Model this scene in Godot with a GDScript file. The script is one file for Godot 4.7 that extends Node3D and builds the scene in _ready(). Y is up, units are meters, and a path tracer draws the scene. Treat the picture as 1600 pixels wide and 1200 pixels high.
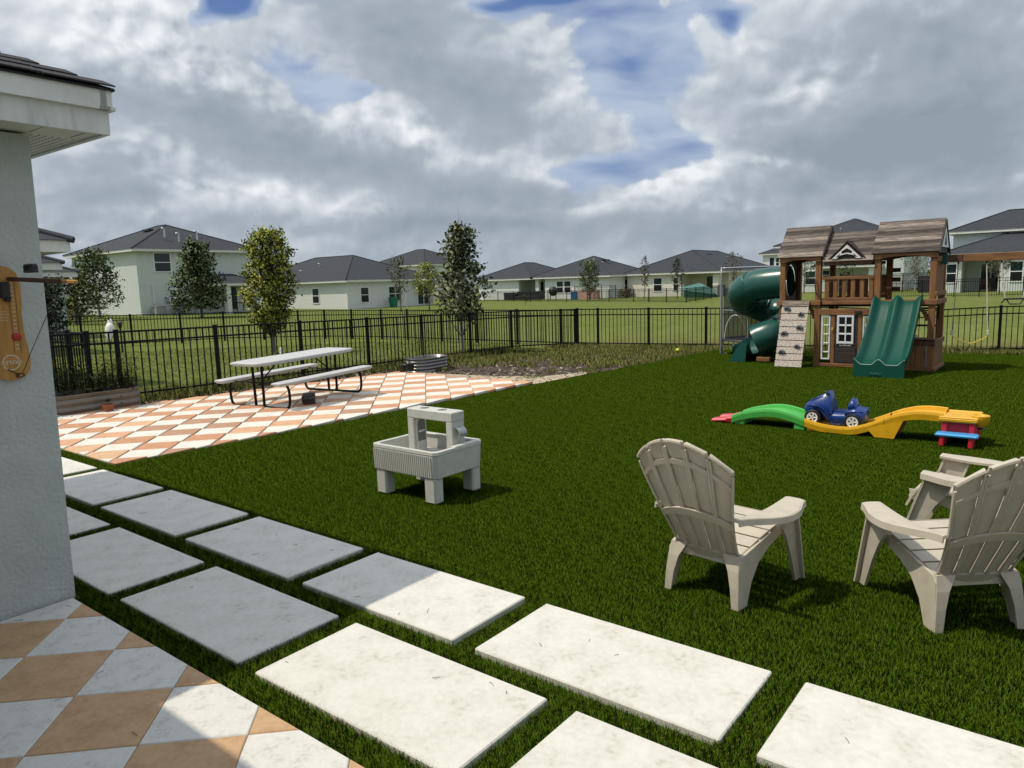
extends Node3D
# Backyard with play set, patio and artificial turf. World axes: x = along the house wall (a), -z = away from the house (b), y up, metres.

const SX := 0.78428
const CX := 0.62039
var rng := RandomNumberGenerator.new()
var used := {}
var mats := {}
var M := {}


func _ready() -> void:
	rng.seed = 7
	setup_view()
	make_materials()
	build_terrain()
	build_turf()
	build_path()
	build_patios()
	build_own_house()
	build_neighbour_houses()
	build_fences()
	build_trees()
	build_beds()
	build_play_set()
	build_swings()
	build_trampoline()
	build_picnic_table()
	build_water_table()
	build_coaster()
	build_chairs()
	build_small_things()
	build_ground_cover()


func setup_view() -> void:
	var cam := Camera3D.new()
	cam.name = "camera"
	cam.fov = 55.589
	cam.near = 0.05
	cam.far = 4000.0
	var yaw := Basis(Vector3(SX, 0, -CX), Vector3.UP, Vector3(CX, 0, SX))
	cam.transform = Transform3D(yaw * Basis(Vector3.RIGHT, -0.13801) * Basis(Vector3.BACK, -0.030283), Vector3(0, 1.71, 0))
	add_child(cam)
	var env := Environment.new()
	env.background_mode = Environment.BG_SKY
	env.tonemap_mode = Environment.TONE_MAPPER_LINEAR
	env.tonemap_exposure = EXPOSURE
	env.ambient_light_source = Environment.AMBIENT_SOURCE_SKY
	env.sdfgi_enabled = true
	env.ssao_enabled = true
	env.ssil_enabled = true
	var sky := Sky.new()
	var pano := PanoramaSkyMaterial.new()
	pano.panorama = ImageTexture.create_from_image(cloud_panorama())
	sky.sky_material = pano
	env.sky = sky
	var we := WorldEnvironment.new()
	we.name = "environment"
	we.environment = env
	add_child(we)
	var sun := DirectionalLight3D.new()
	sun.name = "sun"
	sun.light_energy = SUN_ENERGY
	sun.light_color = Color(1.0, 0.955, 0.875)
	sun.light_angular_distance = 0.55
	sun.shadow_enabled = true
	add_child(sun)
	sun.look_at_from_position(Vector3.ZERO, Vector3(0.41, -1.0, -0.41), Vector3.UP)


const EXPOSURE := 1.0
const SUN_ENERGY := 1.08

# ---------------------------------------------------------------- sky

var sky_n := []


func cloud_noise(seed_: int, freq: float, oct: int) -> FastNoiseLite:
	var n := FastNoiseLite.new()
	n.seed = seed_
	n.noise_type = FastNoiseLite.TYPE_SIMPLEX_SMOOTH
	n.frequency = freq
	n.fractal_type = FastNoiseLite.FRACTAL_FBM
	n.fractal_octaves = oct
	n.fractal_gain = 0.5
	return n


# soft masses of the day's cloud field: [azimuth from the view axis, height, width, tall, how much denser / greyer]
const GREY := [[-9.0, 17.9, 4.4, 2.9, 0.50], [-5.0, 15.3, 3.8, 2.5, 0.70], [-1.5, 13.1, 3.5, 2.2, 0.90], [0.9, 11.1, 2.5, 1.4, 0.60], [-11.8, 19.3, 3.8, 1.9, 0.30], [-3.7, 19.0, 5.1, 1.9, 0.45], [-21.7, 12.2, 3.2, 1.4, 0.60], [-17.5, 11.1, 3.5, 1.6, 0.75], [-13.0, 9.8, 3.8, 1.5, 0.80], [-8.4, 8.4, 3.8, 1.4, 0.80], [-2.9, 7.3, 4.4, 1.3, 0.75], [2.0, 6.7, 3.8, 1.0, 0.50], [-28.5, 8.5, 3.8, 1.0, 0.40], [-27.3, 6.2, 4.4, 0.9, 0.45], [-17.9, 5.7, 4.4, 0.8, 0.50], [-9.1, 5.2, 5.1, 0.9, 0.70], [-1.8, 4.7, 5.1, 0.9, 0.75], [4.4, 3.6, 5.1, 1.0, 0.50], [11.7, 2.7, 5.7, 1.0, 0.45], [-22.3, 4.4, 3.8, 0.8, 0.35], [29.3, 8.9, 5.7, 2.5, 1.00], [32.8, 10.7, 3.8, 2.9, 0.75], [24.4, 8.7, 4.4, 1.9, 0.75], [19.7, 9.4, 2.9, 1.3, 0.35], [31.3, 14.6, 5.7, 2.2, 0.45], [25.7, 15.1, 4.4, 1.6, 0.35], [19.6, 12.3, 2.5, 1.6, 0.35], [15.2, 13.3, 2.5, 1.4, 0.35], [34.2, 6.6, 3.2, 1.6, 0.60], [21.9, 5.9, 5.1, 0.8, 0.45], [27.1, 4.5, 5.7, 0.8, 0.45], [33.1, 4.0, 3.8, 0.8, 0.35], [5.7, 10.3, 2.2, 1.4, 0.40], [8.8, 10.2, 2.2, 1.4, 0.35], [-29.4, 12.7, 3.2, 1.6, 0.30]]
const GAP := [[-21.0, 18.8, 1.5, 1.3, 1.30], [-19.3, 18.7, 1.6, 1.1, 1.20], [-22.0, 17.5, 0.9, 0.6, 0.70], [2.0, 19.6, 3.5, 0.9, 1.50], [17.2, 17.3, 1.5, 1.0, 1.30], [15.1, 18.4, 2.5, 0.8, 0.90], [8.1, 8.2, 4.4, 1.4, 1.20], [14.1, 9.6, 2.5, 1.8, 1.00], [11.7, 11.4, 1.9, 1.3, 0.60], [8.2, 13.8, 3.8, 2.2, 0.85], [10.6, 16.3, 3.8, 1.9, 0.90], [5.9, 17.1, 2.5, 1.9, 0.60], [-15.5, 15.6, 3.2, 1.0, 0.60], [-12.2, 14.1, 2.9, 1.0, 0.70], [-10.2, 13.1, 1.9, 0.6, 0.40], [20.8, 17.9, 1.9, 0.6, 0.30]]
const LIT := [[-24.4, 16.0, 3.5, 2.0, 0.80], [-28.1, 17.1, 3.8, 1.9, 0.70], [-30.5, 15.4, 2.5, 1.6, 0.50], [-21.7, 15.0, 2.5, 1.4, 0.60], [-18.3, 14.2, 2.2, 1.1, 0.70], [-15.1, 12.8, 2.5, 1.1, 0.70], [-11.1, 12.0, 2.2, 1.0, 0.70], [-7.0, 11.2, 2.2, 1.1, 1.00], [-9.5, 10.1, 1.6, 0.6, 0.40], [-5.4, 12.6, 1.9, 1.9, 0.30], [-26.5, 9.4, 3.8, 0.9, 0.50], [-22.6, 7.4, 3.8, 1.0, 0.60], [-17.7, 7.6, 3.2, 0.9, 0.60], [-13.2, 7.1, 2.5, 0.6, 0.50], [-30.1, 10.2, 2.5, 0.9, 0.40], [10.5, 6.5, 2.9, 0.8, 0.90], [13.5, 7.2, 1.6, 0.9, 0.80], [8.1, 5.6, 3.2, 0.6, 0.50], [18.0, 7.9, 2.2, 0.6, 0.80], [21.3, 7.6, 2.5, 0.6, 0.60], [22.2, 13.2, 1.6, 0.8, 0.80], [24.7, 14.2, 2.5, 0.9, 0.40], [18.5, 16.0, 1.1, 0.8, 0.90], [14.6, 14.1, 1.3, 0.6, 0.50], [3.4, 12.4, 1.9, 0.8, 0.40], [-1.0, 9.4, 3.2, 0.6, 0.50], [3.9, 8.1, 2.2, 0.6, 0.60], [30.8, 5.2, 5.1, 0.6, 0.50], [26.0, 6.1, 3.2, 0.5, 0.40], [4.4, 5.1, 3.8, 0.6, 0.40], [16.4, 4.3, 3.8, 0.6, 0.40], [-25.8, 5.5, 3.8, 0.6, 0.40], [-12.1, 6.1, 3.2, 0.5, 0.40], [1.1, 16.8, 1.9, 2.5, 0.35], [9.4, 10.4, 1.3, 0.8, 0.50], [29.0, 15.9, 2.5, 0.9, 0.30]]


func masses(list: Array, az: float, el: float) -> float:
	var s := 0.0
	for m in list:
		var x: float = (az - m[0]) / m[2]
		if x > 2.2 or x < -2.2:
			continue
		var y: float = (el - m[1]) / m[3]
		var r := x * x + y * y
		if r < 4.8:
			s += m[4] * exp(-r)
	return s


func cloud_depth(p: Vector3, push: float) -> float:   # how deep the cloud is along a line of sight; below 0 is clear
	var big: float = sky_n[1].get_noise_3dv(p)
	var puff: float = -sky_n[3].get_noise_3dv(p)          # rounded heads
	var fine: float = sky_n[2].get_noise_3dv(p)
	return big * 0.48 + (puff - 0.42) * 1.10 + fine * 0.34 + push


func sky_color(az: float, el: float, sun: Vector3) -> Color:
	# az, el in degrees; az from the view axis
	az = wrapf(az, -180.0, 180.0)
	var azr := deg_to_rad(az) + SKY_TURN
	var elr := deg_to_rad(maxf(el, 0.0))
	var ca := cos(azr)
	var sa := sin(azr)
	var d := Vector3(sa * cos(elr), sin(elr), -ca * cos(elr))
	var q := Vector3(d.x, d.y * 1.4, d.z) * 7.0
	var w0: float = sky_n[0].get_noise_3dv(q)
	var w1: float = sky_n[0].get_noise_3dv(q + Vector3(31.7, 4.0, 9.2))
	var p := q + Vector3(w0, w1, w0 * 0.5 - w1 * 0.5) * 0.22
	var e1n := az + w0 * 3.0 + w1 * 2.0
	var e2n := el + w1 * 1.6
	var gap := masses(GAP, e1n, e2n)
	var grey := masses(GREY, e1n, e2n)
	var lit := masses(LIT, e1n, e2n)
	var push := 0.32 + grey * 0.32 + lit * 0.26 - gap * 0.80 + 0.25 * clampf(1.0 - el / 12.0, 0.0, 1.0)
	var dep := cloud_depth(p, push)
	# the same line of sight nudged towards the sun, up and to the left
	var left := Vector3(-ca, 0, -sa)
	var toward_sun := left * 0.55 + Vector3(0, 0.85, 0)
	var d1 := cloud_depth(p + toward_sun * 0.12, push)
	var d2: float = sky_n[1].get_noise_3dv(p + toward_sun * 0.6)
	var slope := clampf((dep - d1) * 2.6, -1.0, 1.0)
	var cover := sm(dep, -0.10, 0.14 + 0.26 * clampf(0.5 + w1, 0.0, 1.0))
	var thick := sm(dep, 0.1, 1.0)
	# air, with a thin high veil
	var h := clampf(1.0 - el / 26.0, 0.0, 1.0)
	var blue := Color(0.050, 0.130, 0.40).lerp(Color(0.27, 0.37, 0.56), pow(h, 0.8))
	var wisp: float = sky_n[2].get_noise_3dv(Vector3(p.x * 0.35, p.y * 1.1, p.z * 0.35) + Vector3(3, 9, 1))
	var veil := clampf(0.74 + 0.40 * w0 + 0.55 * wisp - 0.75 * sm(gap, 0.75, 1.45), 0.0, 0.95)
	var c := blue.lerp(Color(0.47, 0.56, 0.69), veil)
	# cloud body: white heads, blue-grey where deep or turned away
	var big_light: float = sky_n[1].get_noise_3dv(p) - d2
	var bright: float = 0.68 + slope * (0.17 + 0.27 * minf(lit, 1.0)) * (1.0 - 0.35 * minf(grey, 1.0)) + big_light * 0.18 + lit * 0.28 - thick * 0.16 - 0.50 * (1.0 - exp(-grey * 0.9))
	if bright < 0.24:   # never quite flat in the deepest grey
		bright = 0.24 * exp((bright - 0.24) / 0.24)
	bright = minf(bright, 1.0)
	var body := Color(0.222, 0.278, 0.330)
	if bright < 0.5:
		body = body.lerp(Color(0.40, 0.455, 0.525), bright * 2.0)
	else:
		body = Color(0.40, 0.455, 0.525).lerp(Color(0.86, 0.90, 0.93), bright * 2.0 - 1.0)
	c = c.lerp(body, cover)
	# far clouds sink into grey air
	var mist := pow(clampf(1.0 - el / 8.0, 0.0, 1.0), 1.5) * 0.5
	c = c.lerp(Color(0.28, 0.335, 0.39), mist)
	# cloud and air glow round the sun, and overhead the deck is thinner and lighter
	var facing_sun := clampf(d.dot(sun), 0.0, 1.0)
	c *= 1.0 + 0.9 * pow(facing_sun, 6.0) + 0.30 * sm(el, 20.0, 60.0)
	return c


const SKY_TURN := -0.66930


func sky_patch(az0: float, el1: float, step: float, w: int, h: int, sun: Vector3) -> Image:
	var data := PackedFloat32Array()
	data.resize(w * h * 3)
	var job := func(y: int) -> void:
		for x in w:
			var c := sky_color(az0 + (x + 0.5) * step, el1 - (y + 0.5) * step, sun)
			var o := (y * w + x) * 3
			data[o] = c.r
			data[o + 1] = c.g
			data[o + 2] = c.b
	for y in h:
		job.call(y)
	return Image.create_from_data(w, h, false, Image.FORMAT_RGBF, data.to_byte_array())


func cloud_panorama() -> Image:
	sky_n = [cloud_noise(11, 0.5, 3), cloud_noise(23, 0.36, 3), cloud_noise(37, 3.2, 5), cloud_noise(53, 1.15, 5)]
	var heads: FastNoiseLite = sky_n[3]
	heads.noise_type = FastNoiseLite.TYPE_CELLULAR
	heads.cellular_distance_function = FastNoiseLite.DISTANCE_EUCLIDEAN
	heads.cellular_return_type = FastNoiseLite.RETURN_DISTANCE
	heads.fractal_gain = 0.55
	var sun := Vector3(-0.41, 1.0, 0.41).normalized()
	var turn := rad_to_deg(SKY_TURN)
	# the whole sky at an eighth of the resolution, the part that is looked at in full
	var low_step := 360.0 / 512.0
	var low := sky_patch(-turn, 90.0, low_step, 512, 130, sun)
	var pano := Image.create(512, 256, false, Image.FORMAT_RGBF)
	pano.fill(Color(0.13, 0.15, 0.10))
	pano.blit_rect(low, Rect2i(0, 0, 512, 130), Vector2i.ZERO)
	pano.resize(4096, 2048, Image.INTERPOLATE_BILINEAR)
	var step := 360.0 / 4096.0
	var x0 := 3200   # multiples of 8
	var w := 896
	var y0 := 752
	var h := 276
	var fine_part := sky_patch(-360.0 + x0 * step - turn, 90.0 - y0 * step, step, w, h, sun)
	pano.blit_rect(fine_part, Rect2i(0, 0, w, h), Vector2i(x0, y0))
	return pano

# ---------------------------------------------------------------- helpers


func P(a: float, b: float, y := 0.0) -> Vector3:
	return Vector3(a, y, -b)


func sm(x: float, lo: float, hi: float) -> float:
	var t := clampf((x - lo) / (hi - lo), 0.0, 1.0)
	return t * t * (3.0 - 2.0 * t)


func facing(fa: float, fb: float) -> Basis:   # a basis whose own -z looks along (fa, fb)
	return Basis.looking_at(Vector3(fa, 0, -fb), Vector3.UP)


func numbered(s: String, parent: Node = null) -> String:
	var key := s if parent == null else str(parent.get_instance_id()) + s
	var n: int = used.get(key, 0)
	used[key] = n + 1
	return s if n == 0 else "%s_%03d" % [s, n]


func tag(o: Node3D, label: String, category: String, group := "", kind := "") -> Node3D:
	if label:
		o.set_meta("label", label)
	if category:
		o.set_meta("category", category)
	if group:
		o.set_meta("group", group)
	if kind:
		o.set_meta("kind", kind)
	return o


func thing(called: String, label: String, category: String, at: Vector3, basis := Basis.IDENTITY, group := "") -> Node3D:
	var o := Node3D.new()
	o.name = numbered(called)
	o.transform = Transform3D(basis, at)
	add_child(o, true)
	return tag(o, label, category, group)


func part(called: String, mesh: Mesh, m: Material, parent: Node3D, at := Vector3.ZERO, basis := Basis.IDENTITY) -> MeshInstance3D:
	var o := MeshInstance3D.new()
	o.name = numbered(called, null if parent == self else parent)
	o.mesh = mesh
	o.material_override = m
	o.transform = Transform3D(basis, at)
	parent.add_child(o, true)
	return o


func structure(called: String, mesh: Mesh, m: Material) -> MeshInstance3D:
	var o := part(called, mesh, m, self)
	o.set_meta("kind", "structure")
	return o


func structure_root(called: String) -> Node3D:
	var o := Node3D.new()
	o.name = numbered(called)
	o.set_meta("kind", "structure")
	add_child(o, true)
	return o


func copy_of(o: Node3D, label: String, at: Vector3, basis := Basis.IDENTITY) -> Node3D:
	var c: Node3D = o.duplicate()
	c.name = numbered(String(o.name).get_slice("_0", 0))
	add_child(c, true)
	c.transform = Transform3D(basis, at)
	c.set_meta("label", label)
	return c


class MB:
	var st := SurfaceTool.new()
	var group := -1
	var col := Color.WHITE
	var colored := false

	func _init(smooth := false, c := false) -> void:
		st.begin(Mesh.PRIMITIVE_TRIANGLES)
		group = 0 if smooth else -1
		colored = c

	func v(p: Vector3) -> void:
		if colored:
			st.set_color(col)
		st.set_smooth_group(group)
		st.add_vertex(p)

	func tri(a: Vector3, b: Vector3, c: Vector3) -> void:
		v(a)
		v(b)
		v(c)

	func quad(a: Vector3, b: Vector3, c: Vector3, d: Vector3) -> void:
		tri(a, b, c)
		tri(a, c, d)

	func box(c: Vector3, s: Vector3, q := Basis.IDENTITY) -> MB:
		var h := s * 0.5
		var p := []
		for i in 8:
			p.append(c + q * Vector3(h.x if i & 1 else -h.x, h.y if i & 2 else -h.y, h.z if i & 4 else -h.z))
		for f in [[0, 1, 3, 2], [5, 4, 6, 7], [4, 0, 2, 6], [1, 5, 7, 3], [2, 3, 7, 6], [4, 5, 1, 0]]:
			quad(p[f[3]], p[f[2]], p[f[1]], p[f[0]])
		return self

	func span(lo: Vector3, hi: Vector3) -> MB:
		return box((lo + hi) * 0.5, hi - lo)

	# chamfered box
	func cbox(c: Vector3, s: Vector3, e: float, q := Basis.IDENTITY) -> MB:
		var h := s * 0.5
		e = minf(e, minf(h.x, minf(h.y, h.z)) * 0.95)
		var g := func(sx: int, sy: int, sz: int, ax: int) -> Vector3:
			var p := Vector3(sx * (h.x - e), sy * (h.y - e), sz * (h.z - e))
			p[ax] = [sx, sy, sz][ax] * h[ax]
			return c + q * p
		for ax in 3:
			for d in [-1, 1]:
				var k := []
				for w in [[-1, -1], [1, -1], [1, 1], [-1, 1]]:
					var s3 := [0, 0, 0]
					s3[ax] = d
					s3[(ax + 1) % 3] = w[0]
					s3[(ax + 2) % 3] = w[1]
					k.append(g.call(s3[0], s3[1], s3[2], ax))
				if d > 0:
					quad(k[3], k[2], k[1], k[0])
				else:
					quad(k[0], k[1], k[2], k[3])
		for ax in 3:
			var u := (ax + 1) % 3
			var w := (ax + 2) % 3
			for d in [-1, 1]:
				for f in [-1, 1]:
					var s0 := [0, 0, 0]
					s0[u] = d
					s0[w] = f
					var s1 := s0.duplicate()
					s0[ax] = -1
					s1[ax] = 1
					var A: Vector3 = g.call(s0[0], s0[1], s0[2], u)
					var B: Vector3 = g.call(s1[0], s1[1], s1[2], u)
					var C: Vector3 = g.call(s1[0], s1[1], s1[2], w)
					var D: Vector3 = g.call(s0[0], s0[1], s0[2], w)
					if d * f > 0:
						quad(D, C, B, A)
					else:
						quad(A, B, C, D)
		for i in 8:
			var sx := 1 if i & 1 else -1
			var sy := 1 if i & 2 else -1
			var sz := 1 if i & 4 else -1
			var A: Vector3 = g.call(sx, sy, sz, 0)
			var B: Vector3 = g.call(sx, sy, sz, 1)
			var C: Vector3 = g.call(sx, sy, sz, 2)
			if sx * sy * sz > 0:
				tri(A, C, B)
			else:
				tri(A, B, C)
		return self

	# round bar through points; radii one number or one per point
	func tube(pts: Array, r, sides := 8, caps := true) -> MB:
		var rings := []
		var n := pts.size()
		var up := Vector3.UP
		var t0: Vector3 = (pts[1] - pts[0]).normalized()
		if absf(t0.dot(up)) > 0.9:
			up = Vector3.RIGHT
		for i in n:
			var t: Vector3 = (pts[mini(i + 1, n - 1)] - pts[maxi(i - 1, 0)]).normalized()
			var x := (up - t * up.dot(t)).normalized()
			up = x
			var z := t.cross(x)
			var rr: float = r[i] if r is Array else r
			var ring := []
			for k in sides:
				var a := TAU * k / sides
				ring.append(pts[i] + (x * cos(a) + z * sin(a)) * rr)
			rings.append(ring)
		for i in n - 1:
			for k in sides:
				var k2 := (k + 1) % sides
				quad(rings[i][k], rings[i + 1][k], rings[i + 1][k2], rings[i][k2])
		if caps:
			var keep := group
			group = -1
			for k in range(1, sides - 1):
				tri(rings[0][0], rings[0][k], rings[0][k + 1])
				tri(rings[n - 1][0], rings[n - 1][k + 1], rings[n - 1][k])
			group = keep
		return self

	# sweep of rings (each an Array of points, equal counts)
	func loft(rings: Array, closed := true, caps := false) -> MB:
		var m: int = rings[0].size()
		for i in rings.size() - 1:
			for k in (m if closed else m - 1):
				var k2 := (k + 1) % m
				quad(rings[i][k], rings[i + 1][k], rings[i + 1][k2], rings[i][k2])
		if caps:
			var keep := group
			group = -1
			fan(rings[0], false)
			fan(rings[rings.size() - 1], true)
			group = keep
		return self

	func fan(ring: Array, turned: bool) -> void:
		for k in range(1, ring.size() - 1):
			if turned:
				tri(ring[0], ring[k + 1], ring[k])
			else:
				tri(ring[0], ring[k], ring[k + 1])

	# lathe about y through c; profile of Vector2(radius, height)
	func lathe(c: Vector3, prof: Array, sides := 20, q := Basis.IDENTITY) -> MB:
		var rings := []
		for p in prof:
			var ring := []
			for k in sides:
				var a := TAU * k / sides
				ring.append(c + q * Vector3(p.x * cos(a), p.y, p.x * sin(a)))
			rings.append(ring)
		return loft(rings)

	# a flat outline (x, y) extruded between z0 and z1 under a transform
	func prism(poly: PackedVector2Array, z0: float, z1: float, x := Transform3D.IDENTITY) -> MB:
		var idx := Geometry2D.triangulate_polygon(poly)
		for i in range(0, idx.size(), 3):
			var A := poly[idx[i]]
			var B := poly[idx[i + 1]]
			var C := poly[idx[i + 2]]
			tri(x * Vector3(A.x, A.y, z0), x * Vector3(B.x, B.y, z0), x * Vector3(C.x, C.y, z0))
			tri(x * Vector3(A.x, A.y, z1), x * Vector3(C.x, C.y, z1), x * Vector3(B.x, B.y, z1))
		var n := poly.size()
		for i in n:
			var A := poly[i]
			var B := poly[(i + 1) % n]
			quad(x * Vector3(A.x, A.y, z0), x * Vector3(A.x, A.y, z1), x * Vector3(B.x, B.y, z1), x * Vector3(B.x, B.y, z0))
		return self

	# thick sheet over a grid of points f(i, j); t is pushed along -normal
	func slab(g: Array, t: float) -> MB:
		var n := g.size()
		var m: int = g[0].size()
		var back := []
		for i in n:
			var row := []
			for j in m:
				var du: Vector3 = g[mini(i + 1, n - 1)][j] - g[maxi(i - 1, 0)][j]
				var dv: Vector3 = g[i][mini(j + 1, m - 1)] - g[i][maxi(j - 1, 0)]
				row.append(g[i][j] - du.cross(dv).normalized() * t)
			back.append(row)
		for i in n - 1:
			for j in m - 1:
				quad(g[i][j], g[i][j + 1], g[i + 1][j + 1], g[i + 1][j])
				quad(back[i][j], back[i + 1][j], back[i + 1][j + 1], back[i][j + 1])
		var keep := group
		group = -1
		for i in n - 1:
			quad(g[i][0], g[i + 1][0], back[i + 1][0], back[i][0])
			quad(g[i][m - 1], back[i][m - 1], back[i + 1][m - 1], g[i + 1][m - 1])
		for j in m - 1:
			quad(g[0][j], back[0][j], back[0][j + 1], g[0][j + 1])
			quad(g[n - 1][j], g[n - 1][j + 1], back[n - 1][j + 1], back[n - 1][j])
		group = keep
		return self

	func done() -> ArrayMesh:
		st.generate_normals()
		return st.commit()


func arc(pts: Array, steps := 5) -> Array:   # a polyline rounded by Catmull-Rom
	var out := []
	var n := pts.size()
	for i in n - 1:
		var p0: Vector3 = pts[maxi(i - 1, 0)]
		var p1: Vector3 = pts[i]
		var p2: Vector3 = pts[i + 1]
		var p3: Vector3 = pts[mini(i + 2, n - 1)]
		for k in steps:
			out.append(p1.cubic_interpolate(p2, p0, p3, float(k) / steps))
	out.append(pts[n - 1])
	return out


# ---------------------------------------------------------------- terrain heights


func terr(a: float, b: float) -> float:
	var yard := -0.02 * clampf(b - 3.2, 0.0, 18.0)
	var d := sqrt(a * a + b * b)
	var ph := rad_to_deg(atan2(b, -a))
	var far := minf(-0.42 + (0.7 if ph < 52.0 else 0.4) * pow((ph - 52.0) / 36.0, 2.0), 0.1)
	if b < 2.0:
		far = 0.0
	var k := sm(d, 28.0, 62.0)
	return lerpf(yard, far, k)


func pond(a: float, b: float) -> float:   # 1 in the middle of the pond, 0 outside
	var u := Vector2(a + 6.0, b - 26.1).rotated(-0.18)
	var r := Vector2(u.x / 17.0, u.y / (4.7 + 0.35 * sin(u.x * 0.9))).length()
	return 1.0 - sm(r, 0.45, 1.15)


func ground(a: float, b: float) -> float:
	return terr(a, b) - 1.35 * pond(a, b)


func rough(s: float) -> float:
	return rng.randf_range(-s, s)


# ---------------------------------------------------------------- materials


func lin(r: float, g: float, b: float) -> Color:
	return Color(r, g, b).linear_to_srgb()


# a seamless picture of layered noise run through a colour ramp; ramp = [[at, linear colour], ...]; layers = [[frequency, octaves, weight, cellular?], ...]
func tex(size: int, seed_: int, layers: Array, ramp: Array, stretch := Vector2i.ONE) -> ImageTexture:
	return ImageTexture.create_from_image(tex_image(size, seed_, layers, ramp, stretch))


func tex_image(size: int, seed_: int, layers: Array, ramp: Array, stretch := Vector2i.ONE) -> Image:
	var lut := PackedByteArray()
	lut.resize(768)
	for i in 256:
		var t := i / 255.0
		var c: Color = ramp[0][1]
		for k in ramp.size() - 1:
			if t >= ramp[k][0]:
				var f: float = clampf((t - ramp[k][0]) / maxf(ramp[k + 1][0] - ramp[k][0], 1e-4), 0.0, 1.0)
				c = (ramp[k][1] as Color).lerp(ramp[k + 1][1], f)
		var s := c.linear_to_srgb()
		lut[i * 3] = int(clampf(s.r, 0, 1) * 255.0 + 0.5)
		lut[i * 3 + 1] = int(clampf(s.g, 0, 1) * 255.0 + 0.5)
		lut[i * 3 + 2] = int(clampf(s.b, 0, 1) * 255.0 + 0.5)
	var fields := []
	var weights := []
	var total := 0.0
	for l in layers:
		var n := FastNoiseLite.new()
		n.seed = seed_ + fields.size() * 17
		n.frequency = l[0]
		n.fractal_octaves = l[1]
		n.noise_type = FastNoiseLite.TYPE_CELLULAR if l.size() > 3 else FastNoiseLite.TYPE_SIMPLEX
		var im := n.get_seamless_image(size / stretch.x, size / stretch.y, false, false, 0.15)
		im.convert(Image.FORMAT_L8)
		if stretch != Vector2i.ONE:
			im.resize(size, size, Image.INTERPOLATE_CUBIC)
		fields.append(im.get_data())
		weights.append(l[2])
		total += l[2]
	var out := PackedByteArray()
	out.resize(size * size * 3)
	var o := 0
	var f0: PackedByteArray = fields[0]
	var f1: PackedByteArray = fields[fields.size() - 1]
	var w0: float = weights[0] / total
	var w1: float = weights[fields.size() - 1] / total if fields.size() > 1 else 0.0
	var f2: PackedByteArray = fields[1] if fields.size() > 2 else f1
	var w2: float = weights[1] / total if fields.size() > 2 else 0.0
	for i in size * size:
		var j := int(f0[i] * w0 + f1[i] * w1 + f2[i] * w2) * 3
		out[o] = lut[j]
		out[o + 1] = lut[j + 1]
		out[o + 2] = lut[j + 2]
		o += 3
	return Image.create_from_data(size, size, false, Image.FORMAT_RGB8, out)


func grey_ramp(lo: float, hi: float) -> Array:
	return [[0.0, Color(lo, lo, lo)], [1.0, Color(hi, hi, hi)]]


func plain(name_: String, c: Color, rough_: float, metal := 0.0) -> StandardMaterial3D:   # c is linear
	var m := StandardMaterial3D.new()
	m.resource_name = name_
	m.albedo_color = c.linear_to_srgb()
	m.roughness = rough_
	m.metallic = metal
	M[name_] = m
	return m


func textured(name_: String, t: Texture2D, scale: float, rough_: float, world := true, bump: Texture2D = null, depth := 0.0) -> StandardMaterial3D:
	var m := plain(name_, Color.WHITE, rough_)
	m.albedo_texture = t
	m.uv1_triplanar = true
	m.uv1_world_triplanar = world
	m.uv1_scale = Vector3.ONE * scale
	if bump:
		m.heightmap_enabled = true
		m.heightmap_texture = bump
		m.heightmap_scale = depth
	return m


func scuffed(name_: String, c: Color, rough_: float, amount := 0.12, scale := 2.2) -> StandardMaterial3D:   # moulded plastic or paint, slightly uneven
	var m := textured(name_, M_uneven, scale, rough_, false)
	m.albedo_color = c.linear_to_srgb()
	return m


var M_uneven: Texture2D
var M_fine: Texture2D


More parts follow.
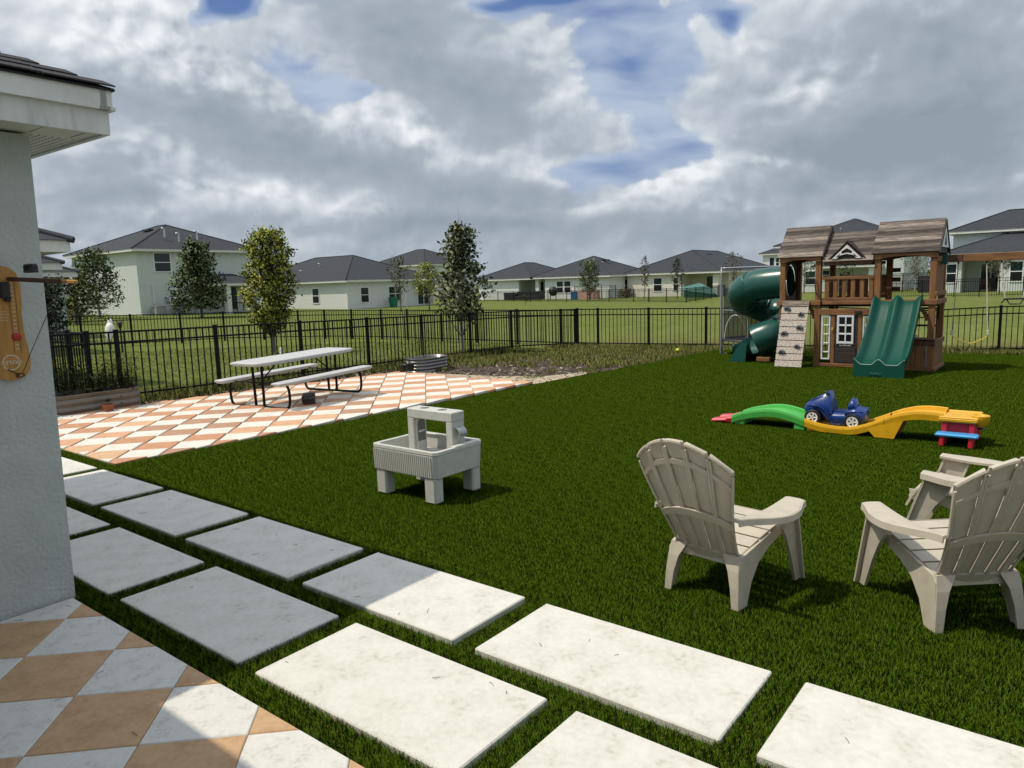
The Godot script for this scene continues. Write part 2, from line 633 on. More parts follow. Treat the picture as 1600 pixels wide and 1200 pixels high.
func make_materials() -> void:
	M_uneven = tex(256, 3, [[0.012, 4, 1.0], [0.09, 3, 0.5]], [[0.0, Color(0.72, 0.72, 0.70)], [0.4, Color(0.90, 0.90, 0.89)], [1.0, Color(1, 1, 1)]])
	M_fine = tex(512, 5, [[0.05, 4, 1.0], [0.25, 2, 0.8]], grey_ramp(0.0, 1.0))
	var stucco_bump := tex(512, 6, [[0.018, 3, 0.7], [0.06, 4, 1.0]], grey_ramp(0.0, 1.0))
	var concrete_bump := tex(512, 7, [[0.02, 4, 0.6], [0.2, 3, 1.0]], grey_ramp(0.0, 1.0))
	# ground
	var slab_t := tex(1024, 21, [[0.006, 5, 1.0], [0.03, 5, 0.8], [0.22, 3, 0.55]], [[0.0, Color(0.30, 0.27, 0.21)], [0.24, Color(0.50, 0.465, 0.40)], [0.36, Color(0.575, 0.565, 0.515)], [0.6, Color(0.63, 0.62, 0.57)], [1.0, Color(0.69, 0.685, 0.64)]])
	textured("slab", slab_t, 0.62, 0.88, true, concrete_bump, 0.25)
	var tile_w := tex(1024, 25, [[0.008, 5, 1.0], [0.035, 4, 0.9], [0.2, 2, 0.4]], [[0.0, Color(0.36, 0.34, 0.31)], [0.3, Color(0.53, 0.51, 0.48)], [0.45, Color(0.60, 0.595, 0.565)], [1.0, Color(0.68, 0.675, 0.65)]])
	textured("tile_white", tile_w, 0.9, 0.75, true, concrete_bump, 0.12)
	var tile_t := tex(512, 26, [[0.01, 4, 1.0], [0.05, 4, 0.7]], [[0.0, Color(0.36, 0.21, 0.11)], [0.5, Color(0.47, 0.30, 0.165)], [1.0, Color(0.54, 0.36, 0.21)]])
	textured("tile_tan", tile_t, 0.9, 0.8, true, concrete_bump, 0.12)
	for k in 4:
		var base: Color = [Color(0.58, 0.335, 0.20), Color(0.50, 0.255, 0.145), Color(0.41, 0.235, 0.15), Color(0.60, 0.38, 0.225)][k]
		var t := tex(256, 40 + k, [[0.012, 4, 1.0], [0.06, 4, 0.8]], [[0.0, base * 0.55], [0.4, base * 0.92], [1.0, base * 1.12]])
		textured("terracotta%d" % k, t, 1.3 + 0.2 * k, 0.85, true, concrete_bump, 0.15)
	var cream_t := tex(256, 47, [[0.014, 4, 1.0], [0.07, 4, 0.8]], [[0.0, Color(0.40, 0.37, 0.31)], [0.35, Color(0.62, 0.59, 0.52)], [1.0, Color(0.72, 0.70, 0.64)]])
	textured("tile_cream", cream_t, 1.2, 0.82, true, concrete_bump, 0.15)
	plain("joint", Color(0.20, 0.17, 0.14), 0.95)
	var lawn_t := tex(1024, 50, [[0.005, 4, 0.55], [0.04, 4, 0.8], [0.28, 3, 1.0]], [[0.0, Color(0.055, 0.066, 0.022)], [0.38, Color(0.110, 0.130, 0.040)], [0.55, Color(0.145, 0.165, 0.055)], [0.75, Color(0.19, 0.20, 0.078)], [1.0, Color(0.27, 0.25, 0.12)]])
	var lawn := textured("lawn", lawn_t, 0.16, 1.0, true, M_fine, 3.5)
	lawn.vertex_color_use_as_albedo = true
	lawn.specular_mode = BaseMaterial3D.SPECULAR_DISABLED
	var turf_t := tex(512, 52, [[0.02, 3, 0.6], [0.3, 2, 1.0]], [[0.0, Color(0.025, 0.045, 0.006)], [0.5, Color(0.040, 0.075, 0.007)], [1.0, Color(0.07, 0.105, 0.015)]])
	textured("turf_base", turf_t, 1.7, 1.0, true, M_fine, 2.0)
	var soil_t := tex(512, 54, [[0.015, 4, 0.8], [0.12, 4, 1.0]], [[0.0, Color(0.020, 0.014, 0.010)], [0.45, Color(0.065, 0.046, 0.033)], [0.75, Color(0.12, 0.088, 0.062)], [1.0, Color(0.24, 0.19, 0.14)]])
	textured("mulch", soil_t, 0.9, 1.0, true, M_fine, 4.0)
	var sand_t := tex(512, 56, [[0.02, 4, 0.8], [0.2, 3, 1.0]], [[0.0, Color(0.25, 0.20, 0.13)], [0.5, Color(0.42, 0.345, 0.24)], [1.0, Color(0.56, 0.49, 0.37)]])
	textured("sand", sand_t, 0.8, 1.0, true, M_fine, 1.5)
	# walls and roofs
	var st1 := tex(512, 60, [[0.006, 3, 1.0], [0.15, 3, 0.35]], [[0.0, Color(0.43, 0.465, 0.455)], [1.0, Color(0.50, 0.535, 0.525)]])
	var own := textured("stucco_own", st1, 0.9, 0.92, true, stucco_bump, 0.8)
	own.specular_mode = BaseMaterial3D.SPECULAR_DISABLED
	textured("stucco_mint", tex(256, 61, [[0.02, 3, 1.0], [0.2, 2, 0.3]], [[0.0, Color(0.515, 0.560, 0.535)], [1.0, Color(0.59, 0.635, 0.605)]]), 0.4, 0.92, true, stucco_bump, 1.5)
	textured("stucco_white", tex(256, 62, [[0.02, 3, 1.0], [0.2, 2, 0.3]], [[0.0, Color(0.60, 0.62, 0.60)], [1.0, Color(0.68, 0.70, 0.68)]]), 0.4, 0.92, true, stucco_bump, 1.5)
	textured("stucco_cream", tex(256, 63, [[0.02, 3, 1.0], [0.2, 2, 0.3]], [[0.0, Color(0.62, 0.60, 0.52)], [1.0, Color(0.70, 0.68, 0.60)]]), 0.4, 0.92, true, stucco_bump, 1.5)
	textured("shingle", tex(512, 64, [[0.03, 3, 0.5], [0.16, 3, 1.0]], [[0.0, Color(0.012, 0.014, 0.019)], [0.5, Color(0.027, 0.031, 0.040)], [1.0, Color(0.052, 0.057, 0.068)]], Vector2i(4, 1)), 0.22, 0.95, false, M_fine, 2.0)
	textured("shingle_near", tex(256, 65, [[0.05, 3, 0.6], [0.35, 2, 1.0]], [[0.0, Color(0.016, 0.016, 0.020)], [0.5, Color(0.036, 0.036, 0.042)], [1.0, Color(0.075, 0.074, 0.080)]]), 2.5, 0.95, true, M_fine, 1.5)
	textured("trim", tex(256, 66, [[0.01, 3, 1.0], [0.06, 3, 0.4]], [[0.0, Color(0.62, 0.62, 0.60)], [1.0, Color(0.80, 0.80, 0.78)]]), 0.7, 0.6)
	var fs := textured("fascia_stained", tex(256, 67, [[0.03, 4, 1.0], [0.1, 3, 0.5]], [[0.0, Color(0.34, 0.35, 0.345)], [0.4, Color(0.62, 0.63, 0.62)], [1.0, Color(0.72, 0.73, 0.72)]], Vector2i(1, 8)), 0.9, 0.65)
	fs.uv1_scale = Vector3(0.9, 0.9, 0.9)
	plain("soffit", Color(0.66, 0.66, 0.62), 0.7)
	plain("soffit_gap", Color(0.05, 0.05, 0.045), 0.9)
	plain("pane", Color(0.010, 0.030, 0.030), 0.06)
	plain("pane_dark", Color(0.012, 0.014, 0.016), 0.10)
	plain("window_frame", Color(0.78, 0.78, 0.77), 0.5)
	plain("blind", Color(0.10, 0.17, 0.16), 0.5)
	plain("vent_metal", Color(0.55, 0.56, 0.58), 0.35, 0.6)
	plain("dark_plastic", Color(0.014, 0.014, 0.016), 0.55)
	plain("grey_box", Color(0.30, 0.31, 0.31), 0.6)
	var fb := scuffed("fence_black", Color(0.0050, 0.0054, 0.0066), 0.45)
	fb.metallic_specular = 0.28
	plain("fence_far", Color(0.006, 0.006, 0.008), 0.7).metallic_specular = 0.25
	# wood and plastics
	var cedar := [[0.0, Color(0.075, 0.030, 0.011)], [0.45, Color(0.185, 0.080, 0.028)], [0.7, Color(0.255, 0.118, 0.042)], [1.0, Color(0.33, 0.165, 0.065)]]
	textured("cedar_h", tex(512, 70, [[0.02, 3, 1.0], [0.08, 4, 0.8]], cedar, Vector2i(16, 1)), 1.1, 0.72, false)
	textured("cedar_v", tex(512, 71, [[0.02, 3, 1.0], [0.08, 4, 0.8]], cedar, Vector2i(1, 16)), 1.1, 0.72, false)
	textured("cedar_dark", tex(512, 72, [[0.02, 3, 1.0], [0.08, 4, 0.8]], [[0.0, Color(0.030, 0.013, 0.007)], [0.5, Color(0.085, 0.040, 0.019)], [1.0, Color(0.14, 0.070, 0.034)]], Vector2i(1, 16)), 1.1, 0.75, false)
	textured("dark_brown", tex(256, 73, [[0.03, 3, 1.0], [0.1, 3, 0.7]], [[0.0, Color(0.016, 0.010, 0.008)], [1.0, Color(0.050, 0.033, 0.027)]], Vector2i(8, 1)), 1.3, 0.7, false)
	for k in 3:
		var g: float = [0.72, 0.36, 1.45][k]
		textured("weathered%d" % k, tex(512, 74 + k, [[0.03, 4, 1.0], [0.12, 5, 1.0]], [[0.0, Color(0.022, 0.017, 0.014) * g], [0.36, Color(0.10, 0.078, 0.064) * g], [0.6, Color(0.18, 0.147, 0.124) * g], [0.8, Color(0.27, 0.23, 0.20) * g], [1.0, Color(0.42, 0.38, 0.34) * g]], Vector2i(16, 1)), 0.9 + 0.13 * k, 0.9, false)
		textured("climb_plank%d" % k, tex(512, 80 + k, [[0.045, 4, 1.0], [0.16, 5, 0.8]], [[0.0, Color(0.06, 0.040, 0.028)], [0.30, Color(0.17, 0.125, 0.092)], [0.42, Color(0.42, 0.355, 0.305)], [0.62, Color(0.60, 0.545, 0.49)], [1.0, Color(0.70, 0.65, 0.60)]], Vector2i(2, 1)), 1.6 + 0.2 * k, 0.9, false)
	scuffed("slide_green", Color(0.0075, 0.072, 0.052), 0.36).metallic_specular = 0.36
	scuffed("tube_green", Color(0.014, 0.085, 0.070), 0.27)
	plain("slide_edge", Color(0.16, 0.26, 0.22), 0.4)
	scuffed("white_plastic", Color(0.74, 0.75, 0.76), 0.45)
	scuffed("chair_beige", Color(0.52, 0.470, 0.385), 0.52)
	scuffed("table_grey", Color(0.50, 0.51, 0.52), 0.55)
	scuffed("water_grey", Color(0.56, 0.56, 0.52), 0.55)
	plain("water_grey_dark", Color(0.13, 0.13, 0.12), 0.6)
	scuffed("toy_red", Color(0.56, 0.022, 0.050), 0.38)
	scuffed("toy_green", Color(0.080, 0.46, 0.085), 0.38)
	scuffed("toy_yellow", Color(0.72, 0.385, 0.012), 0.38)
	scuffed("toy_blue", Color(0.007, 0.040, 0.205), 0.28)
	scuffed("toy_sky", Color(0.045, 0.33, 0.70), 0.4)
	plain("tyre", Color(0.008, 0.008, 0.009), 0.5)
	plain("rope", Color(0.60, 0.56, 0.46), 0.9)
	plain("rope_yellow", Color(0.66, 0.48, 0.06), 0.6)
	plain("chain_coat", Color(0.30, 0.29, 0.27), 0.5)
	plain("steel", Color(0.55, 0.56, 0.57), 0.28, 0.85)
	plain("galvanized", Color(0.42, 0.44, 0.46), 0.42, 0.55)
	plain("hold_grey", Color(0.060, 0.075, 0.090), 0.6)
	var bed := scuffed("bed_metal", Color(0.20, 0.175, 0.150), 0.42)
	bed.metallic = 0.35
	var bed2 := scuffed("bed_steel", Color(0.25, 0.24, 0.24), 0.32)
	bed2.metallic = 0.6
	scuffed("pot_clay", Color(0.30, 0.090, 0.045), 0.8)
	plain("pot_black", Color(0.010, 0.016, 0.016), 0.5)
	scuffed("bin_green", Color(0.010, 0.17, 0.085), 0.5)
	var net := plain("net_black", Color(0.010, 0.012, 0.016, 0.62), 0.9)
	net.transparency = BaseMaterial3D.TRANSPARENCY_ALPHA
	net.albedo_color = Color(0.10, 0.11, 0.13, 0.55)
	textured("bamboo", tex(256, 90, [[0.03, 3, 1.0], [0.12, 3, 0.5]], [[0.0, Color(0.30, 0.135, 0.025)], [0.5, Color(0.43, 0.215, 0.045)], [1.0, Color(0.52, 0.28, 0.07)]], Vector2i(1, 16)), 3.0, 0.45, false)
	textured("arm_wood", tex(256, 91, [[0.03, 3, 1.0]], [[0.0, Color(0.10, 0.040, 0.015)], [1.0, Color(0.26, 0.11, 0.035)]], Vector2i(16, 1)), 4.0, 0.5, false)
	plain("print_light", Color(0.62, 0.56, 0.44), 0.7)
	plain("print_tick", Color(0.50, 0.42, 0.28), 0.7)
	plain("red_paint", Color(0.40, 0.02, 0.02), 0.5)
	plain("white_paint", Color(0.78, 0.78, 0.75), 0.6)
	plain("ball_yellow", Color(0.62, 0.60, 0.03), 0.6)
	plain("awning_teal", Color(0.19, 0.42, 0.40), 0.6)
	plain("awning_green", Color(0.02, 0.11, 0.06), 0.7)
	plain("blue_barrel", Color(0.02, 0.10, 0.22), 0.5)
	plain("brick_pink", Color(0.46, 0.29, 0.235), 0.9)
	textured("bark", tex(256, 92, [[0.03, 3, 1.0], [0.15, 3, 0.7]], [[0.0, Color(0.055, 0.045, 0.036)], [1.0, Color(0.21, 0.18, 0.15)]], Vector2i(1, 4)), 3.0, 0.95, false, M_fine, 0.6)
	textured("bark_pale", tex(256, 93, [[0.03, 3, 1.0], [0.15, 3, 0.7]], [[0.0, Color(0.16, 0.14, 0.11)], [1.0, Color(0.44, 0.40, 0.34)]], Vector2i(1, 4)), 3.0, 0.95, false, M_fine, 0.6)
	var leaf := plain("leaf", Color.WHITE, 0.6)
	leaf.vertex_color_use_as_albedo = true
	leaf.backlight_enabled = true
	leaf.backlight = Color(0.55, 0.55, 0.40)
	var blade := plain("blade", Color.WHITE, 0.8)
	blade.metallic_specular = 0.12
	blade.vertex_color_use_as_albedo = true
	blade.backlight_enabled = true
	blade.backlight = Color(0.35, 0.35, 0.25)
	var chip := plain("chip", Color.WHITE, 0.95)
	chip.vertex_color_use_as_albedo = true
	var water := plain("pond_water", Color(0.030, 0.030, 0.018), 0.08)
	water.metallic_specular = 0.6
	water.normal_enabled = true
	var wn := tex_image(256, 95, [[0.03, 3, 1.0]], grey_ramp(0.0, 1.0))
	wn.bump_map_to_normal_map(1.5)
	water.normal_texture = ImageTexture.create_from_image(wn)
	water.normal_scale = 0.35
	water.uv1_triplanar = true
	water.uv1_world_triplanar = true
	water.uv1_scale = Vector3.ONE * 0.5


# ---------------------------------------------------------------- ground


func turf_edge(b: float) -> float:   # the turf's edge along the patio and the planting bed
	return -7.722 - 0.0272 * (b - 3.17) + 0.010 * sin(b * 1.7)


func fence_b(a: float) -> float:     # the fence towards the pond
	return 19.1 + 0.2505 * (a + 12.45)


func fence_a(b: float) -> float:     # the fence on the left
	return -12.40 - 0.085 * (b - 4.88)


func in_yard(a: float, b: float) -> bool:
	return a > fence_a(b) - 0.05 and b < fence_b(a) + 0.05 and b + a * -1.0 < 100.0 and b > -40.0 and not (a < -12.42 and b > 17.0 + (a + 13.44) * 2.1)


func build_terrain() -> void:
	var xs := axis_steps(-42.0, 8.0, 0.6)
	var zs := axis_steps(-6.0, 44.0, 0.6)
	var mb := MB.new(true, true)
	var n := xs.size()
	var pts := []
	var cols := []
	for j in zs.size():
		var row := []
		var crow := []
		for i in n:
			var a: float = xs[i]
			var b: float = zs[j]
			var y := ground(a, b)
			if in_yard(a, b) and pond(a, b) < 0.01:
				y -= 0.14
			row.append(P(a, b, y))
			var k := pond(a, b)
			var patch := 0.5 + 0.5 * sin(a * 0.31 + 1.3 * sin(b * 0.23)) * sin(b * 0.27 + 0.7 * sin(a * 0.19))
			var c := Color(1, 1, 1).lerp(Color(0.86, 0.98, 0.80), patch * 0.7)
			if k > 0.06:   # bare bank of the pond: pinkish sand, damp near the water
				var bank := Color(2.15, 1.42, 3.5).lerp(Color(1.1, 0.74, 1.5), sm(k, 0.36, 0.50))
				c = c.lerp(bank, sm(k + 0.10 * sin(a * 2.3) * sin(b * 1.9) + 0.07 * sin(a * 5.1 + b), 0.16, 0.34))
			crow.append(c)
		pts.append(row)
		cols.append(crow)
	for j in zs.size() - 1:
		for i in n - 1:
			for t in [[0, 0, 1, 0, 1, 1], [0, 0, 1, 1, 0, 1]]:
				for m in 3:
					mb.col = cols[j + t[m * 2]][i + t[m * 2 + 1]]
					mb.v(pts[j + t[m * 2]][i + t[m * 2 + 1]])
	structure("lawn", mb.done(), M.lawn)
	var w := MB.new()
	w.quad(P(-22, 21.0, -1.0), P(-22, 34, -1.0), P(12, 36, -1.0), P(12, 21.5, -1.0))
	structure("pond_water", w.done(), M.pond_water)


func axis_steps(lo: float, hi: float, step: float) -> Array:
	var out := []
	var x := lo
	while x <= hi:
		out.append(x)
		x += step
	var s := step
	x = hi
	while x < 900.0:
		s *= 1.22
		x += s
		out.append(x)
	s = step
	x = lo
	while x > -900.0:
		s *= 1.22
		x -= s
		out.push_front(x)
	return out


# a sheet of ground over a polygon in (a, b), following the slope, split where the slope changes
func ground_sheet(poly: Array, dy: float) -> ArrayMesh:
	var mb := MB.new()
	var pv := PackedVector2Array()
	for p in poly:
		pv.append(Vector2(p[0], p[1]))
	for s in [[-50.0, 3.2], [3.2, 21.2], [21.2, 60.0]]:
		var strip := PackedVector2Array([Vector2(-90, s[0]), Vector2(90, s[0]), Vector2(90, s[1]), Vector2(-90, s[1])])
		for piece in Geometry2D.intersect_polygons(pv, strip):
			var idx := Geometry2D.triangulate_polygon(piece)
			for i in idx:
				var q: Vector2 = piece[i]
				mb.v(P(q.x, q.y, -0.02 * clampf(q.y - 3.2, 0.0, 18.0) + dy))
	return mb.done()


const SLAB_L := 1.2079
const SLAB_STEP := 1.3479
const ROWS := [[-8.928, 2.4174, 3.0091, -2, 9], [-6.911, 1.6806, 2.2723, -3, 8]]


func on_slab(a: float, b: float, grow: float) -> bool:
	for r in ROWS:
		if b > r[1] - grow and b < r[2] + grow:
			var u := fposmod(a - r[0] + grow, SLAB_STEP)
			return u < SLAB_L + grow * 2.0
	return false


func is_turf(a: float, b: float) -> bool:
	if b < 1.54:
		return false
	if a < -4.50 and b < 1.60:
		return false
	if b < 3.17:
		return a > -11.0 and not on_slab(a, b, 0.004)
	return a > turf_edge(b) and b < fence_b(a) - 0.5


func build_turf() -> void:
	var poly := [[-11.0, 1.545], [9.0, 1.545], [9.0, 24.0], [-1.5, 21.42], [-8.13, 18.98]]
	var b := 18.5
	while b > 3.3:
		poly.append([turf_edge(b), b])
		b -= 0.5
	poly.append([-7.70, 3.17])
	poly.append([-11.0, 3.17])
	structure("turf", ground_sheet(poly, -0.034), M.turf_base)
	var greens := [Color(0.052, 0.105, 0.0055), Color(0.066, 0.125, 0.007), Color(0.082, 0.142, 0.010), Color(0.098, 0.138, 0.012), Color(0.042, 0.088, 0.005)]
	var big := blade_patch(0.2, 1500, 0.025, 0.037, 0.0027, 0.010, greens, Color(0.20, 0.17, 0.05), 0.035, 5)
	var small := blade_patch(0.05, 100, 0.027, 0.040, 0.0028, 0.010, greens, Color(0.20, 0.17, 0.05), 0.035, 6)
	var at_big := []
	var at_small := []
	for zone in [[0.2, 2.0, 6.68, 1.0], [0.26, 6.5, 11.2, 1.0], [0.40, 10.92, 27.0, 1.05]]:
		var s: float = zone[0]
		for i in range(int(-12.0 / s), int(9.0 / s)):
			for j in range(int(1.4 / s), int(24.0 / s)):
				var a := (i + 0.5) * s
				var bb := (j + 0.5) * s
				var d := sqrt(a * a + bb * bb)
				if d < zone[1] or d >= zone[2] or absf(wrapf(atan2(a, bb) - SKY_TURN, -PI, PI)) > 0.80 + 0.5 / d:
					continue
				var h := s * 0.5
				if is_turf(a - h, bb - h) and is_turf(a + h, bb - h) and is_turf(a - h, bb + h) and is_turf(a + h, bb + h) and (bb > 3.3 or (is_turf(a, bb) and bb - h > 3.0)):
					at_big.append([a, bb, s / 0.2, zone[3]])
				else:
					var m := int(round(s / 0.05))
					for u in m:
						for v in m:
							var x := a - h + (u + 0.5) * s / m
							var y := bb - h + (v + 0.5) * s / m
							if is_turf(x, y):
								at_small.append([x, y, s / m / 0.05, 1.0])
	scatter("turf_grass", big, at_big, M.blade, -0.034)
	scatter("turf_edge_grass", small, at_small, M.blade, -0.034)


func scatter(called: String, mesh: Mesh, spots: Array, m: Material, dy: float) -> void:
	var mm := MultiMesh.new()
	mm.transform_format = MultiMesh.TRANSFORM_3D
	mm.mesh = mesh
	mm.instance_count = spots.size()
	for i in spots.size():
		var s: Array = spots[i]
		var q := Basis(Vector3.UP, PI / 2 * rng.randi_range(0, 3)).scaled(Vector3(s[2], s[3], s[2]))
		mm.set_instance_transform(i, Transform3D(q, P(s[0], s[1], terr(s[0], s[1]) + dy)))
	var o := MultiMeshInstance3D.new()
	o.name = called
	o.multimesh = mm
	o.material_override = m
	o.set_meta("kind", "stuff")
	add_child(o, true)


func blade_patch(size: float, count: int, h0: float, h1: float, width: float, lean: float, greens: Array, dry: Color, dry_share: float, seed_: int) -> ArrayMesh:
	var r := RandomNumberGenerator.new()
	r.seed = seed_
	var pos := PackedVector3Array()
	var col := PackedColorArray()
	var nor := PackedVector3Array()
	for i in count:
		var p := Vector3(r.randf_range(-0.5, 0.5) * size, 0, r.randf_range(-0.5, 0.5) * size)
		var ang := r.randf() * TAU
		var side := Vector3(cos(ang), 0, sin(ang)) * width * r.randf_range(0.7, 1.2) * 0.5
		var h := r.randf_range(h0, h1)
		var bend := Vector3(r.randfn(0, 1), 0, r.randfn(0, 1)) * lean
		var mid := p + Vector3(0, h * 0.6, 0) + bend * 0.35
		var tip := p + Vector3(0, h, 0) + bend
		var c: Color = greens[r.randi() % greens.size()] * r.randf_range(0.8, 1.2)
		if r.randf() < dry_share:
			c = dry * r.randf_range(0.6, 1.2)
			tip = p + Vector3(0, h * 0.55, 0) + bend * 1.6
		var n := side.cross(tip - p).normalized()
		if n.y < 0.0:
			n = -n
		n = (n * 0.55 + Vector3.UP).normalized()
		for v in [p - side, p + side, mid + side * 0.9, p - side, mid + side * 0.9, mid - side * 0.9, mid - side * 0.9, mid + side * 0.9, tip]:
			pos.append(v)
			col.append(c)
			nor.append(n)
	var arr := []
	arr.resize(Mesh.ARRAY_MAX)
	arr[Mesh.ARRAY_VERTEX] = pos
	arr[Mesh.ARRAY_COLOR] = col
	arr[Mesh.ARRAY_NORMAL] = nor
	var mesh := ArrayMesh.new()
	mesh.add_surface_from_arrays(Mesh.PRIMITIVE_TRIANGLES, arr)
	return mesh


func build_path() -> void:
	var root := structure_root("path")
	var k := 0
	for r in ROWS:
		for i in range(r[3], r[4]):
			var a0: float = r[0] + i * SLAB_STEP
			if a0 > 6.5 or (r[1] < 2.0 and a0 < -8.3):
				continue
			var mb := MB.new()
			mb.cbox(Vector3.ZERO, Vector3(SLAB_L, 0.09, r[2] - r[1]), 0.006)
			part("paver", mb.done(), M.slab, root, P(a0 + SLAB_L * 0.5, (r[1] + r[2]) * 0.5, -0.045), Basis(Vector3.UP, rough(0.004)) * Basis(Vector3.RIGHT, rough(0.003)))
			k += 1


func tile_piece(poly: PackedVector2Array, gap: float, thick: float, origin: Vector2) -> ArrayMesh:
	for piece in Geometry2D.offset_polygon(poly, -gap):
		var mb := MB.new()
		var top: Array = []
		var low: Array = []
		var inner := Geometry2D.offset_polygon(piece, -0.004)
		for q in piece:
			low.append(Vector3(q.x - origin.x, -0.004, -(q.y - origin.y)))
			top.append(Vector3(q.x - origin.x, -thick, -(q.y - origin.y)))
		if inner.size() != 1 or inner[0].size() != piece.size():
			mb.prism(piece, -thick, 0.0, Transform3D(Basis(Vector3.RIGHT, -PI / 2), Vector3(-origin.x, 0, origin.y)))
			return mb.done()
		# match the inner outline to the outer one
		var off := 0
		var best := 1e9
		for i in inner[0].size():
			var d: float = inner[0][i].distance_to(piece[0])
			if d < best:
				best = d
				off = i
		var crown := []
		for i in piece.size():
			var q: Vector2 = inner[0][(i + off) % piece.size()]
			crown.append(Vector3(q.x - origin.x, 0, -(q.y - origin.y)))
		mb.loft([crown, low, top])
		mb.fan(crown, false)
		return mb.done()
	return null


func build_patios() -> void:
	# the paved floor beside the house: a diagonal checker of painted white and tan squares
	var near := structure_root("near_patio")
	var clip := PackedVector2Array([Vector2(-4.47, -2.2), Vector2(4.5, -2.2), Vector2(4.5, 1.538), Vector2(-4.47, 1.538)])
	var base := MB.new()
	base.quad(P(-4.47, 1.538, -0.008), P(-4.47, -2.2, -0.008), P(4.5, -2.2, -0.008), P(4.5, 1.538, -0.008))
	base.quad(P(-4.47, 1.538, -0.008), P(4.5, 1.538, -0.008), P(4.5, 1.538, -0.10), P(-4.47, 1.538, -0.10))
	part("joint_bed", base.done(), M.sand, near)
	var ts := 0.4095
	var t1 := Vector2(-0.70711, 0.70711) * ts
	var t2 := Vector2(0.70711, 0.70711) * ts
	var o := Vector2(-3.916, 1.1072)
	for i in range(-16, 14):
		for j in range(-14, 16):
			var q := o + t1 * i + t2 * j
			var c := q + (t1 + t2) * 0.5
			if c.x > 3.4 or c.y < -1.2 or c.x < -5.2 or c.y > 2.0:
				continue
			for piece in Geometry2D.intersect_polygons(PackedVector2Array([q, q + t2, q + t1 + t2, q + t1]), clip):
				var m := tile_piece(piece, 0.0015, 0.03, c)
				if m:
					part("tile", m, M.tile_tan if (i + j) & 1 else M.tile_white, near, P(c.x, c.y, 0.0))
	# the picnic patio across the yard
	var far := structure_root("far_patio")
	var outline := []
	outline.append([-11.95, 3.16])
	outline.append([-7.70, 3.17])
	outline.append([-8.20, 11.02])
	outline.append([-11.95, 11.02])
	part("joint_bed", ground_sheet(outline, -0.016), M.joint, far)
	var half := 0.2895
	var cut := PackedVector2Array([Vector2(-11.9, 3.18), Vector2(-7.72, 3.18), Vector2(-8.17, 10.98), Vector2(-11.9, 10.98)])
	for m in range(-16, 3):
		for n in range(-4, 27):
			if (m + n) % 2 == 0:
				continue
			var c := Vector2(-7.98 + half * m, 3.87 + half * n)
			if c.x < -11.95 or c.y > 11.1:
				continue
			var sq := PackedVector2Array([c + Vector2(half, 0), c + Vector2(0, half), c + Vector2(-half, 0), c + Vector2(0, -half)])
			for piece in Geometry2D.intersect_polygons(sq, cut):
				var mesh := tile_piece(piece, 0.0045, 0.04, c)
				if mesh:
					var mat: Material = M.tile_cream if n & 1 else M["terracotta%d" % [0, 1, 2, 0, 3, 1, 0][rng.randi() % 7]]
					part("tile", mesh, mat, far, P(c.x, c.y, terr(c.x, c.y) + rough(0.002)), Basis(Vector3.RIGHT, 0.02 + rough(0.004)))
	# planting strips between patio, turf and fence
	var bed := []
	for b in [2.0, 4.88, 7.0, 10.0, 13.0, 17.0]:
		bed.append([fence_a(b) - 0.1, b])
	bed.append([-12.5, 19.0])
	bed.append([-1.5, fence_b(-1.5) + 0.05])
	bed.append([8.5, fence_b(8.5) + 0.05])
	bed.append([8.5, 2.0])
	structure("planting_bed", ground_sheet(bed, -0.066), M.mulch)
	structure("sand_strip", ground_sheet([[-12.1, 10.98], [-8.16, 10.98], [-8.22, 12.9], [-8.42, 13.4], [-8.75, 12.2], [-9.6, 11.7], [-10.8, 11.5], [-12.0, 11.35]], -0.048), M.sand)


# ---------------------------------------------------------------- the house at the left edge


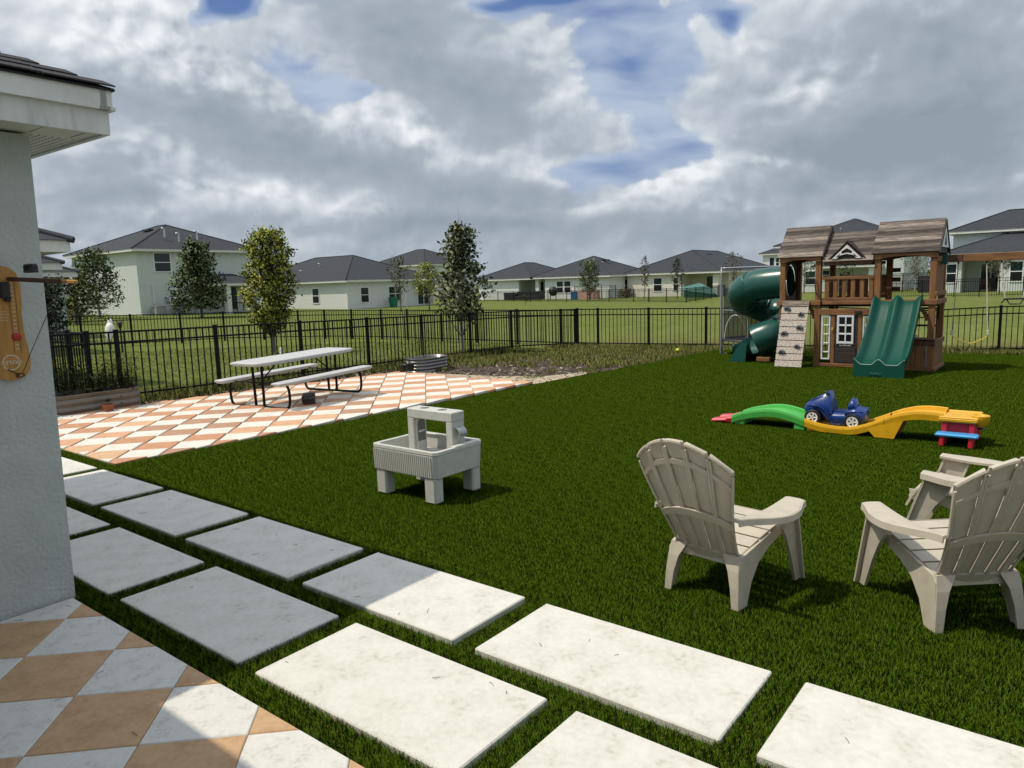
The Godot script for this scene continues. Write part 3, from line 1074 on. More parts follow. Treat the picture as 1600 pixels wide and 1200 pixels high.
func build_own_house() -> void:
	var lean := Basis(Vector3(-0.62, 0, -0.784).normalized(), 0.0157)
	var o := thing("house", "grey stucco house corner with white eave at the left edge", "house", P(-4.491, 1.558), lean)
	var w := MB.new()
	w.span(Vector3(-3.79, -0.2, 0), Vector3(0, 2.56, 4.5))
	w.span(Vector3(0.0, -0.2, 4.3), Vector3(9.0, 2.56, 4.6))
	part("wall", w.done(), M.stucco_own, o)
	# eaves: (x to the right of the wall corner, z towards the back)
	var sof := MB.new()
	var lo := 2.575
	sof.span(Vector3(-4.07, lo, -0.262), Vector3(0.262, lo + 0.015, 1.5))
	sof.span(Vector3(-4.07, lo, 1.5), Vector3(8.6, lo + 0.015, 4.6))
	part("soffit", sof.done(), M.soffit, o)
	for k in 8:   # grooves between the soffit panels, only a shade deep
		var g := MB.new()
		g.box(Vector3(0.135, lo - 0.003, -0.20 + k * 0.20), Vector3(0.25, 0.004, 0.007))
		part("soffit_groove", g.done(), M.soffit_gap if k in [2, 3, 4] else M.soffit, o)
	var perf := MB.new()
	for i in 26:
		for j in 7:
			perf.box(Vector3(-0.05 - i * 0.045, lo - 0.001, -0.235 + j * 0.034), Vector3(0.028, 0.003, 0.006))
	var pp := part("soffit_slots", perf.done(), M.grey_box, o)
	pp.set_meta("kind", "stuff")
	var edge := [[Vector3(-4.07, 0, -0.29), Vector3(0.29, 0, -0.262)], [Vector3(0.262, 0, -0.262), Vector3(0.29, 0, 1.5)], [Vector3(-4.10, 0, -0.29), Vector3(-4.07, 0, 4.6)], [Vector3(0.29, 0, 1.472), Vector3(8.6, 0, 1.5)]]
	for e in edge:
		var f := MB.new()
		f.span(e[0] + Vector3(0, lo - 0.012, 0), e[1] + Vector3(0, lo + 0.115, 0))
		part("fascia", f.done(), M.fascia_stained, o)
		var u := MB.new()
		var grow := Vector3(0.016, 0, 0.016)
		u.span(e[0] - grow + Vector3(0, lo + 0.128, 0), e[1] + grow + Vector3(0, lo + 0.222, 0))
		u.span(e[0] - grow * 1.7 + Vector3(0, lo + 0.112, 0), e[1] + grow * 1.7 + Vector3(0, lo + 0.130, 0))
		part("drip_edge", u.done(), M.trim, o)
	var nail := MB.new()
	nail.box(Vector3(0.308, lo + 0.185, 0.235), Vector3(0.01, 0.018, 0.012))
	part("hook", nail.done(), M.dark_plastic, o)
	# hipped roof over this corner, and the long roof behind
	var top := lo + 0.225
	var x0 := -4.13
	var x1 := 0.32
	var z0 := -0.32
	var hw := (x1 - x0) * 0.5
	var rise := hw * 0.415
	var A := Vector3(x0, top, z0)
	var B := Vector3(x1, top, z0)
	var R := Vector3((x0 + x1) * 0.5, top + rise, z0 + hw)
	var r := MB.new()
	r.tri(A, R, B)
	r.quad(B, R, R + Vector3(0, 0, 3.0), Vector3(x1, top, z0 + hw + 3.0))
	r.quad(A, Vector3(x0, top, z0 + hw + 3.0), R + Vector3(0, 0, 3.0), R)
	r.quad(Vector3(x1, top, 1.44), Vector3(8.7, top, 1.44), Vector3(8.7, top + 1.3, 4.6), Vector3(x1, top + 1.3, 4.6))
	r.span(Vector3(x0, top - 0.012, z0), Vector3(x1, top - 0.004, 1.5))
	part("roof", r.done(), M.shingle_near, o)
	# shingles on the side that is seen, laid in courses up the slope
	var sl := Vector3(-hw, rise, 0).normalized()
	var nn := Vector3(rise, hw, 0).normalized()
	var q := Basis(-sl, nn, Vector3(0, 0, 1))
	for c in 9:
		var up := c * 0.14
		var zmin := z0 + up * 0.925 * 1.0
		var z := zmin
		var k := 0
		while z < 2.2:
			var len := 0.32 + rough(0.03)
			if k == 0 and c & 1:
				len = 0.17
			if k == 0:
				len += 0.05
			var s := MB.new()
			s.box(Vector3.ZERO, Vector3(0.155, 0.008, len - 0.006))
			var mi := part("shingle", s.done(), M.shingle_near, o, Vector3(x1, top, 0) + sl * (up + 0.07) + nn * (0.010 + 0.002 * (k & 1)) + Vector3(0, 0, z + len * 0.5), q * Basis(Vector3(0, 0, 1), 0.05))
			mi.set_meta("kind", "")
			mi.remove_meta("kind")
			z += len
			k += 1
	# hook-and-ring game on the wall
	var g := thing("ring_toss_board", "amber wooden ring toss board hanging on the grey stucco wall", "game board", P(-4.491, 1.558) + lean * Vector3(0.0, 1.575, 0.198), lean * Basis(Vector3.UP, PI / 2))
	var outline := PackedVector2Array()
	for p in [[0.0, 0.300], [0.035, 0.292], [0.065, 0.262], [0.080, 0.205], [0.078, 0.12], [0.072, 0.04], [0.074, -0.04], [0.085, -0.13], [0.092, -0.20], [0.085, -0.25], [0.060, -0.284], [0.02, -0.298]]:
		outline.append(Vector2(p[0], p[1]))
	for i in range(outline.size() - 1, 0, -1):
		outline.append(Vector2(-outline[i].x, outline[i].y))
	var bd := MB.new()
	bd.prism(outline, 0.002, 0.018)
	part("board", bd.done(), M.bamboo, g)
	var track := MB.new()
	track.span(Vector3(0.020, -0.155, 0.018), Vector3(0.023, 0.22, 0.0195))
	track.span(Vector3(0.050, -0.155, 0.018), Vector3(0.053, 0.22, 0.0195))
	part("score_track", track.done(), M.arm_wood, g)
	for k in 17:
		var tk := MB.new()
		tk.box(Vector3(0.0365, 0.21 - k * 0.0215, 0.0188), Vector3(0.014, 0.007, 0.0012))
		part("score_mark", tk.done(), M.print_tick, g)
	var knob := MB.new(true)
	knob.lathe(Vector3(0.037, -0.070, 0.018), [Vector2(0.022, 0), Vector2(0.022, 0.005), Vector2(0.012, 0.008), Vector2(0.0, 0.008)], 16, Basis(Vector3.RIGHT, PI / 2))
	part("score_marker", knob.done(), M.red_paint, g)
	for k in 4:
		var ln := MB.new()
		ln.span(Vector3(-0.055, 0.062 - k * 0.015, 0.018), Vector3([0.005, 0.014, 0.003, 0.006][k], 0.065 - k * 0.015, 0.0192))
		part("rule_line", ln.done(), M.print_tick, g)
	var ringm := MB.new()
	for k in 40:
		var a0 := TAU * k / 40.0
		if absf(sin(a0)) < 0.30:
			continue
		var a1 := TAU * (k + 1) / 40.0
		var c0 := Vector3(0.0, -0.205, 0.019)
		ringm.quad(c0 + Vector3(cos(a0), sin(a0), 0) * 0.036, c0 + Vector3(cos(a1), sin(a1), 0) * 0.036, c0 + Vector3(cos(a1), sin(a1), 0) * 0.041, c0 + Vector3(cos(a0), sin(a0), 0) * 0.041)
	part("emblem", ringm.done(), M.print_light, g)
	part("lettering", letters("ATTOO", 0.026, 0.0015), M.print_light, g, Vector3(0, -0.205, 0.0185))
	# folding arm that holds the string
	var arm := MB.new()
	arm.cbox(Vector3(0.03, 0.222, 0.36), Vector3(0.020, 0.022, 0.70), 0.004, Basis(Vector3.RIGHT, 0.03))
	part("arm", arm.done(), M.cedar_dark, g)
	var tip := MB.new()
	tip.cbox(Vector3(0.03, 0.2095, 0.775), Vector3(0.017, 0.018, 0.16), 0.004, Basis(Vector3.RIGHT, 0.03))
	part("arm_tip", tip.done(), M.bamboo, g)
	var catch := MB.new()
	catch.cbox(Vector3(0.03, 0.264, 0.33), Vector3(0.03, 0.010, 0.12), 0.003)
	catch.cbox(Vector3(0.03, 0.296, 0.33), Vector3(0.03, 0.012, 0.10), 0.004)
	catch.cbox(Vector3(0.03, 0.280, 0.285), Vector3(0.03, 0.034, 0.022), 0.004)
	catch.cbox(Vector3(0.03, 0.280, 0.375), Vector3(0.03, 0.034, 0.022), 0.004)
	part("clip", catch.done(), M.dark_plastic, g)
	var hinge := MB.new()
	hinge.cbox(Vector3(0.0, 0.175, 0.035), Vector3(0.045, 0.085, 0.034), 0.006)
	hinge.cbox(Vector3(0.012, 0.13, 0.03), Vector3(0.03, 0.03, 0.024), 0.006)
	part("hinge", hinge.done(), M.dark_plastic, g)
	var bolt := MB.new(true)
	bolt.lathe(Vector3(0.03, 0.218, 0.80), [Vector2(0.006, 0), Vector2(0.006, 0.01), Vector2(0, 0.012)], 10)
	part("bolt", bolt.done(), M.steel, g)
	var cord := MB.new(true)
	cord.tube([Vector3(0.03, 0.205, 0.80), Vector3(0.031, 0.10, 0.54), Vector3(0.036, -0.13, 0.22), Vector3(0.045, -0.262, 0.03)], 0.0018, 6)
	part("string", cord.done(), M.dark_plastic, g)
	var rg := MB.new(true)
	var pts := []
	for k in 17:
		var a := TAU * k / 16.0
		pts.append(Vector3(0.035 + cos(a) * 0.017, -0.275 + sin(a) * 0.010, 0.026))
	rg.tube(pts, 0.0024, 6, false)
	for k in 3:
		rg.tube([Vector3(0.03, -0.272, 0.024), Vector3(0.015 - k * 0.018, -0.262 + k * 0.012 - (0.02 if k == 0 else 0.0), 0.024)], 0.0024, 5)
	part("ring_hook", rg.done(), M.dark_plastic, g)


func letters(s: String, size: float, depth: float) -> TextMesh:
	var t := TextMesh.new()
	t.text = s
	var f := SystemFont.new()
	f.font_names = PackedStringArray(["Droid Serif"])
	f.font_weight = 700
	t.font = f
	t.font_size = 64
	t.pixel_size = size / 64.0
	t.depth = depth
	return t


# ---------------------------------------------------------------- the neighbourhood


# windows: [face, from, to, low, high, kind] with face "s" (towards -b) or "e" (towards +a); kind w window, d sliding door
func hip_house(called: String, label: String, a0: float, a1: float, b0: float, b1: float, base: float, eave: float, wall_mat: Material, boxes: Array, openings: Array, extra := {}) -> Node3D:
	var o := thing(called, label, "house", P(a1, b0, base), Basis.IDENTITY, extra.get("group", "houses round the pond"))
	var at := func(a: float, b: float, y: float) -> Vector3: return Vector3(a - a1, y - base, -(b - b0))
	var w := MB.new()
	if boxes.is_empty():
		boxes = [[a0, a1, b0, b1]]
	for x in boxes:
		w.span(at.call(x[0], x[3], base - 0.6), at.call(x[1], x[2], eave))
	part("wall", w.done(), wall_mat, o)
	roof_hip(o, at, a0 - 0.45, a1 + 0.45, b0 - 0.45, b1 + 0.45, eave, extra.get("pitch", 0.415))
	for k in openings:
		opening(o, at, k, a0, a1, b0, b1, base)
	return o


func roof_hip(o: Node3D, at: Callable, a0: float, a1: float, b0: float, b1: float, eave: float, pitch := 0.415) -> void:
	var f := MB.new()
	var t := 0.2
	var e := 0.04
	f.span(at.call(a0, b0 + e, eave - 0.02), at.call(a1, b0, eave + t))
	f.span(at.call(a0, b1, eave - 0.02), at.call(a1, b1 - e, eave + t))
	f.span(at.call(a1 - e, b1 - e, eave - 0.02), at.call(a1, b0 + e, eave + t))
	f.span(at.call(a0, b1 - e, eave - 0.02), at.call(a0 + e, b0 + e, eave + t))
	part("fascia", f.done(), M.trim, o)
	var s := MB.new()
	s.span(at.call(a0 + e, b1 - e, eave + 0.005), at.call(a1 - e, b0 + e, eave + 0.03))
	part("soffit", s.done(), M.soffit, o)
	var y := eave + t + 0.005
	var h := minf(a1 - a0, b1 - b0) * 0.5
	var g := 0.05
	var A: Vector3 = at.call(a0 - g, b0 - g, y)
	var B: Vector3 = at.call(a1 + g, b0 - g, y)
	var C: Vector3 = at.call(a1 + g, b1 + g, y)
	var D: Vector3 = at.call(a0 - g, b1 + g, y)
	var top := y + (h + g) * pitch
	var R0: Vector3
	var R1: Vector3
	var r := MB.new()
	if a1 - a0 >= b1 - b0:
		R0 = at.call(a0 + h, (b0 + b1) * 0.5, top)
		R1 = at.call(a1 - h, (b0 + b1) * 0.5, top)
		r.quad(A, R0, R1, B)
		r.quad(C, R1, R0, D)
		r.tri(B, R1, C)
		r.tri(D, R0, A)
	else:
		R0 = at.call((a0 + a1) * 0.5, b0 + h, top)
		R1 = at.call((a0 + a1) * 0.5, b1 - h, top)
		r.tri(A, R0, B)
		r.quad(B, R0, R1, C)
		r.tri(C, R1, D)
		r.quad(D, R1, R0, A)
	var mi := part("roof", r.done(), M.shingle, o)
	var cap := MB.new(true)   # hip and ridge caps
	for line in [[A, R0], [B, R1 if a1 - a0 >= b1 - b0 else R0], [C, R1], [R0, R1]]:
		if (line[0] as Vector3).distance_to(line[1]) > 0.3:
			cap.tube([line[0], line[1]], 0.07, 5)
	part("ridge_cap", cap.done(), M.shingle, mi)


func roof_vent(o: Node3D, p: Vector3, kind: int) -> void:   # p in the house's own axes
	var v := MB.new(kind == 0)
	if kind == 0:   # goose-neck pipe
		v.tube(arc([p + Vector3(0, -0.25, 0), p + Vector3(0, 0.34, 0), p + Vector3(0, 0.50, 0.10), p + Vector3(0, 0.44, 0.20)], 4), 0.075, 8)
		part("vent_pipe", v.done(), M.vent_metal, o)
	else:           # low box vent under the ridge
		v.box(p, Vector3(1.3 if kind == 1 else 0.4, 0.16, 0.4 if kind == 1 else 1.3))
		part("ridge_vent", v.done(), M.dark_plastic, o)


func opening(o: Node3D, at: Callable, k: Array, _a0: float, a1: float, b0: float, _b1: float, base: float) -> void:
	var lo: float = base + k[3]
	var hi: float = base + k[4]
	var plane: float = k[6] if k.size() > 6 else (b0 if k[0] == "s" else a1)
	var put := func(u: float, y: float, out: float) -> Vector3:
		return at.call(u, plane - out, y) if k[0] == "s" else at.call(plane + out, u, y)
	var bar := func(mb: MB, u0: float, u1: float, y0: float, y1: float, d0: float, d1: float) -> void:
		var p: Vector3 = put.call(u0, y0, d0)
		var q: Vector3 = put.call(u1, y1, d1)
		mb.span(Vector3(minf(p.x, q.x), minf(p.y, q.y), minf(p.z, q.z)), Vector3(maxf(p.x, q.x), maxf(p.y, q.y), maxf(p.z, q.z)))
	var u0: float = k[1]
	var u1: float = k[2]
	var f := MB.new()
	var t := 0.07
	bar.call(f, u0 - t, u0, lo - t, hi + t, 0.0, 0.05)
	bar.call(f, u1, u1 + t, lo - t, hi + t, 0.0, 0.05)
	bar.call(f, u0, u1, hi, hi + t, 0.0, 0.05)
	bar.call(f, u0, u1, lo - t, lo, 0.0, 0.06)
	if k[5] == "w":
		bar.call(f, u0, u1, (lo + hi) * 0.5 - 0.03, (lo + hi) * 0.5 + 0.03, 0.012, 0.045)
	elif k[5] == "d":
		bar.call(f, (u0 + u1) * 0.5 - 0.04, (u0 + u1) * 0.5 + 0.04, lo, hi, 0.012, 0.045)
	var frame := part("sliding_door" if k[5] == "d" else "window", f.done(), M.window_frame, o)
	if k[5] == "w":
		for s in 2:
			var g := MB.new()
			var m := (lo + hi) * 0.5
			bar.call(g, u0, u1, lo if s == 0 else m + 0.03, m - 0.03 if s == 0 else hi, 0.002, 0.014 - 0.006 * s)
			part("pane", g.done(), M.pane_dark if s == 0 else M.pane, frame)
	else:
		for s in (2 if k[5] == "d" else 1):
			var g := MB.new()
			var m := (u0 + u1) * 0.5
			bar.call(g, u0 if s == 0 else m + 0.04, (m - 0.04 if k[5] == "d" else u1) if s == 0 else u1, lo, hi, 0.002, 0.012)
			part("pane", g.done(), M.pane, frame)


func solid(o: Node3D, called: String, lo: Vector3, hi: Vector3, m: Material) -> void:
	var mb := MB.new()
	mb.span(lo, hi)
	part(called, mb.done(), m, o)


func build_neighbour_houses() -> void:
	# two-storey house on the left
	var h := hip_house("house", "two-storey pale green house with dark hipped roof behind the left fence", -72.04, -59.83, 27.86, 38.58, 0.0, 5.1, M.stucco_mint, [],
		[["e", 29.3, 30.6, 3.5, 4.95, "w"], ["e", 30.36, 31.2, 0.78, 1.95, "w"], ["e", 35.0, 36.4, 0.1, 2.1, "d"]])
	for v in [[-1.6, 6.75, -3.3, 0], [-1.2, 6.35, -4.3, 0], [-1.5, 6.60, -6.1, 0]]:
		roof_vent(h, Vector3(v[0], v[1] - 0.12, v[2]), v[3])
	roof_vent(h, Vector3(-5.7, 7.25, -3.9), 1)
	solid(h, "wall_conduit", Vector3(0, 0.9, -1.16), Vector3(0.08, 2.5, -1.04), M.stucco_white)
	solid(h, "meter_box", Vector3(0, 0.95, -2.3), Vector3(0.12, 1.4, -2.05), M.grey_box)
	var at := func(a: float, b: float, y: float) -> Vector3: return Vector3(a + 59.83, y, -(b - 27.86))
	roof_hip(h, at, -60.5, -57.0, 32.2, 37.2, 2.2)   # covered porch
	solid(h, "porch_column", at.call(-57.6, 34.3, 0) + Vector3(-0.15, -0.3, 0), at.call(-57.2, 33.9, 2.2) + Vector3(0, 0, 0), M.stucco_white)
	solid(h, "porch_column", at.call(-57.6, 37.0, 0) + Vector3(0, -0.3, 0), at.call(-57.2, 36.7, 2.2), M.stucco_white)
	thing_box("patio_table", "dark table and chairs under the porch of the pale green house", "table", P(-58.6, 35.6, 0.0), [[0, 0.7, 0, 1.3, 0.08, 0.9], [-0.5, 0.35, -0.3, 0.08, 0.7, 0.08], [0.5, 0.35, -0.3, 0.08, 0.7, 0.08], [-0.5, 0.35, 0.3, 0.08, 0.7, 0.08], [0.5, 0.35, 0.3, 0.08, 0.7, 0.08], [0.2, 0.45, 0.9, 0.5, 0.08, 0.5], [0.2, 0.75, 1.15, 0.5, 0.6, 0.06], [0.0, 0.45, -0.95, 0.5, 0.08, 0.5]], M.dark_plastic)
	thing_box("air_conditioner", "grey air conditioner beside the wall of the pale green house", "air conditioner", P(-59.2, 29.0, -0.05), [[0, 0.35, 0, 0.8, 0.7, 0.8], [0, 0.73, 0, 0.86, 0.05, 0.86]], M.grey_box)
	# white single-storey house in the middle left
	h = hip_house("house", "white single-storey house with green bin against its wall", -73.9, -55.78, 45.52, 57.2, -0.33, 2.25, M.stucco_white, [],
		[["s", -61.1, -60.1, 0.63, 2.03, "w"], ["e", 47.2, 48.15, 0.6, 2.0, "w"], ["e", 50.85, 51.65, 0.6, 2.0, "w"], ["e", 51.75, 52.5, 0.6, 2.0, "w"], ["e", 54.9, 56.6, 0.1, 2.05, "d"]])
	for v in [[-12.5, 3.95, -2.4, 0], [-9.6, 3.45, -1.5, 0], [-8.2, 4.15, -2.8, 0], [-9.2, 4.60, -3.9, 1], [-5.8, 4.75, -4.6, 1]]:
		roof_vent(h, Vector3(v[0], v[1] + (0.0 if v[3] == 0 else 0.06), v[2] - 0.5), v[3])
	solid(h, "downpipe", Vector3(0, 0, -8.1), Vector3(0.08, 2.5, -8.0), M.trim)
	solid(h, "porch_column", Vector3(1.5, -0.3, -12.2), Vector3(2.0, 2.5, -11.6), M.stucco_cream)
	var at2 := func(a: float, b: float, y: float) -> Vector3: return Vector3(a + 55.78, y + 0.33, -(b - 45.52))
	roof_hip(h, at2, -58.0, -53.4, 54.6, 58.4, 2.25)
	hip_house("house", "two-storey white house far behind the white single-storey house", -89.0, -76.5, 77.0, 88.0, -0.4, 4.6, M.stucco_white, [], [["s", -85.2, -83.9, 3.1, 4.4, "w"], ["s", -79.6, -78.4, 3.1, 4.4, "w"]])
	# row beyond the pond
	h = hip_house("house", "single-storey house with two white columns, left of the row beyond the pond", -63.8, -54.9, 74.04, 85.0, -0.42, 2.05, M.stucco_white, [[-63.8, -57.4, 74.04, 85.0], [-57.4, -54.9, 77.0, 85.0]],
		[["s", -56.4, -55.2, 0.08, 2.1, "d", 77.0]])
	solid(h, "porch_column", Vector3(-2.5, -0.3, -0.4), Vector3(-2.1, 2.5, 0.0), M.stucco_white)
	roof_vent(h, Vector3(-5.0, 4.15, -4.2), 1)
	h = hip_house("house", "single-storey house with paired windows behind the smoker grill", -54.4, -43.76, 74.04, 84.6, -0.41, 2.09, M.stucco_white, [[-52.9, -43.76, 74.04, 84.6], [-54.4, -52.9, 76.5, 84.6]],
		[["s", -51.1, -50.2, 0.75, 2.1, "w"], ["s", -50.0, -49.1, 0.75, 2.1, "w"], ["e", 77.6, 78.4, 0.7, 2.1, "w"], ["s", -53.8, -53.1, 0.08, 2.1, "p", 76.5]])
	solid(h, "porch_column", Vector3(-10.6, -0.3, -0.4), Vector3(-10.1, 2.5, 0.0), M.stucco_white)
	for v in [[-4.2, 3.85, -3.6, 0], [-2.9, 3.45, -3.5, 0], [-2.6, 3.0, -2.9, 0]]:
		roof_vent(h, Vector3(v[0], v[1] + 0.35, v[2]), 0)
	roof_vent(h, Vector3(-5.6, 4.55, -4.6), 1)
	roof_vent(h, Vector3(-3.6, 4.55, -5.0), 1)
	solid(h, "downpipe", Vector3(0.0, 0, -0.4), Vector3(0.08, 2.5, -0.3), M.trim)
	h = hip_house("house", "cream single-storey house with a covered patio and teal awning", -43.4, -31.97, 77.68, 96.5, -0.33, 2.14, M.stucco_cream, [[-43.4, -36.5, 77.68, 96.5], [-36.5, -31.97, 80.4, 96.5]],
		[["s", -39.9, -38.9, 0.58, 2.05, "w"], ["s", -37.4, -36.85, 0.6, 2.05, "w"], ["s", -34.6, -33.0, 0.08, 2.1, "d", 80.4], ["e", 84.0, 85.2, 0.7, 2.1, "w"]])
	solid(h, "porch_column", Vector3(-0.75, -0.3, -0.45), Vector3(-0.1, 2.5, 0.0), M.stucco_cream)
	solid(h, "patio_post", Vector3(-4.35, -0.3, -0.2), Vector3(-4.2, 2.5, -0.05), M.grey_box)
	roof_vent(h, Vector3(-6.3, 4.55, -4.6), 1)
	roof_vent(h, Vector3(-4.6, 4.72, -7.8), 2)
	hip_house("house", "two-storey white house peeking out above the green tube slide", -41.0, -33.5, 117.0, 128.0, -0.2, 4.85, M.stucco_white, [], [["s", -39.9, -39.2, 3.0, 4.6, "p"], ["s", -38.9, -37.6, 3.0, 4.6, "w"]])
	h = hip_house("house", "two-storey house with roof vents seen behind the play set roofs", -27.5, -14.92, 83.68, 97.5, -0.2, 4.65, M.stucco_mint, [],
		[["s", -24.6, -23.55, 0.75, 2.15, "w"], ["s", -22.75, -22.1, 1.2, 2.2, "w"], ["s", -21.0, -20.0, 1.4, 2.0, "p"], ["s", -24.6, -23.4, 3.2, 4.4, "w"], ["s", -18.4, -17.2, 3.2, 4.4, "w"]])
	for v in [[-8.9, 6.4, -4.1, 0], [-9.4, 5.75, -2.4, 0], [-6.9, 6.0, -3.0, 0]]:
		roof_vent(h, Vector3(v[0], v[1] + 0.2, v[2]), 0)
	roof_vent(h, Vector3(-6.3, 7.45, -5.6), 1)
	var at3 := func(a: float, b: float, y: float) -> Vector3: return Vector3(a + 14.92, y + 0.2, -(b - 83.68))
	roof_hip(h, at3, -23.1, -16.8, 80.6, 85.0, 2.25)
	solid(h, "porch_column", at3.call(-17.6, 81.3, -0.5), at3.call(-17.2, 80.9, 2.25), M.stucco_white)
	solid(h, "porch_column", at3.call(-22.6, 81.3, -0.5), at3.call(-22.2, 80.9, 2.25), M.stucco_white)
	# right-hand house, two storeys with a lower front
	h = hip_house("house", "pale two-storey house with covered patio behind the swing beam", -9.17, 3.2, 67.38, 76.4, -0.05, 2.72, M.stucco_mint, [[-9.17, -7.94, 67.38, 76.0], [-7.94, -5.5, 70.2, 76.0], [-5.05, 3.2, 67.38, 76.0], [-9.1, 3.4, 71.4, 78.2]],
		[["s", -8.95, -8.3, 0.75, 2.15, "w"], ["s", -6.9, -5.6, 0.08, 2.1, "d", 70.2], ["s", -4.75, -4.0, 0.75, 2.2, "w"], ["s", -1.5, -0.4, 0.75, 2.2, "w"]], {"pitch": 0.36})
	solid(h, "porch_column", Vector3(-5.5 - 3.2, -0.3, -0.45), Vector3(-5.05 - 3.2, 2.77, 0.0), M.stucco_white)
	var at4 := func(a: float, b: float, y: float) -> Vector3: return Vector3(a - 3.2, y + 0.05, -(b - 67.38))
	solid(h, "upper_wall", at4.call(-9.1, 78.2, 2.7), at4.call(3.4, 71.2, 4.62), M.stucco_mint)
	roof_hip(h, at4, -9.55, 3.85, 70.75, 78.65, 4.6)
	roof_vent(h, at4.call(-3.7, 72.6, 5.75), 0)
	roof_vent(h, at4.call(-2.0, 73.2, 5.95), 1)
	thing_box("garden_bench", "brown bench under the patio of the pale two-storey house", "bench", P(-6.3, 69.0, 0.0), [[0, 0.42, 0, 1.0, 0.07, 0.4], [0, 0.72, -0.2, 1.0, 0.5, 0.05], [-0.45, 0.2, 0, 0.06, 0.4, 0.4], [0.45, 0.2, 0, 0.06, 0.4, 0.4]], M.dark_brown)
	# the houses next door on the left: each shows its eave and a strip of wall
	for k in 3:
		var ca: float = [-15.48, -25.75, -35.38][k]
		var cb: float = [6.16, 9.83, 14.03][k]
		var lab: String = ["next-door stucco house whose white eave shows beside the house corner", "house whose grey eave shows just below the nearest neighbour's eave", "house with the farthest eave left of the pale green house"][k]
		hip_house("house", lab, ca - 9.0, ca - 0.45, cb - 9.0, cb - 0.62, 0.0, 2.57, M.stucco_own, [], [], {"group": "houses next door in a row"})

func thing_box(called: String, label: String, category: String, at: Vector3, boxes: Array, m: Material, basis := Basis.IDENTITY) -> Node3D:
	var mb := MB.new()
	for b in boxes:
		mb.cbox(Vector3(b[0], b[1], b[2]), Vector3(b[3], b[4], b[5]), 0.012)
	var o := MeshInstance3D.new()
	o.name = numbered(called)
	o.mesh = mb.done()
	o.material_override = m
	o.transform = Transform3D(basis, at)
	add_child(o, true)
	return tag(o, label, category)


# ---------------------------------------------------------------- fences


func fence(called: String, label: String, posts: Array, height: float, pickets: bool, spacing: float, m: Material, group := "") -> Node3D:
	var p0: Vector3 = P(posts[0][0], posts[0][1], ground_line(posts[0][0], posts[0][1]))
	var o := thing(called, label, "fence", p0, Basis.IDENTITY, group)
	var ps := MB.new()
	ps.cbox(Vector3(0, height * 0.5 - 0.01, 0), Vector3(0.062, height + 0.02, 0.062), 0.004)
	ps.cbox(Vector3(0, height + 0.012, 0), Vector3(0.072, 0.022, 0.072), 0.006)
	var post := ps.done()
	var pk := MB.new()
	pk.box(Vector3(0, height * 0.5 + 0.012, 0), Vector3(0.017, height - 0.07, 0.017))
	var picket := pk.done()
	for i in posts.size():
		var q := P(posts[i][0], posts[i][1], ground_line(posts[i][0], posts[i][1]))
		part("post", post, m, o, q - p0)
		if i == posts.size() - 1:
			break
		var r := P(posts[i + 1][0], posts[i + 1][1], ground_line(posts[i + 1][0], posts[i + 1][1]))
		var d := r - q
		var flat := Vector3(d.x, 0, d.z)
		var turn := Basis(Vector3.UP, atan2(-d.z, d.x)) * Basis(Vector3(0, 0, 1), atan2(d.y, flat.length()))
		for y in [height - 0.02, height - 0.19, 0.11]:
			var rail := MB.new()
			rail.cbox(Vector3.ZERO, Vector3(d.length() - 0.06, 0.032, 0.026), 0.003)
			part("rail", rail.done(), m, o, (q + r) * 0.5 - p0 + Vector3(0, y, 0), turn)
		var n := int(round(flat.length() / spacing))
		var side := Basis(Vector3.UP, atan2(-d.z, d.x))
		var row := MB.new()
		for k in range(1, n):
			var at := q.lerp(r, float(k) / n) - p0
			if pickets:
				part("picket", picket, m, o, at, side)
			else:
				row.box(at + Vector3(0, height * 0.5 + 0.012, 0), Vector3(0.017, height - 0.07, 0.017), side)
		if not pickets and n > 1:
			part("picket_row", row.done(), m, o).set_meta("kind", "stuff")
	return o


func ground_line(a: float, b: float) -> float:
	return ground(a, b)


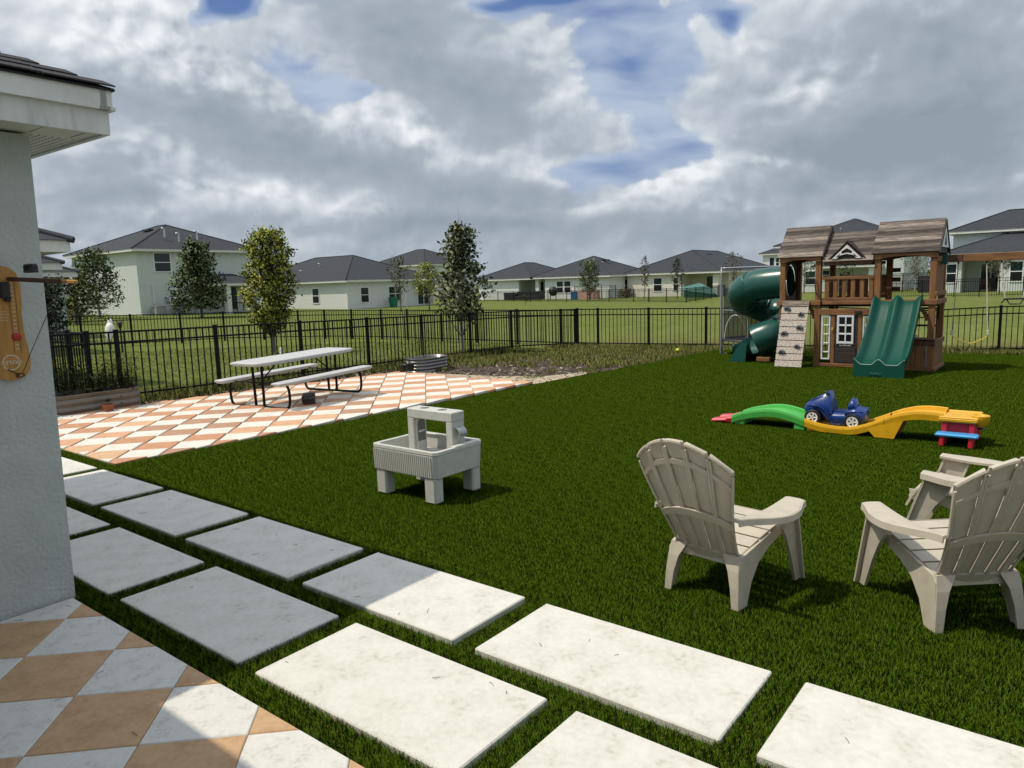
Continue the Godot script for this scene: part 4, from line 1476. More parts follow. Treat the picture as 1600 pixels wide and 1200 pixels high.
func build_fences() -> void:
	var run := []
	for b in [-0.5, 1.2, 3.0, 4.88, 5.35, 7.17, 9.13, 11.06, 12.96, 14.98, 17.03]:
		run.append([fence_a(b), b])
	for a in [-12.44, -11.80, -10.27, -8.64, -7.06, -5.30, -3.52, -1.68, 0.15, 2.0]:
		run.append([a, fence_b(a)])
	fence("yard_fence", "black metal picket fence round the yard with the picnic patio and play set", run, 1.17, true, 0.126, M.fence_black)
	fence("side_fence", "short black picket fence running from the yard corner to the next house", [[-12.46, 4.90], [-13.3, 4.95], [-14.4, 5.0], [-16.0, 5.1]], 1.17, true, 0.126, M.fence_black)
	fence("neighbour_fence", "black picket fence round the neighbour's lawn between the yard and the far houses", [[-28.3, 9.5], [-28.15, 10.94], [-27.75, 12.5], [-27.5, 14.25], [-27.2, 15.87], [-26.09, 16.93], [-25.0, 17.83], [-24.14, 18.47], [-22.94, 18.86], [-21.51, 19.13], [-20.1, 19.17], [-18.28, 19.12], [-16.57, 19.1], [-14.74, 19.0], [-13.02, 19.05], [-12.52, 19.1]], 1.15, false, 0.115, M.fence_black)
	fence("far_fence", "thin black fence in front of the row of houses beyond the pond", [[-57.2, 67.4], [-54.3, 66.5], [-51.3, 65.6], [-48.3, 64.8], [-45.3, 63.9], [-42.3, 63.0], [-39.3, 62.2], [-36.2, 61.2], [-33.0, 60.2], [-31.2, 59.7]], 1.2, false, 0.16, M.fence_far)
	fence("far_fence", "thin black fence below the teal awning of the cream house", [[-31.1, 59.6], [-28.7, 58.2], [-26.3, 56.95], [-26.9, 60.2], [-27.6, 63.5], [-28.2, 66.6], [-28.7, 69.4], [-29.2, 72.4]], 1.2, false, 0.16, M.fence_far)
	fence("far_fence", "thin black fence in front of the pale two-storey house on the right", [[-16.0, 60.5], [-13.6, 59.9], [-11.4, 59.3], [-9.2, 58.4], [-7.15, 57.5], [-5.6, 56.5], [-3.2, 55.6], [-1.0, 54.8], [1.6, 54.0]], 1.2, false, 0.15, M.fence_far)
	fence("far_fence", "thin black fence between the two two-storey houses on the right", [[-15.6, 66.0], [-14.8, 68.6], [-14.0, 71.2], [-13.2, 73.8], [-12.4, 76.4], [-11.6, 79.0]], 1.7, false, 0.13, M.fence_far)
	fence("far_fence", "thin black fence across the gap beside the cream house's corner", [[-47.2, 72.0], [-45.0, 71.2], [-42.6, 70.4], [-40.4, 69.7]], 1.5, false, 0.16, M.fence_far)


# ---------------------------------------------------------------- trees


class Leaves:   # leaf-sized faces, each lit as part of the clump it sits in
	var pos := PackedVector3Array()
	var col := PackedColorArray()
	var nor := PackedVector3Array()

	func add(r: RandomNumberGenerator, p: Vector3, size: float, c: Color, out: Vector3) -> void:
		var n := Vector3(r.randfn(0, 1), r.randfn(0.35, 0.8), r.randfn(0, 1)).normalized()
		var x := n.cross(Vector3(r.randf() - 0.5, r.randf() - 0.5, r.randf() - 0.5)).normalized() * size
		var y := n.cross(x) * r.randf_range(0.42, 0.6)
		if n.dot(out) < 0.0:
			n = -n
		n = (n * 0.55 + out * 0.8).normalized()
		for v in [p - x * 0.5, p + y * 0.5, p + x * 0.5, p - x * 0.5, p + x * 0.5, p - y * 0.5]:
			pos.append(v)
			col.append(c)
			nor.append(n)

	func blade(p: Vector3, tip: Vector3, width: float, droop: float, c: Color) -> void:
		var dir := (tip - p).normalized()
		var side := dir.cross(Vector3.UP)
		if side.length() < 0.1:
			side = dir.cross(Vector3(0.7, 0, 0.7))
		side = side.normalized() * width * 0.5
		var m := (p + tip) * 0.5 - Vector3(0, droop * 0.25, 0)
		var e := tip - Vector3(0, droop, 0)
		var n := (side.cross(dir).normalized() * signf(side.cross(dir).y + 0.001) * 0.6 + Vector3.UP).normalized()
		for v in [p, m + side, m - side, m - side, m + side, e]:
			pos.append(v)
			col.append(c)
			nor.append(n)

	func done() -> ArrayMesh:
		var arr := []
		arr.resize(Mesh.ARRAY_MAX)
		arr[Mesh.ARRAY_VERTEX] = pos
		arr[Mesh.ARRAY_COLOR] = col
		arr[Mesh.ARRAY_NORMAL] = nor
		var mesh := ArrayMesh.new()
		mesh.add_surface_from_arrays(Mesh.PRIMITIVE_TRIANGLES, arr)
		return mesh


# shape: profile of crown radius against height 0..1 within the crown
func tree(called: String, label: String, a: float, b: float, height: float, crown_low: float, radius: float, profile: Array, leaf: float, clusters: int, per: int, greens: Array, trunk_r: float, extra := {}) -> Node3D:
	var o := thing(called, label, extra.get("category", "tree"), P(a, b, ground(a, b)), Basis.IDENTITY, extra.get("group", "young trees on the lawns"))
	var lean := Vector3(rough(0.03), 0, rough(0.03))
	var tr := MB.new(true)
	var pts := []
	var rad := []
	for i in 8:
		var t := i / 7.0
		pts.append(Vector3(sin(t * 5.0 + a) * 0.015 * height * 0.3, t * height * 0.93, cos(t * 4.0 + b) * 0.012 * height * 0.3) + lean * t * height)
		rad.append(lerpf(trunk_r * 1.25, trunk_r * 0.18, pow(t, 0.8)))
	tr.tube(pts, rad, 7)
	part("trunk", tr.done(), M[extra.get("bark", "bark")], o)
	var limbs := MB.new(true)
	var crown := Leaves.new()
	var off: Vector3 = extra.get("offset", Vector3.ZERO)
	for c in clusters:
		var t := pow((c + rng.randf()) / clusters, 0.9)
		var r := radius * sample(profile, t)
		var ang := c * 2.39996 + rough(0.5)
		var rr := r * sqrt(rng.randf_range(0.06, 1.0))
		var y := lerpf(crown_low, height, t)
		var stem: Vector3 = (pts[clampi(int((y / height - 0.12) * 7.0), 1, 6)] as Vector3)
		var tip := Vector3(stem.x + cos(ang) * rr, y, stem.z + sin(ang) * rr) + off * t
		if rr > radius * 0.2:
			limbs.tube([stem, stem.lerp(tip, 0.6) + Vector3(0, -0.04 * height * rng.randf(), 0), tip], [trunk_r * 0.30, trunk_r * 0.16, trunk_r * 0.07], 4, false)
		var tone: Color = greens[rng.randi() % greens.size()]
		var spread: float = extra.get("spread", 0.24) * radius
		for k in per:
			var p := tip + Vector3(rng.randfn(0, 1), rng.randfn(0, 0.75), rng.randfn(0, 1)) * spread * 0.62
			var out := (p - tip) / maxf(spread, 0.01) + Vector3(p.x - stem.x, 0, p.z - stem.z) / maxf(radius, 0.1) + Vector3(0, 0.75, 0)
			crown.add(rng, p, leaf * rng.randf_range(0.7, 1.3), tone * rng.randf_range(0.72, 1.3), out.normalized())
	if extra.has("shoots"):
		for k in extra.shoots:
			var top := Vector3(rough(0.12), height * (1.08 + 0.06 * k), rough(0.12)) + off
			limbs.tube([pts[6], top], [trunk_r * 0.2, 0.004], 4, false)
	part("branches", limbs.done(), M[extra.get("bark", "bark")], o)
	part("crown", crown.done(), M.leaf, o)
	for s in extra.get("stakes", []):
		var st := MB.new(true)
		st.tube([Vector3(s[0], 0.0, s[1]), Vector3(s[0] * 0.08, s[2], s[1] * 0.08)], s[3], 5)
		part("stake", st.done(), M.bark_pale, o)
	return o


func sample(prof: Array, t: float) -> float:
	var x := t * (prof.size() - 1)
	var i := clampi(int(x), 0, prof.size() - 2)
	return lerpf(prof[i], prof[i + 1], x - i)


func build_trees() -> void:
	var mid := [Color(0.066, 0.105, 0.026), Color(0.085, 0.130, 0.034), Color(0.050, 0.082, 0.020), Color(0.12, 0.16, 0.055)]
	var dusty := [Color(0.085, 0.108, 0.042), Color(0.12, 0.14, 0.058), Color(0.062, 0.080, 0.030), Color(0.15, 0.16, 0.07)]
	var lime := [Color(0.155, 0.175, 0.014), Color(0.190, 0.200, 0.018), Color(0.115, 0.140, 0.012), Color(0.085, 0.115, 0.014)]
	var bright_lime := [Color(0.30, 0.33, 0.022), Color(0.36, 0.37, 0.030), Color(0.22, 0.26, 0.020), Color(0.16, 0.20, 0.022)]
	var light_dusty := [Color(0.11, 0.145, 0.055), Color(0.155, 0.185, 0.080), Color(0.08, 0.105, 0.038), Color(0.21, 0.22, 0.11)]
	var rust := [Color(0.10, 0.065, 0.025), Color(0.075, 0.080, 0.025), Color(0.13, 0.09, 0.035)]
	tree("young_tree", "lime green leafy young tree just beyond the fence behind the picnic table", -19.12, 12.7, 3.62, 0.75, 0.74, [0.35, 0.72, 0.92, 1.0, 0.92, 1.0, 0.80, 0.78, 0.42], 0.095, 170, 52, bright_lime, 0.055, {"spread": 0.22, "bark": "bark", "stakes": [[1.3, 0.5, 1.1, 0.006], [-1.1, 0.9, 1.1, 0.006]]})
	tree("young_tree", "grey-green maple-like young tree close behind the fence near the metal planter", -13.85, 15.3, 3.5, 1.0, 0.74, [0.45, 0.95, 1.0, 1.0, 0.70, 0.52, 0.50, 0.42, 0.2], 0.125, 84, 36, light_dusty, 0.045, {"spread": 0.27, "shoots": 2, "bark": "bark_pale", "offset": Vector3(0.05, 0, -0.05)})
	tree("young_tree", "dark tree with reddish top against the lit side of the pale green house", -56.2, 23.2, 4.75, 0.95, 1.65, [0.6, 1.0, 1.0, 0.95, 0.8, 0.6, 0.3], 0.22, 85, 30, mid + [Color(0.085, 0.055, 0.025)], 0.085, {"stakes": [[1.2, 0.6, 1.5, 0.02], [-1.2, 0.4, 1.5, 0.02]]})
	tree("young_tree", "dark green pyramid-shaped tree in front of the pale green house's windows", -50.3, 27.7, 5.3, 0.8, 1.78, [0.75, 1.0, 1.0, 0.85, 0.65, 0.42, 0.15], 0.24, 140, 32, mid, 0.10)
	tree("young_tree", "thin sparse tree in front of the white house with the green bin", -44.5, 41.8, 4.4, 1.5, 0.95, [0.4, 0.6, 0.8, 0.95, 1.0, 0.9, 0.5], 0.17, 36, 16, dusty, 0.06, {"stakes": [[1.4, 0.4, 1.7, 0.02]]})
	tree("young_tree", "small lime green tree left of the maple-like tree", -42.7, 43.3, 3.85, 1.4, 1.2, [0.6, 0.95, 1.0, 1.0, 0.9, 0.7, 0.4], 0.15, 60, 30, bright_lime, 0.06)
	tree("young_tree", "dusty green tree half hidden behind the maple-like tree", -39.9, 43.5, 3.2, 1.0, 1.0, [0.6, 0.9, 1.0, 0.9, 0.6], 0.17, 30, 20, dusty, 0.05)
	tree("young_tree", "round dense green tree in front of the house with the smoker grill", -41.6, 66.3, 4.15, 1.05, 1.12, [0.7, 0.9, 0.95, 1.0, 1.0, 0.95, 0.6], 0.17, 80, 28, mid, 0.07)
	tree("young_tree", "narrow rusty-brown tree between the two single-storey houses", -37.4, 70.6, 4.5, 1.2, 0.52, [0.4, 0.7, 0.9, 1.0, 0.8, 0.4], 0.15, 30, 15, rust, 0.045)
	tree("young_tree", "narrow grey-green tree beside the window of the cream house", -31.2, 65.6, 3.9, 1.3, 0.66, [0.5, 0.9, 1.0, 0.8, 0.6, 0.25], 0.15, 34, 20, [Color(0.045, 0.065, 0.035), Color(0.065, 0.085, 0.045)], 0.05)
	tree("young_tree", "rusty tree behind the white bar of the trampoline", -24.4, 62.5, 4.1, 1.4, 0.75, [0.4, 0.7, 0.9, 1.0, 0.8, 0.4], 0.15, 34, 12, rust + dusty, 0.045)
	tree("young_tree", "green tree seen between the posts of the left play tower", -23.2, 78.5, 4.2, 1.3, 1.15, [0.5, 0.9, 1.0, 0.85, 0.6, 0.3], 0.17, 40, 18, mid, 0.06)
	tree("young_tree", "pale-trunked staked tree seen through the right play tower", -12.1, 73.2, 4.3, 1.5, 1.35, [0.35, 0.7, 1.0, 1.0, 0.9, 0.5], 0.15, 60, 14, [Color(0.085, 0.105, 0.03), Color(0.115, 0.13, 0.045)], 0.075, {"bark": "bark_pale", "stakes": [[-1.4, 0.3, 1.5, 0.03]]})
	tree("young_tree", "small leafy tree in front of the covered patio behind the play set railing", -18.6, 76.5, 3.0, 1.2, 0.9, [0.6, 1.0, 1.0, 0.6], 0.16, 34, 14, mid, 0.05)
	tree("young_tree", "airy tree in front of the right house's column, under the swing beam", -4.85, 60.6, 2.75, 1.6, 1.05, [0.7, 1.0, 0.9, 0.5], 0.13, 40, 12, [Color(0.075, 0.09, 0.03), Color(0.10, 0.11, 0.04)], 0.05)
	tree("sapling", "tiny staked sapling on the grass in front of the far houses", -41.3, 54.6, 0.95, 0.3, 0.25, [1.0, 0.8, 0.5], 0.14, 10, 8, rust + mid, 0.025)
	tree("large_tree", "large dark tree beside the next-door house at the left", -33.2, 11.7, 2.6, 0.5, 0.85, [0.8, 1.0, 1.0, 0.95, 0.7], 0.13, 80, 30, [Color(0.022, 0.036, 0.012), Color(0.032, 0.048, 0.015)], 0.10, {"group": "trees beside the next-door house"})
	tree("large_tree", "yellow-green tree behind the large dark tree at the left", -47.8, 18.4, 3.2, 0.6, 1.2, [0.8, 1.0, 0.95, 0.7], 0.2, 60, 26, [Color(0.075, 0.095, 0.016), Color(0.10, 0.115, 0.02)], 0.10, {"group": "trees beside the next-door house"})
	for k in 3:
		var s: Array = [[-58.2, 30.6, 1.3, 1.0, "rounded shrub against the shaded wall of the pale green house"], [-50.5, 19.4, 1.0, 1.6, "clipped low shrub under the yellow-green tree at the left"], [-40.6, 72.2, 0.95, 0.8, "grey shrub beside the corner of the cream house"]][k]
		tree("shrub", s[4], s[0], s[1], s[2], 0.15, s[3], [0.8, 1.0, 0.95, 0.6], 0.14, 40, 26, mid if k < 2 else rust, 0.03, {"category": "shrub", "group": "shrubs by the houses", "spread": 0.35})
	# far woods over the roofs
	var far := Leaves.new()
	for s in [[-36.5, 150, 5.4, 4.2], [-31, 152, 5.0, 3.8], [-42, 150, 4.4, 4.0], [-66, 150, 4.6, 4.5], [-60, 151, 4.9, 4.5], [-26, 156, 4.6, 4.5]]:
		for k in 420:
			var p := Vector3(rng.randfn(0, 0.5), rng.randfn(0, 0.42), rng.randfn(0, 0.5))
			far.add(rng, P(s[0], s[1], s[2] - 2.4) + p * s[3] * 0.62, 0.6, (mid[k % 3] as Color) * rng.randf_range(0.5, 1.0), (p + Vector3(0, 0.5, 0)).normalized())
	var fm := structure("far_woods", far.done(), M.leaf)
	fm.set_meta("kind", "stuff")


# ---------------------------------------------------------------- planting beds


func corrugated_bed(called: String, label: String, a: float, b: float, turn: float, half_len: float, half_wid: float, height: float, m: Material, ribs: int) -> Node3D:
	var o := thing(called, label, "planter", P(a, b, terr(a, b) - 0.05), Basis(Vector3.UP, turn), "raised garden beds by the fence")
	var mb := MB.new(true)
	var rings := []
	var steps := ribs * 8
	for i in steps + 1:
		var t := float(i) / steps
		var out := 0.013 * cos(t * ribs * TAU)
		if i == steps:
			out = 0.02
		rings.append(stadium(half_len + out, half_wid + out, t * height))
	mb.loft(rings)
	mb.loft([rings[steps], stadium(half_len - 0.01, half_wid - 0.01, height + 0.004), stadium(half_len - 0.012, half_wid - 0.012, 0.03)])
	part("corrugated_wall", mb.done(), m, o)
	var s := MB.new()
	s.fan(stadium(half_len - 0.012, half_wid - 0.012, height * 0.80), true)
	part("soil", s.done(), M.mulch, o)
	var bo := MB.new()
	for k in 2:
		bo.box(Vector3(half_len * 0.45, height * (0.36 + 0.3 * k), half_wid + 0.012), Vector3(0.018, 0.018, 0.02))
	part("bolt", bo.done(), M.dark_plastic, o)
	return o


func stadium(l: float, w: float, y: float) -> Array:
	var out := []
	for k in 40:
		var ang := TAU * k / 40.0
		var c := cos(ang)
		var s := sin(ang)
		out.append(Vector3((l - w) * signf(c) * minf(1.0, absf(c) * 6.0) + w * c, y, w * s))
	return out


func stems(called: String, spots: Array, h0: float, h1: float, leaf: float, leaf_w: float, per: int, greens: Array) -> Node3D:
	var mb := Leaves.new()
	for s in spots:
		var base: Vector3 = s
		var h := rng.randf_range(h0, h1)
		var lean := Vector3(rough(0.16), 0, rough(0.16))
		mb.blade(base, base + lean * h + Vector3(0, h, 0), 0.007, 0.0, greens[0] * 0.8)
		for k in per:
			var t := 0.25 + 0.75 * (k + rng.randf()) / per
			var ang := k * 2.4 + rng.randf()
			var root := base + lean * h * t + Vector3(0, h * t, 0)
			var l := leaf * rng.randf_range(0.7, 1.25)
			mb.blade(root, root + Vector3(cos(ang), rng.randf_range(0.1, 0.8), sin(ang)).normalized() * l, leaf_w, leaf * rng.randf_range(0.1, 0.6), (greens[rng.randi() % greens.size()] as Color) * rng.randf_range(0.7, 1.35))
	var o := MeshInstance3D.new()
	o.name = numbered(called)
	o.mesh = mb.done()
	o.material_override = M.leaf
	add_child(o, true)
	return o


func build_beds() -> void:
	corrugated_bed("raised_bed", "long brown corrugated raised bed full of leafy herbs at the left", -12.02, 4.70, PI / 2 + 0.02, 0.72, 0.28, 0.335, M.bed_metal, 3)
	corrugated_bed("raised_bed", "oval shiny corrugated planter by the fence at the patio's far end", -11.95, 11.95, PI / 2 + 0.10, 0.56, 0.33, 0.30, M.bed_steel, 4)
	var herb := [Color(0.20, 0.27, 0.10), Color(0.27, 0.34, 0.14), Color(0.14, 0.20, 0.07), Color(0.38, 0.42, 0.24)]
	var spots := []
	for k in 150:
		var b := 4.02 + 1.36 * rng.randf()
		spots.append(P(-12.02 + rough(0.25), b, terr(-12, b) + 0.21))
	tag(stems("bed_herbs", spots, 0.20, 0.60, 0.115, 0.026, 11, herb), "leafy green herbs growing in the long brown raised bed", "", "", "stuff")
	spots = []
	for k in 34:
		spots.append(P(-12.1 + rough(0.3), 3.72 + rough(0.3), terr(-12, 3.7) - 0.05))
	tag(stems("bush_by_wall", spots, 0.45, 0.85, 0.10, 0.024, 16, herb), "tall leafy plants standing between the house wall and the raised bed", "plant", "", "")
	spots = []
	for k in 26:
		spots.append(P(-12.0 + rough(0.10), 11.85 + rough(0.22), terr(-12, 11.9) + 0.18))
	tag(stems("tall_grass_plant", spots, 0.35, 0.80, 0.30, 0.008, 4, [Color(0.07, 0.10, 0.025), Color(0.12, 0.14, 0.05)]), "wispy tall grass growing out of the oval corrugated planter", "plant", "", "")
	spots = []
	for k in 16:
		spots.append(P(-12.0 + rough(0.25), 11.05 + rough(0.35), terr(-12, 11.0) - 0.05))
	tag(stems("wispy_weed", spots, 0.35, 0.75, 0.14, 0.010, 7, [Color(0.07, 0.10, 0.025), Color(0.12, 0.14, 0.05)]), "wispy weeds by the fence left of the oval planter", "plant", "", "")
	# pots
	var pot := thing("flower_pot", "small square clay pot with a yellow-green plant before the long raised bed", "flower pot", P(-11.55, 4.74, -0.036))
	var pm := MB.new()
	var rings := []
	for r in [[0.055, 0.0], [0.068, 0.085], [0.075, 0.087], [0.077, 0.115], [0.068, 0.115], [0.062, 0.08]]:
		rings.append([Vector3(-r[0], r[1], -r[0]), Vector3(r[0], r[1], -r[0]), Vector3(r[0], r[1], r[0]), Vector3(-r[0], r[1], r[0])])
	pm.loft(rings)
	part("pot", pm.done(), M.pot_clay, pot)
	var ps := MB.new()
	ps.fan(rings[5], true)
	part("soil", ps.done(), M.mulch, pot)
	var pl := Leaves.new()
	for k in 26:
		var ang := rng.randf() * TAU
		var root := Vector3(rough(0.03), 0.10 + rng.randf() * 0.08, rough(0.03))
		pl.blade(root, root + Vector3(cos(ang), 0.7, sin(ang)).normalized() * 0.09, 0.03, 0.03, Color(0.30, 0.32, 0.06) * rng.randf_range(0.6, 1.3))
	part("plant", pl.done(), M.leaf, pot)
	for k in 2:
		var q := thing("plant_pot", ["round black plastic pot left of the oval planter", "smaller black pot with a white tag beside the oval planter"][k], "flower pot", P([-11.72, -11.78][k], [10.98, 11.26][k], -0.16))
		var qm := MB.new(true)
		qm.lathe(Vector3.ZERO, [Vector2(0.075, 0), Vector2(0.095, 0.15), Vector2(0.102, 0.15), Vector2(0.102, 0.17), Vector2(0.09, 0.17), Vector2(0.085, 0.12)], 16)
		part("pot", qm.done(), M.pot_black, q)
		if k == 1:
			var tg := MB.new()
			tg.box(Vector3(-0.04, 0.19, 0.05), Vector3(0.02, 0.07, 0.003), Basis(Vector3(0, 0, 1), 0.7))
			part("tag", tg.done(), M.white_paint, q)


# ---------------------------------------------------------------- play set


func board(o: Node3D, called: String, lo: Vector3, hi: Vector3, m: Material, e := 0.006) -> MeshInstance3D:
	var mb := MB.new()
	mb.cbox((lo + hi) * 0.5, (hi - lo).abs(), e)
	return part(called, mb.done(), m, o)


func build_play_set() -> void:
	var g0 := terr(-3.83, 16.3)
	var o := thing("play_set", "wooden play set with two roofed towers, climbing wall and green slides", "play set", P(-3.83, 16.3, g0))
	var ch: Material = M.cedar_h
	var cv: Material = M.cedar_v
	var back := -1.20
	# posts
	for z in [-0.055, back + 0.055]:
		for x in [-1.44, -0.70, 0.45, 1.44]:
			board(o, "post", Vector3(x - 0.058, -0.02, z - 0.055), Vector3(x + 0.058, 2.30, z + 0.055), cv)
	# deck and bands
	for k in 11:
		var z := -0.06 - k * 0.102
		board(o, "deck_board", Vector3(-1.50, 1.345, z - 0.097), Vector3(1.50, 1.37, z), ch, 0.003)
	board(o, "deck_band", Vector3(-1.54, 1.305, 0.003), Vector3(-0.84, 1.405, 0.035), ch)
	board(o, "deck_band", Vector3(-0.86 + 0.005, 1.305, 0.003), Vector3(-0.63, 1.405, 0.035), ch)
	board(o, "deck_band", Vector3(-0.60, 1.315, -0.02), Vector3(0.385, 1.395, 0.012), ch)
	board(o, "deck_band", Vector3(0.40, 1.305, 0.003), Vector3(1.54, 1.405, 0.035), ch)
	board(o, "deck_band", Vector3(1.505, 1.305, -1.18), Vector3(1.537, 1.405, 0.0), ch)
	board(o, "deck_band", Vector3(-1.537, 1.305, -1.18), Vector3(-1.505, 1.405, 0.0), ch)
	board(o, "header_beam", Vector3(-0.64, 1.10, 0.003), Vector3(0.50, 1.225, 0.038), ch)
	board(o, "back_beam", Vector3(-1.50, 1.22, back - 0.03), Vector3(1.50, 1.34, back), ch)
	# railings of the bridge
	for s in 2:
		var z := -0.02 if s == 0 else back + 0.05
		board(o, "rail", Vector3(-0.62, 1.835, z - 0.03), Vector3(0.39, 1.90, z + 0.03), ch)
		board(o, "rail", Vector3(-0.62, 1.41, z - 0.02), Vector3(0.39, 1.46, z + 0.012), ch)
		for k in 6:
			var x := -0.565 + k * 0.172
			board(o, "baluster", Vector3(x, 1.42, z - 0.012), Vector3(x + 0.085, 1.85, z + 0.010), cv, 0.004)
	# back railings of the towers
	for x in [[0.51, 0.66]]:
		for y in [1.55, 1.75, 1.95]:
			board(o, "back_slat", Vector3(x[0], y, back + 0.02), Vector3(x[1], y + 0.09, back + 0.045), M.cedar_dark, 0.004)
	# right side wall boards above the deck
	for k in 7:
		var z := -0.13 - k * 0.145
		board(o, "side_board", Vector3(1.455, 1.50, z - 0.138), Vector3(1.478, 2.20, z), cv, 0.003)
	board(o, "side_rail", Vector3(1.49, 1.47, -1.16), Vector3(1.525, 1.56, 0.02), ch)
	board(o, "side_rail", Vector3(1.48, 2.13, -1.18), Vector3(1.51, 2.24, 0.0), ch)
	# left side wall with the opening of the tube
	for z in [[-0.30, -0.11], [-1.10, -1.02]]:
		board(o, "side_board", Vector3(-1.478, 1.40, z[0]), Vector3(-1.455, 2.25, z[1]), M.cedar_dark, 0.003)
	# eaves of the towers with arched lower edge
	for t in [[-1.50, -0.64], [0.39, 1.50]]:
		for z in [0.003, back - 0.035]:
			var poly := PackedVector2Array()
			poly.append(Vector2(t[0], 2.345))
			poly.append(Vector2(t[0], 2.225))
			for k in 9:
				var u := k / 8.0
				poly.append(Vector2(lerpf(t[0] + 0.10, t[1] - 0.10, u), 2.225 + 0.045 * sin(u * PI)))
			poly.append(Vector2(t[1], 2.225))
			poly.append(Vector2(t[1], 2.345))
			var mb := MB.new()
			mb.prism(poly, z, z + 0.032)
			part("arched_beam", mb.done(), ch, o)
		tower_roof(o, t[0] - 0.05, t[1] + 0.03, 2.33, 0.635, 8 if t[0] < 0 else 9)
	bridge_roof(o)
	gable(o)
	# brackets under eaves and deck
	for b in [[Vector3(-1.38, 2.22, 0.0), Vector3(-1.27, 2.05, 0.0), -1], [Vector3(0.50, 2.22, 0.0), Vector3(0.50, 2.0, 0.0), 0]]:
		pass
	for k in 5:
		var p: Vector3 = [Vector3(-1.38, 1.02, -0.03), Vector3(-0.76, 1.02, -0.03), Vector3(1.38, 1.0, -0.03), Vector3(1.44, 1.0, -0.12), Vector3(1.44, 1.0, back + 0.12)][k]
		var d: Vector3 = [Vector3(0.20, 0.30, 0), Vector3(-0.20, 0.30, 0), Vector3(-0.30, 0.30, 0), Vector3(0, 0.30, -0.24), Vector3(0, 0.30, 0.24)][k]
		var mb := MB.new()
		var pts := arc([p, p + Vector3(d.x * 0.30, d.y * 0.62, d.z * 0.30), p + d], 4)
		for i in pts.size() - 1:
			var m: Vector3 = (pts[i] + pts[i + 1]) * 0.5
			var along: Vector3 = pts[i + 1] - pts[i]
			var q := Basis.looking_at(along, Vector3(0.0, 0, 1) if absf(d.z) < 0.01 else Vector3.RIGHT)
			mb.box(m, Vector3(0.075, 0.034, along.length() + 0.012), q)
		part("bracket", mb.done(), ch, o)
	climbing_wall(o)
	front_wall(o)
	counter(o)
	double_slide(o)
	tube_slide(o)
	# metal handles beside the climbing wall
	for x in [-1.36, -0.76]:
		var mb := MB.new(true)
		mb.tube(arc([Vector3(x, 1.82, 0.0), Vector3(x + 0.01, 1.84, 0.045), Vector3(x + 0.025, 1.70, 0.065), Vector3(x + 0.045, 1.55, 0.045), Vector3(x + 0.05, 1.53, 0.0)], 4), 0.011, 6)
		part("grab_handle", mb.done(), M.steel if x < -1 else M.dark_plastic, o)


func tower_roof(o: Node3D, x0: float, x1: float, y0: float, rise: float, rows: int) -> void:
	var run := 0.66
	var mid := -0.60
	var len := sqrt(run * run + rise * rise)
	for s in [1, -1]:
		var dir := Vector3(0, rise, -run * s).normalized()
		var nrm := Vector3(0, run, rise * s).normalized()
		var q := Basis(Vector3.RIGHT, nrm, -dir) if s == 1 else Basis(Vector3.LEFT, nrm, -dir)
		for k in rows:
			var w := len / rows
			var c := Vector3((x0 + x1) * 0.5 + rough(0.004), y0, mid + run * s) + dir * (w * (k + 0.5)) + nrm * (0.012 + 0.004 * (k % 2))
			var mb := MB.new()
			mb.cbox(Vector3.ZERO, Vector3(x1 - x0, 0.022, w + 0.016), 0.003)
			part("roof_plank", mb.done(), M["weathered%d" % [0, 2, 0, 1, 0, 1, 2, 0, 1][(k + int(x0 * 3.0 + 20)) % 9]], o, c, q * Basis(Vector3.RIGHT, 0.12))
	# gable ends: dark board with a pale panel
	for x in [x0 + 0.03, x1 - 0.03]:
		var poly := PackedVector2Array([Vector2(-run + 0.02, y0 - 0.02), Vector2(run - 0.02, y0 - 0.02), Vector2(0, y0 + rise - 0.03)])
		var mb := MB.new()
		mb.prism(poly, -0.014, 0.014, Transform3D(Basis(Vector3(0, 0, 1), Vector3.UP, Vector3.LEFT), Vector3(x, 0, mid)))
		part("gable_board", mb.done(), M.dark_brown, o)
	var rim := MB.new()
	for s in [1, -1]:
		var dir := Vector3(0, rise, -run * s).normalized()
		rim.cbox(Vector3(x1 + 0.012, y0 - 0.01, mid + run * s) + dir * len * 0.5 - Vector3(0, 0.02, 0), Vector3(0.022, 0.075, len + 0.03), 0.004, Basis(Vector3.RIGHT, Vector3.RIGHT.cross(dir) * -1.0, dir))
	part("barge_board", rim.done(), M.dark_brown, o)
	if x1 > 1.0:
		var tri := PackedVector2Array([Vector2(-0.43, y0 + 0.085), Vector2(0.43, y0 + 0.085), Vector2(0, y0 + 0.50)])
		var hole := PackedVector2Array([Vector2(-0.12, y0 + 0.13), Vector2(0.12, y0 + 0.13), Vector2(0.0, y0 + 0.36)])
		var p := MB.new()
		var x := Transform3D(Basis(Vector3(0, 0, 1), Vector3.UP, Vector3.LEFT), Vector3(x1 + 0.002, 0, mid))
		p.prism(tri, -0.012, 0.012, x)
		var pm := part("gable_panel", p.done(), M.white_plastic, o)
		var h := MB.new()
		h.prism(hole, -0.016, -0.011, x)
		part("gable_opening", h.done(), M.dark_brown, pm)


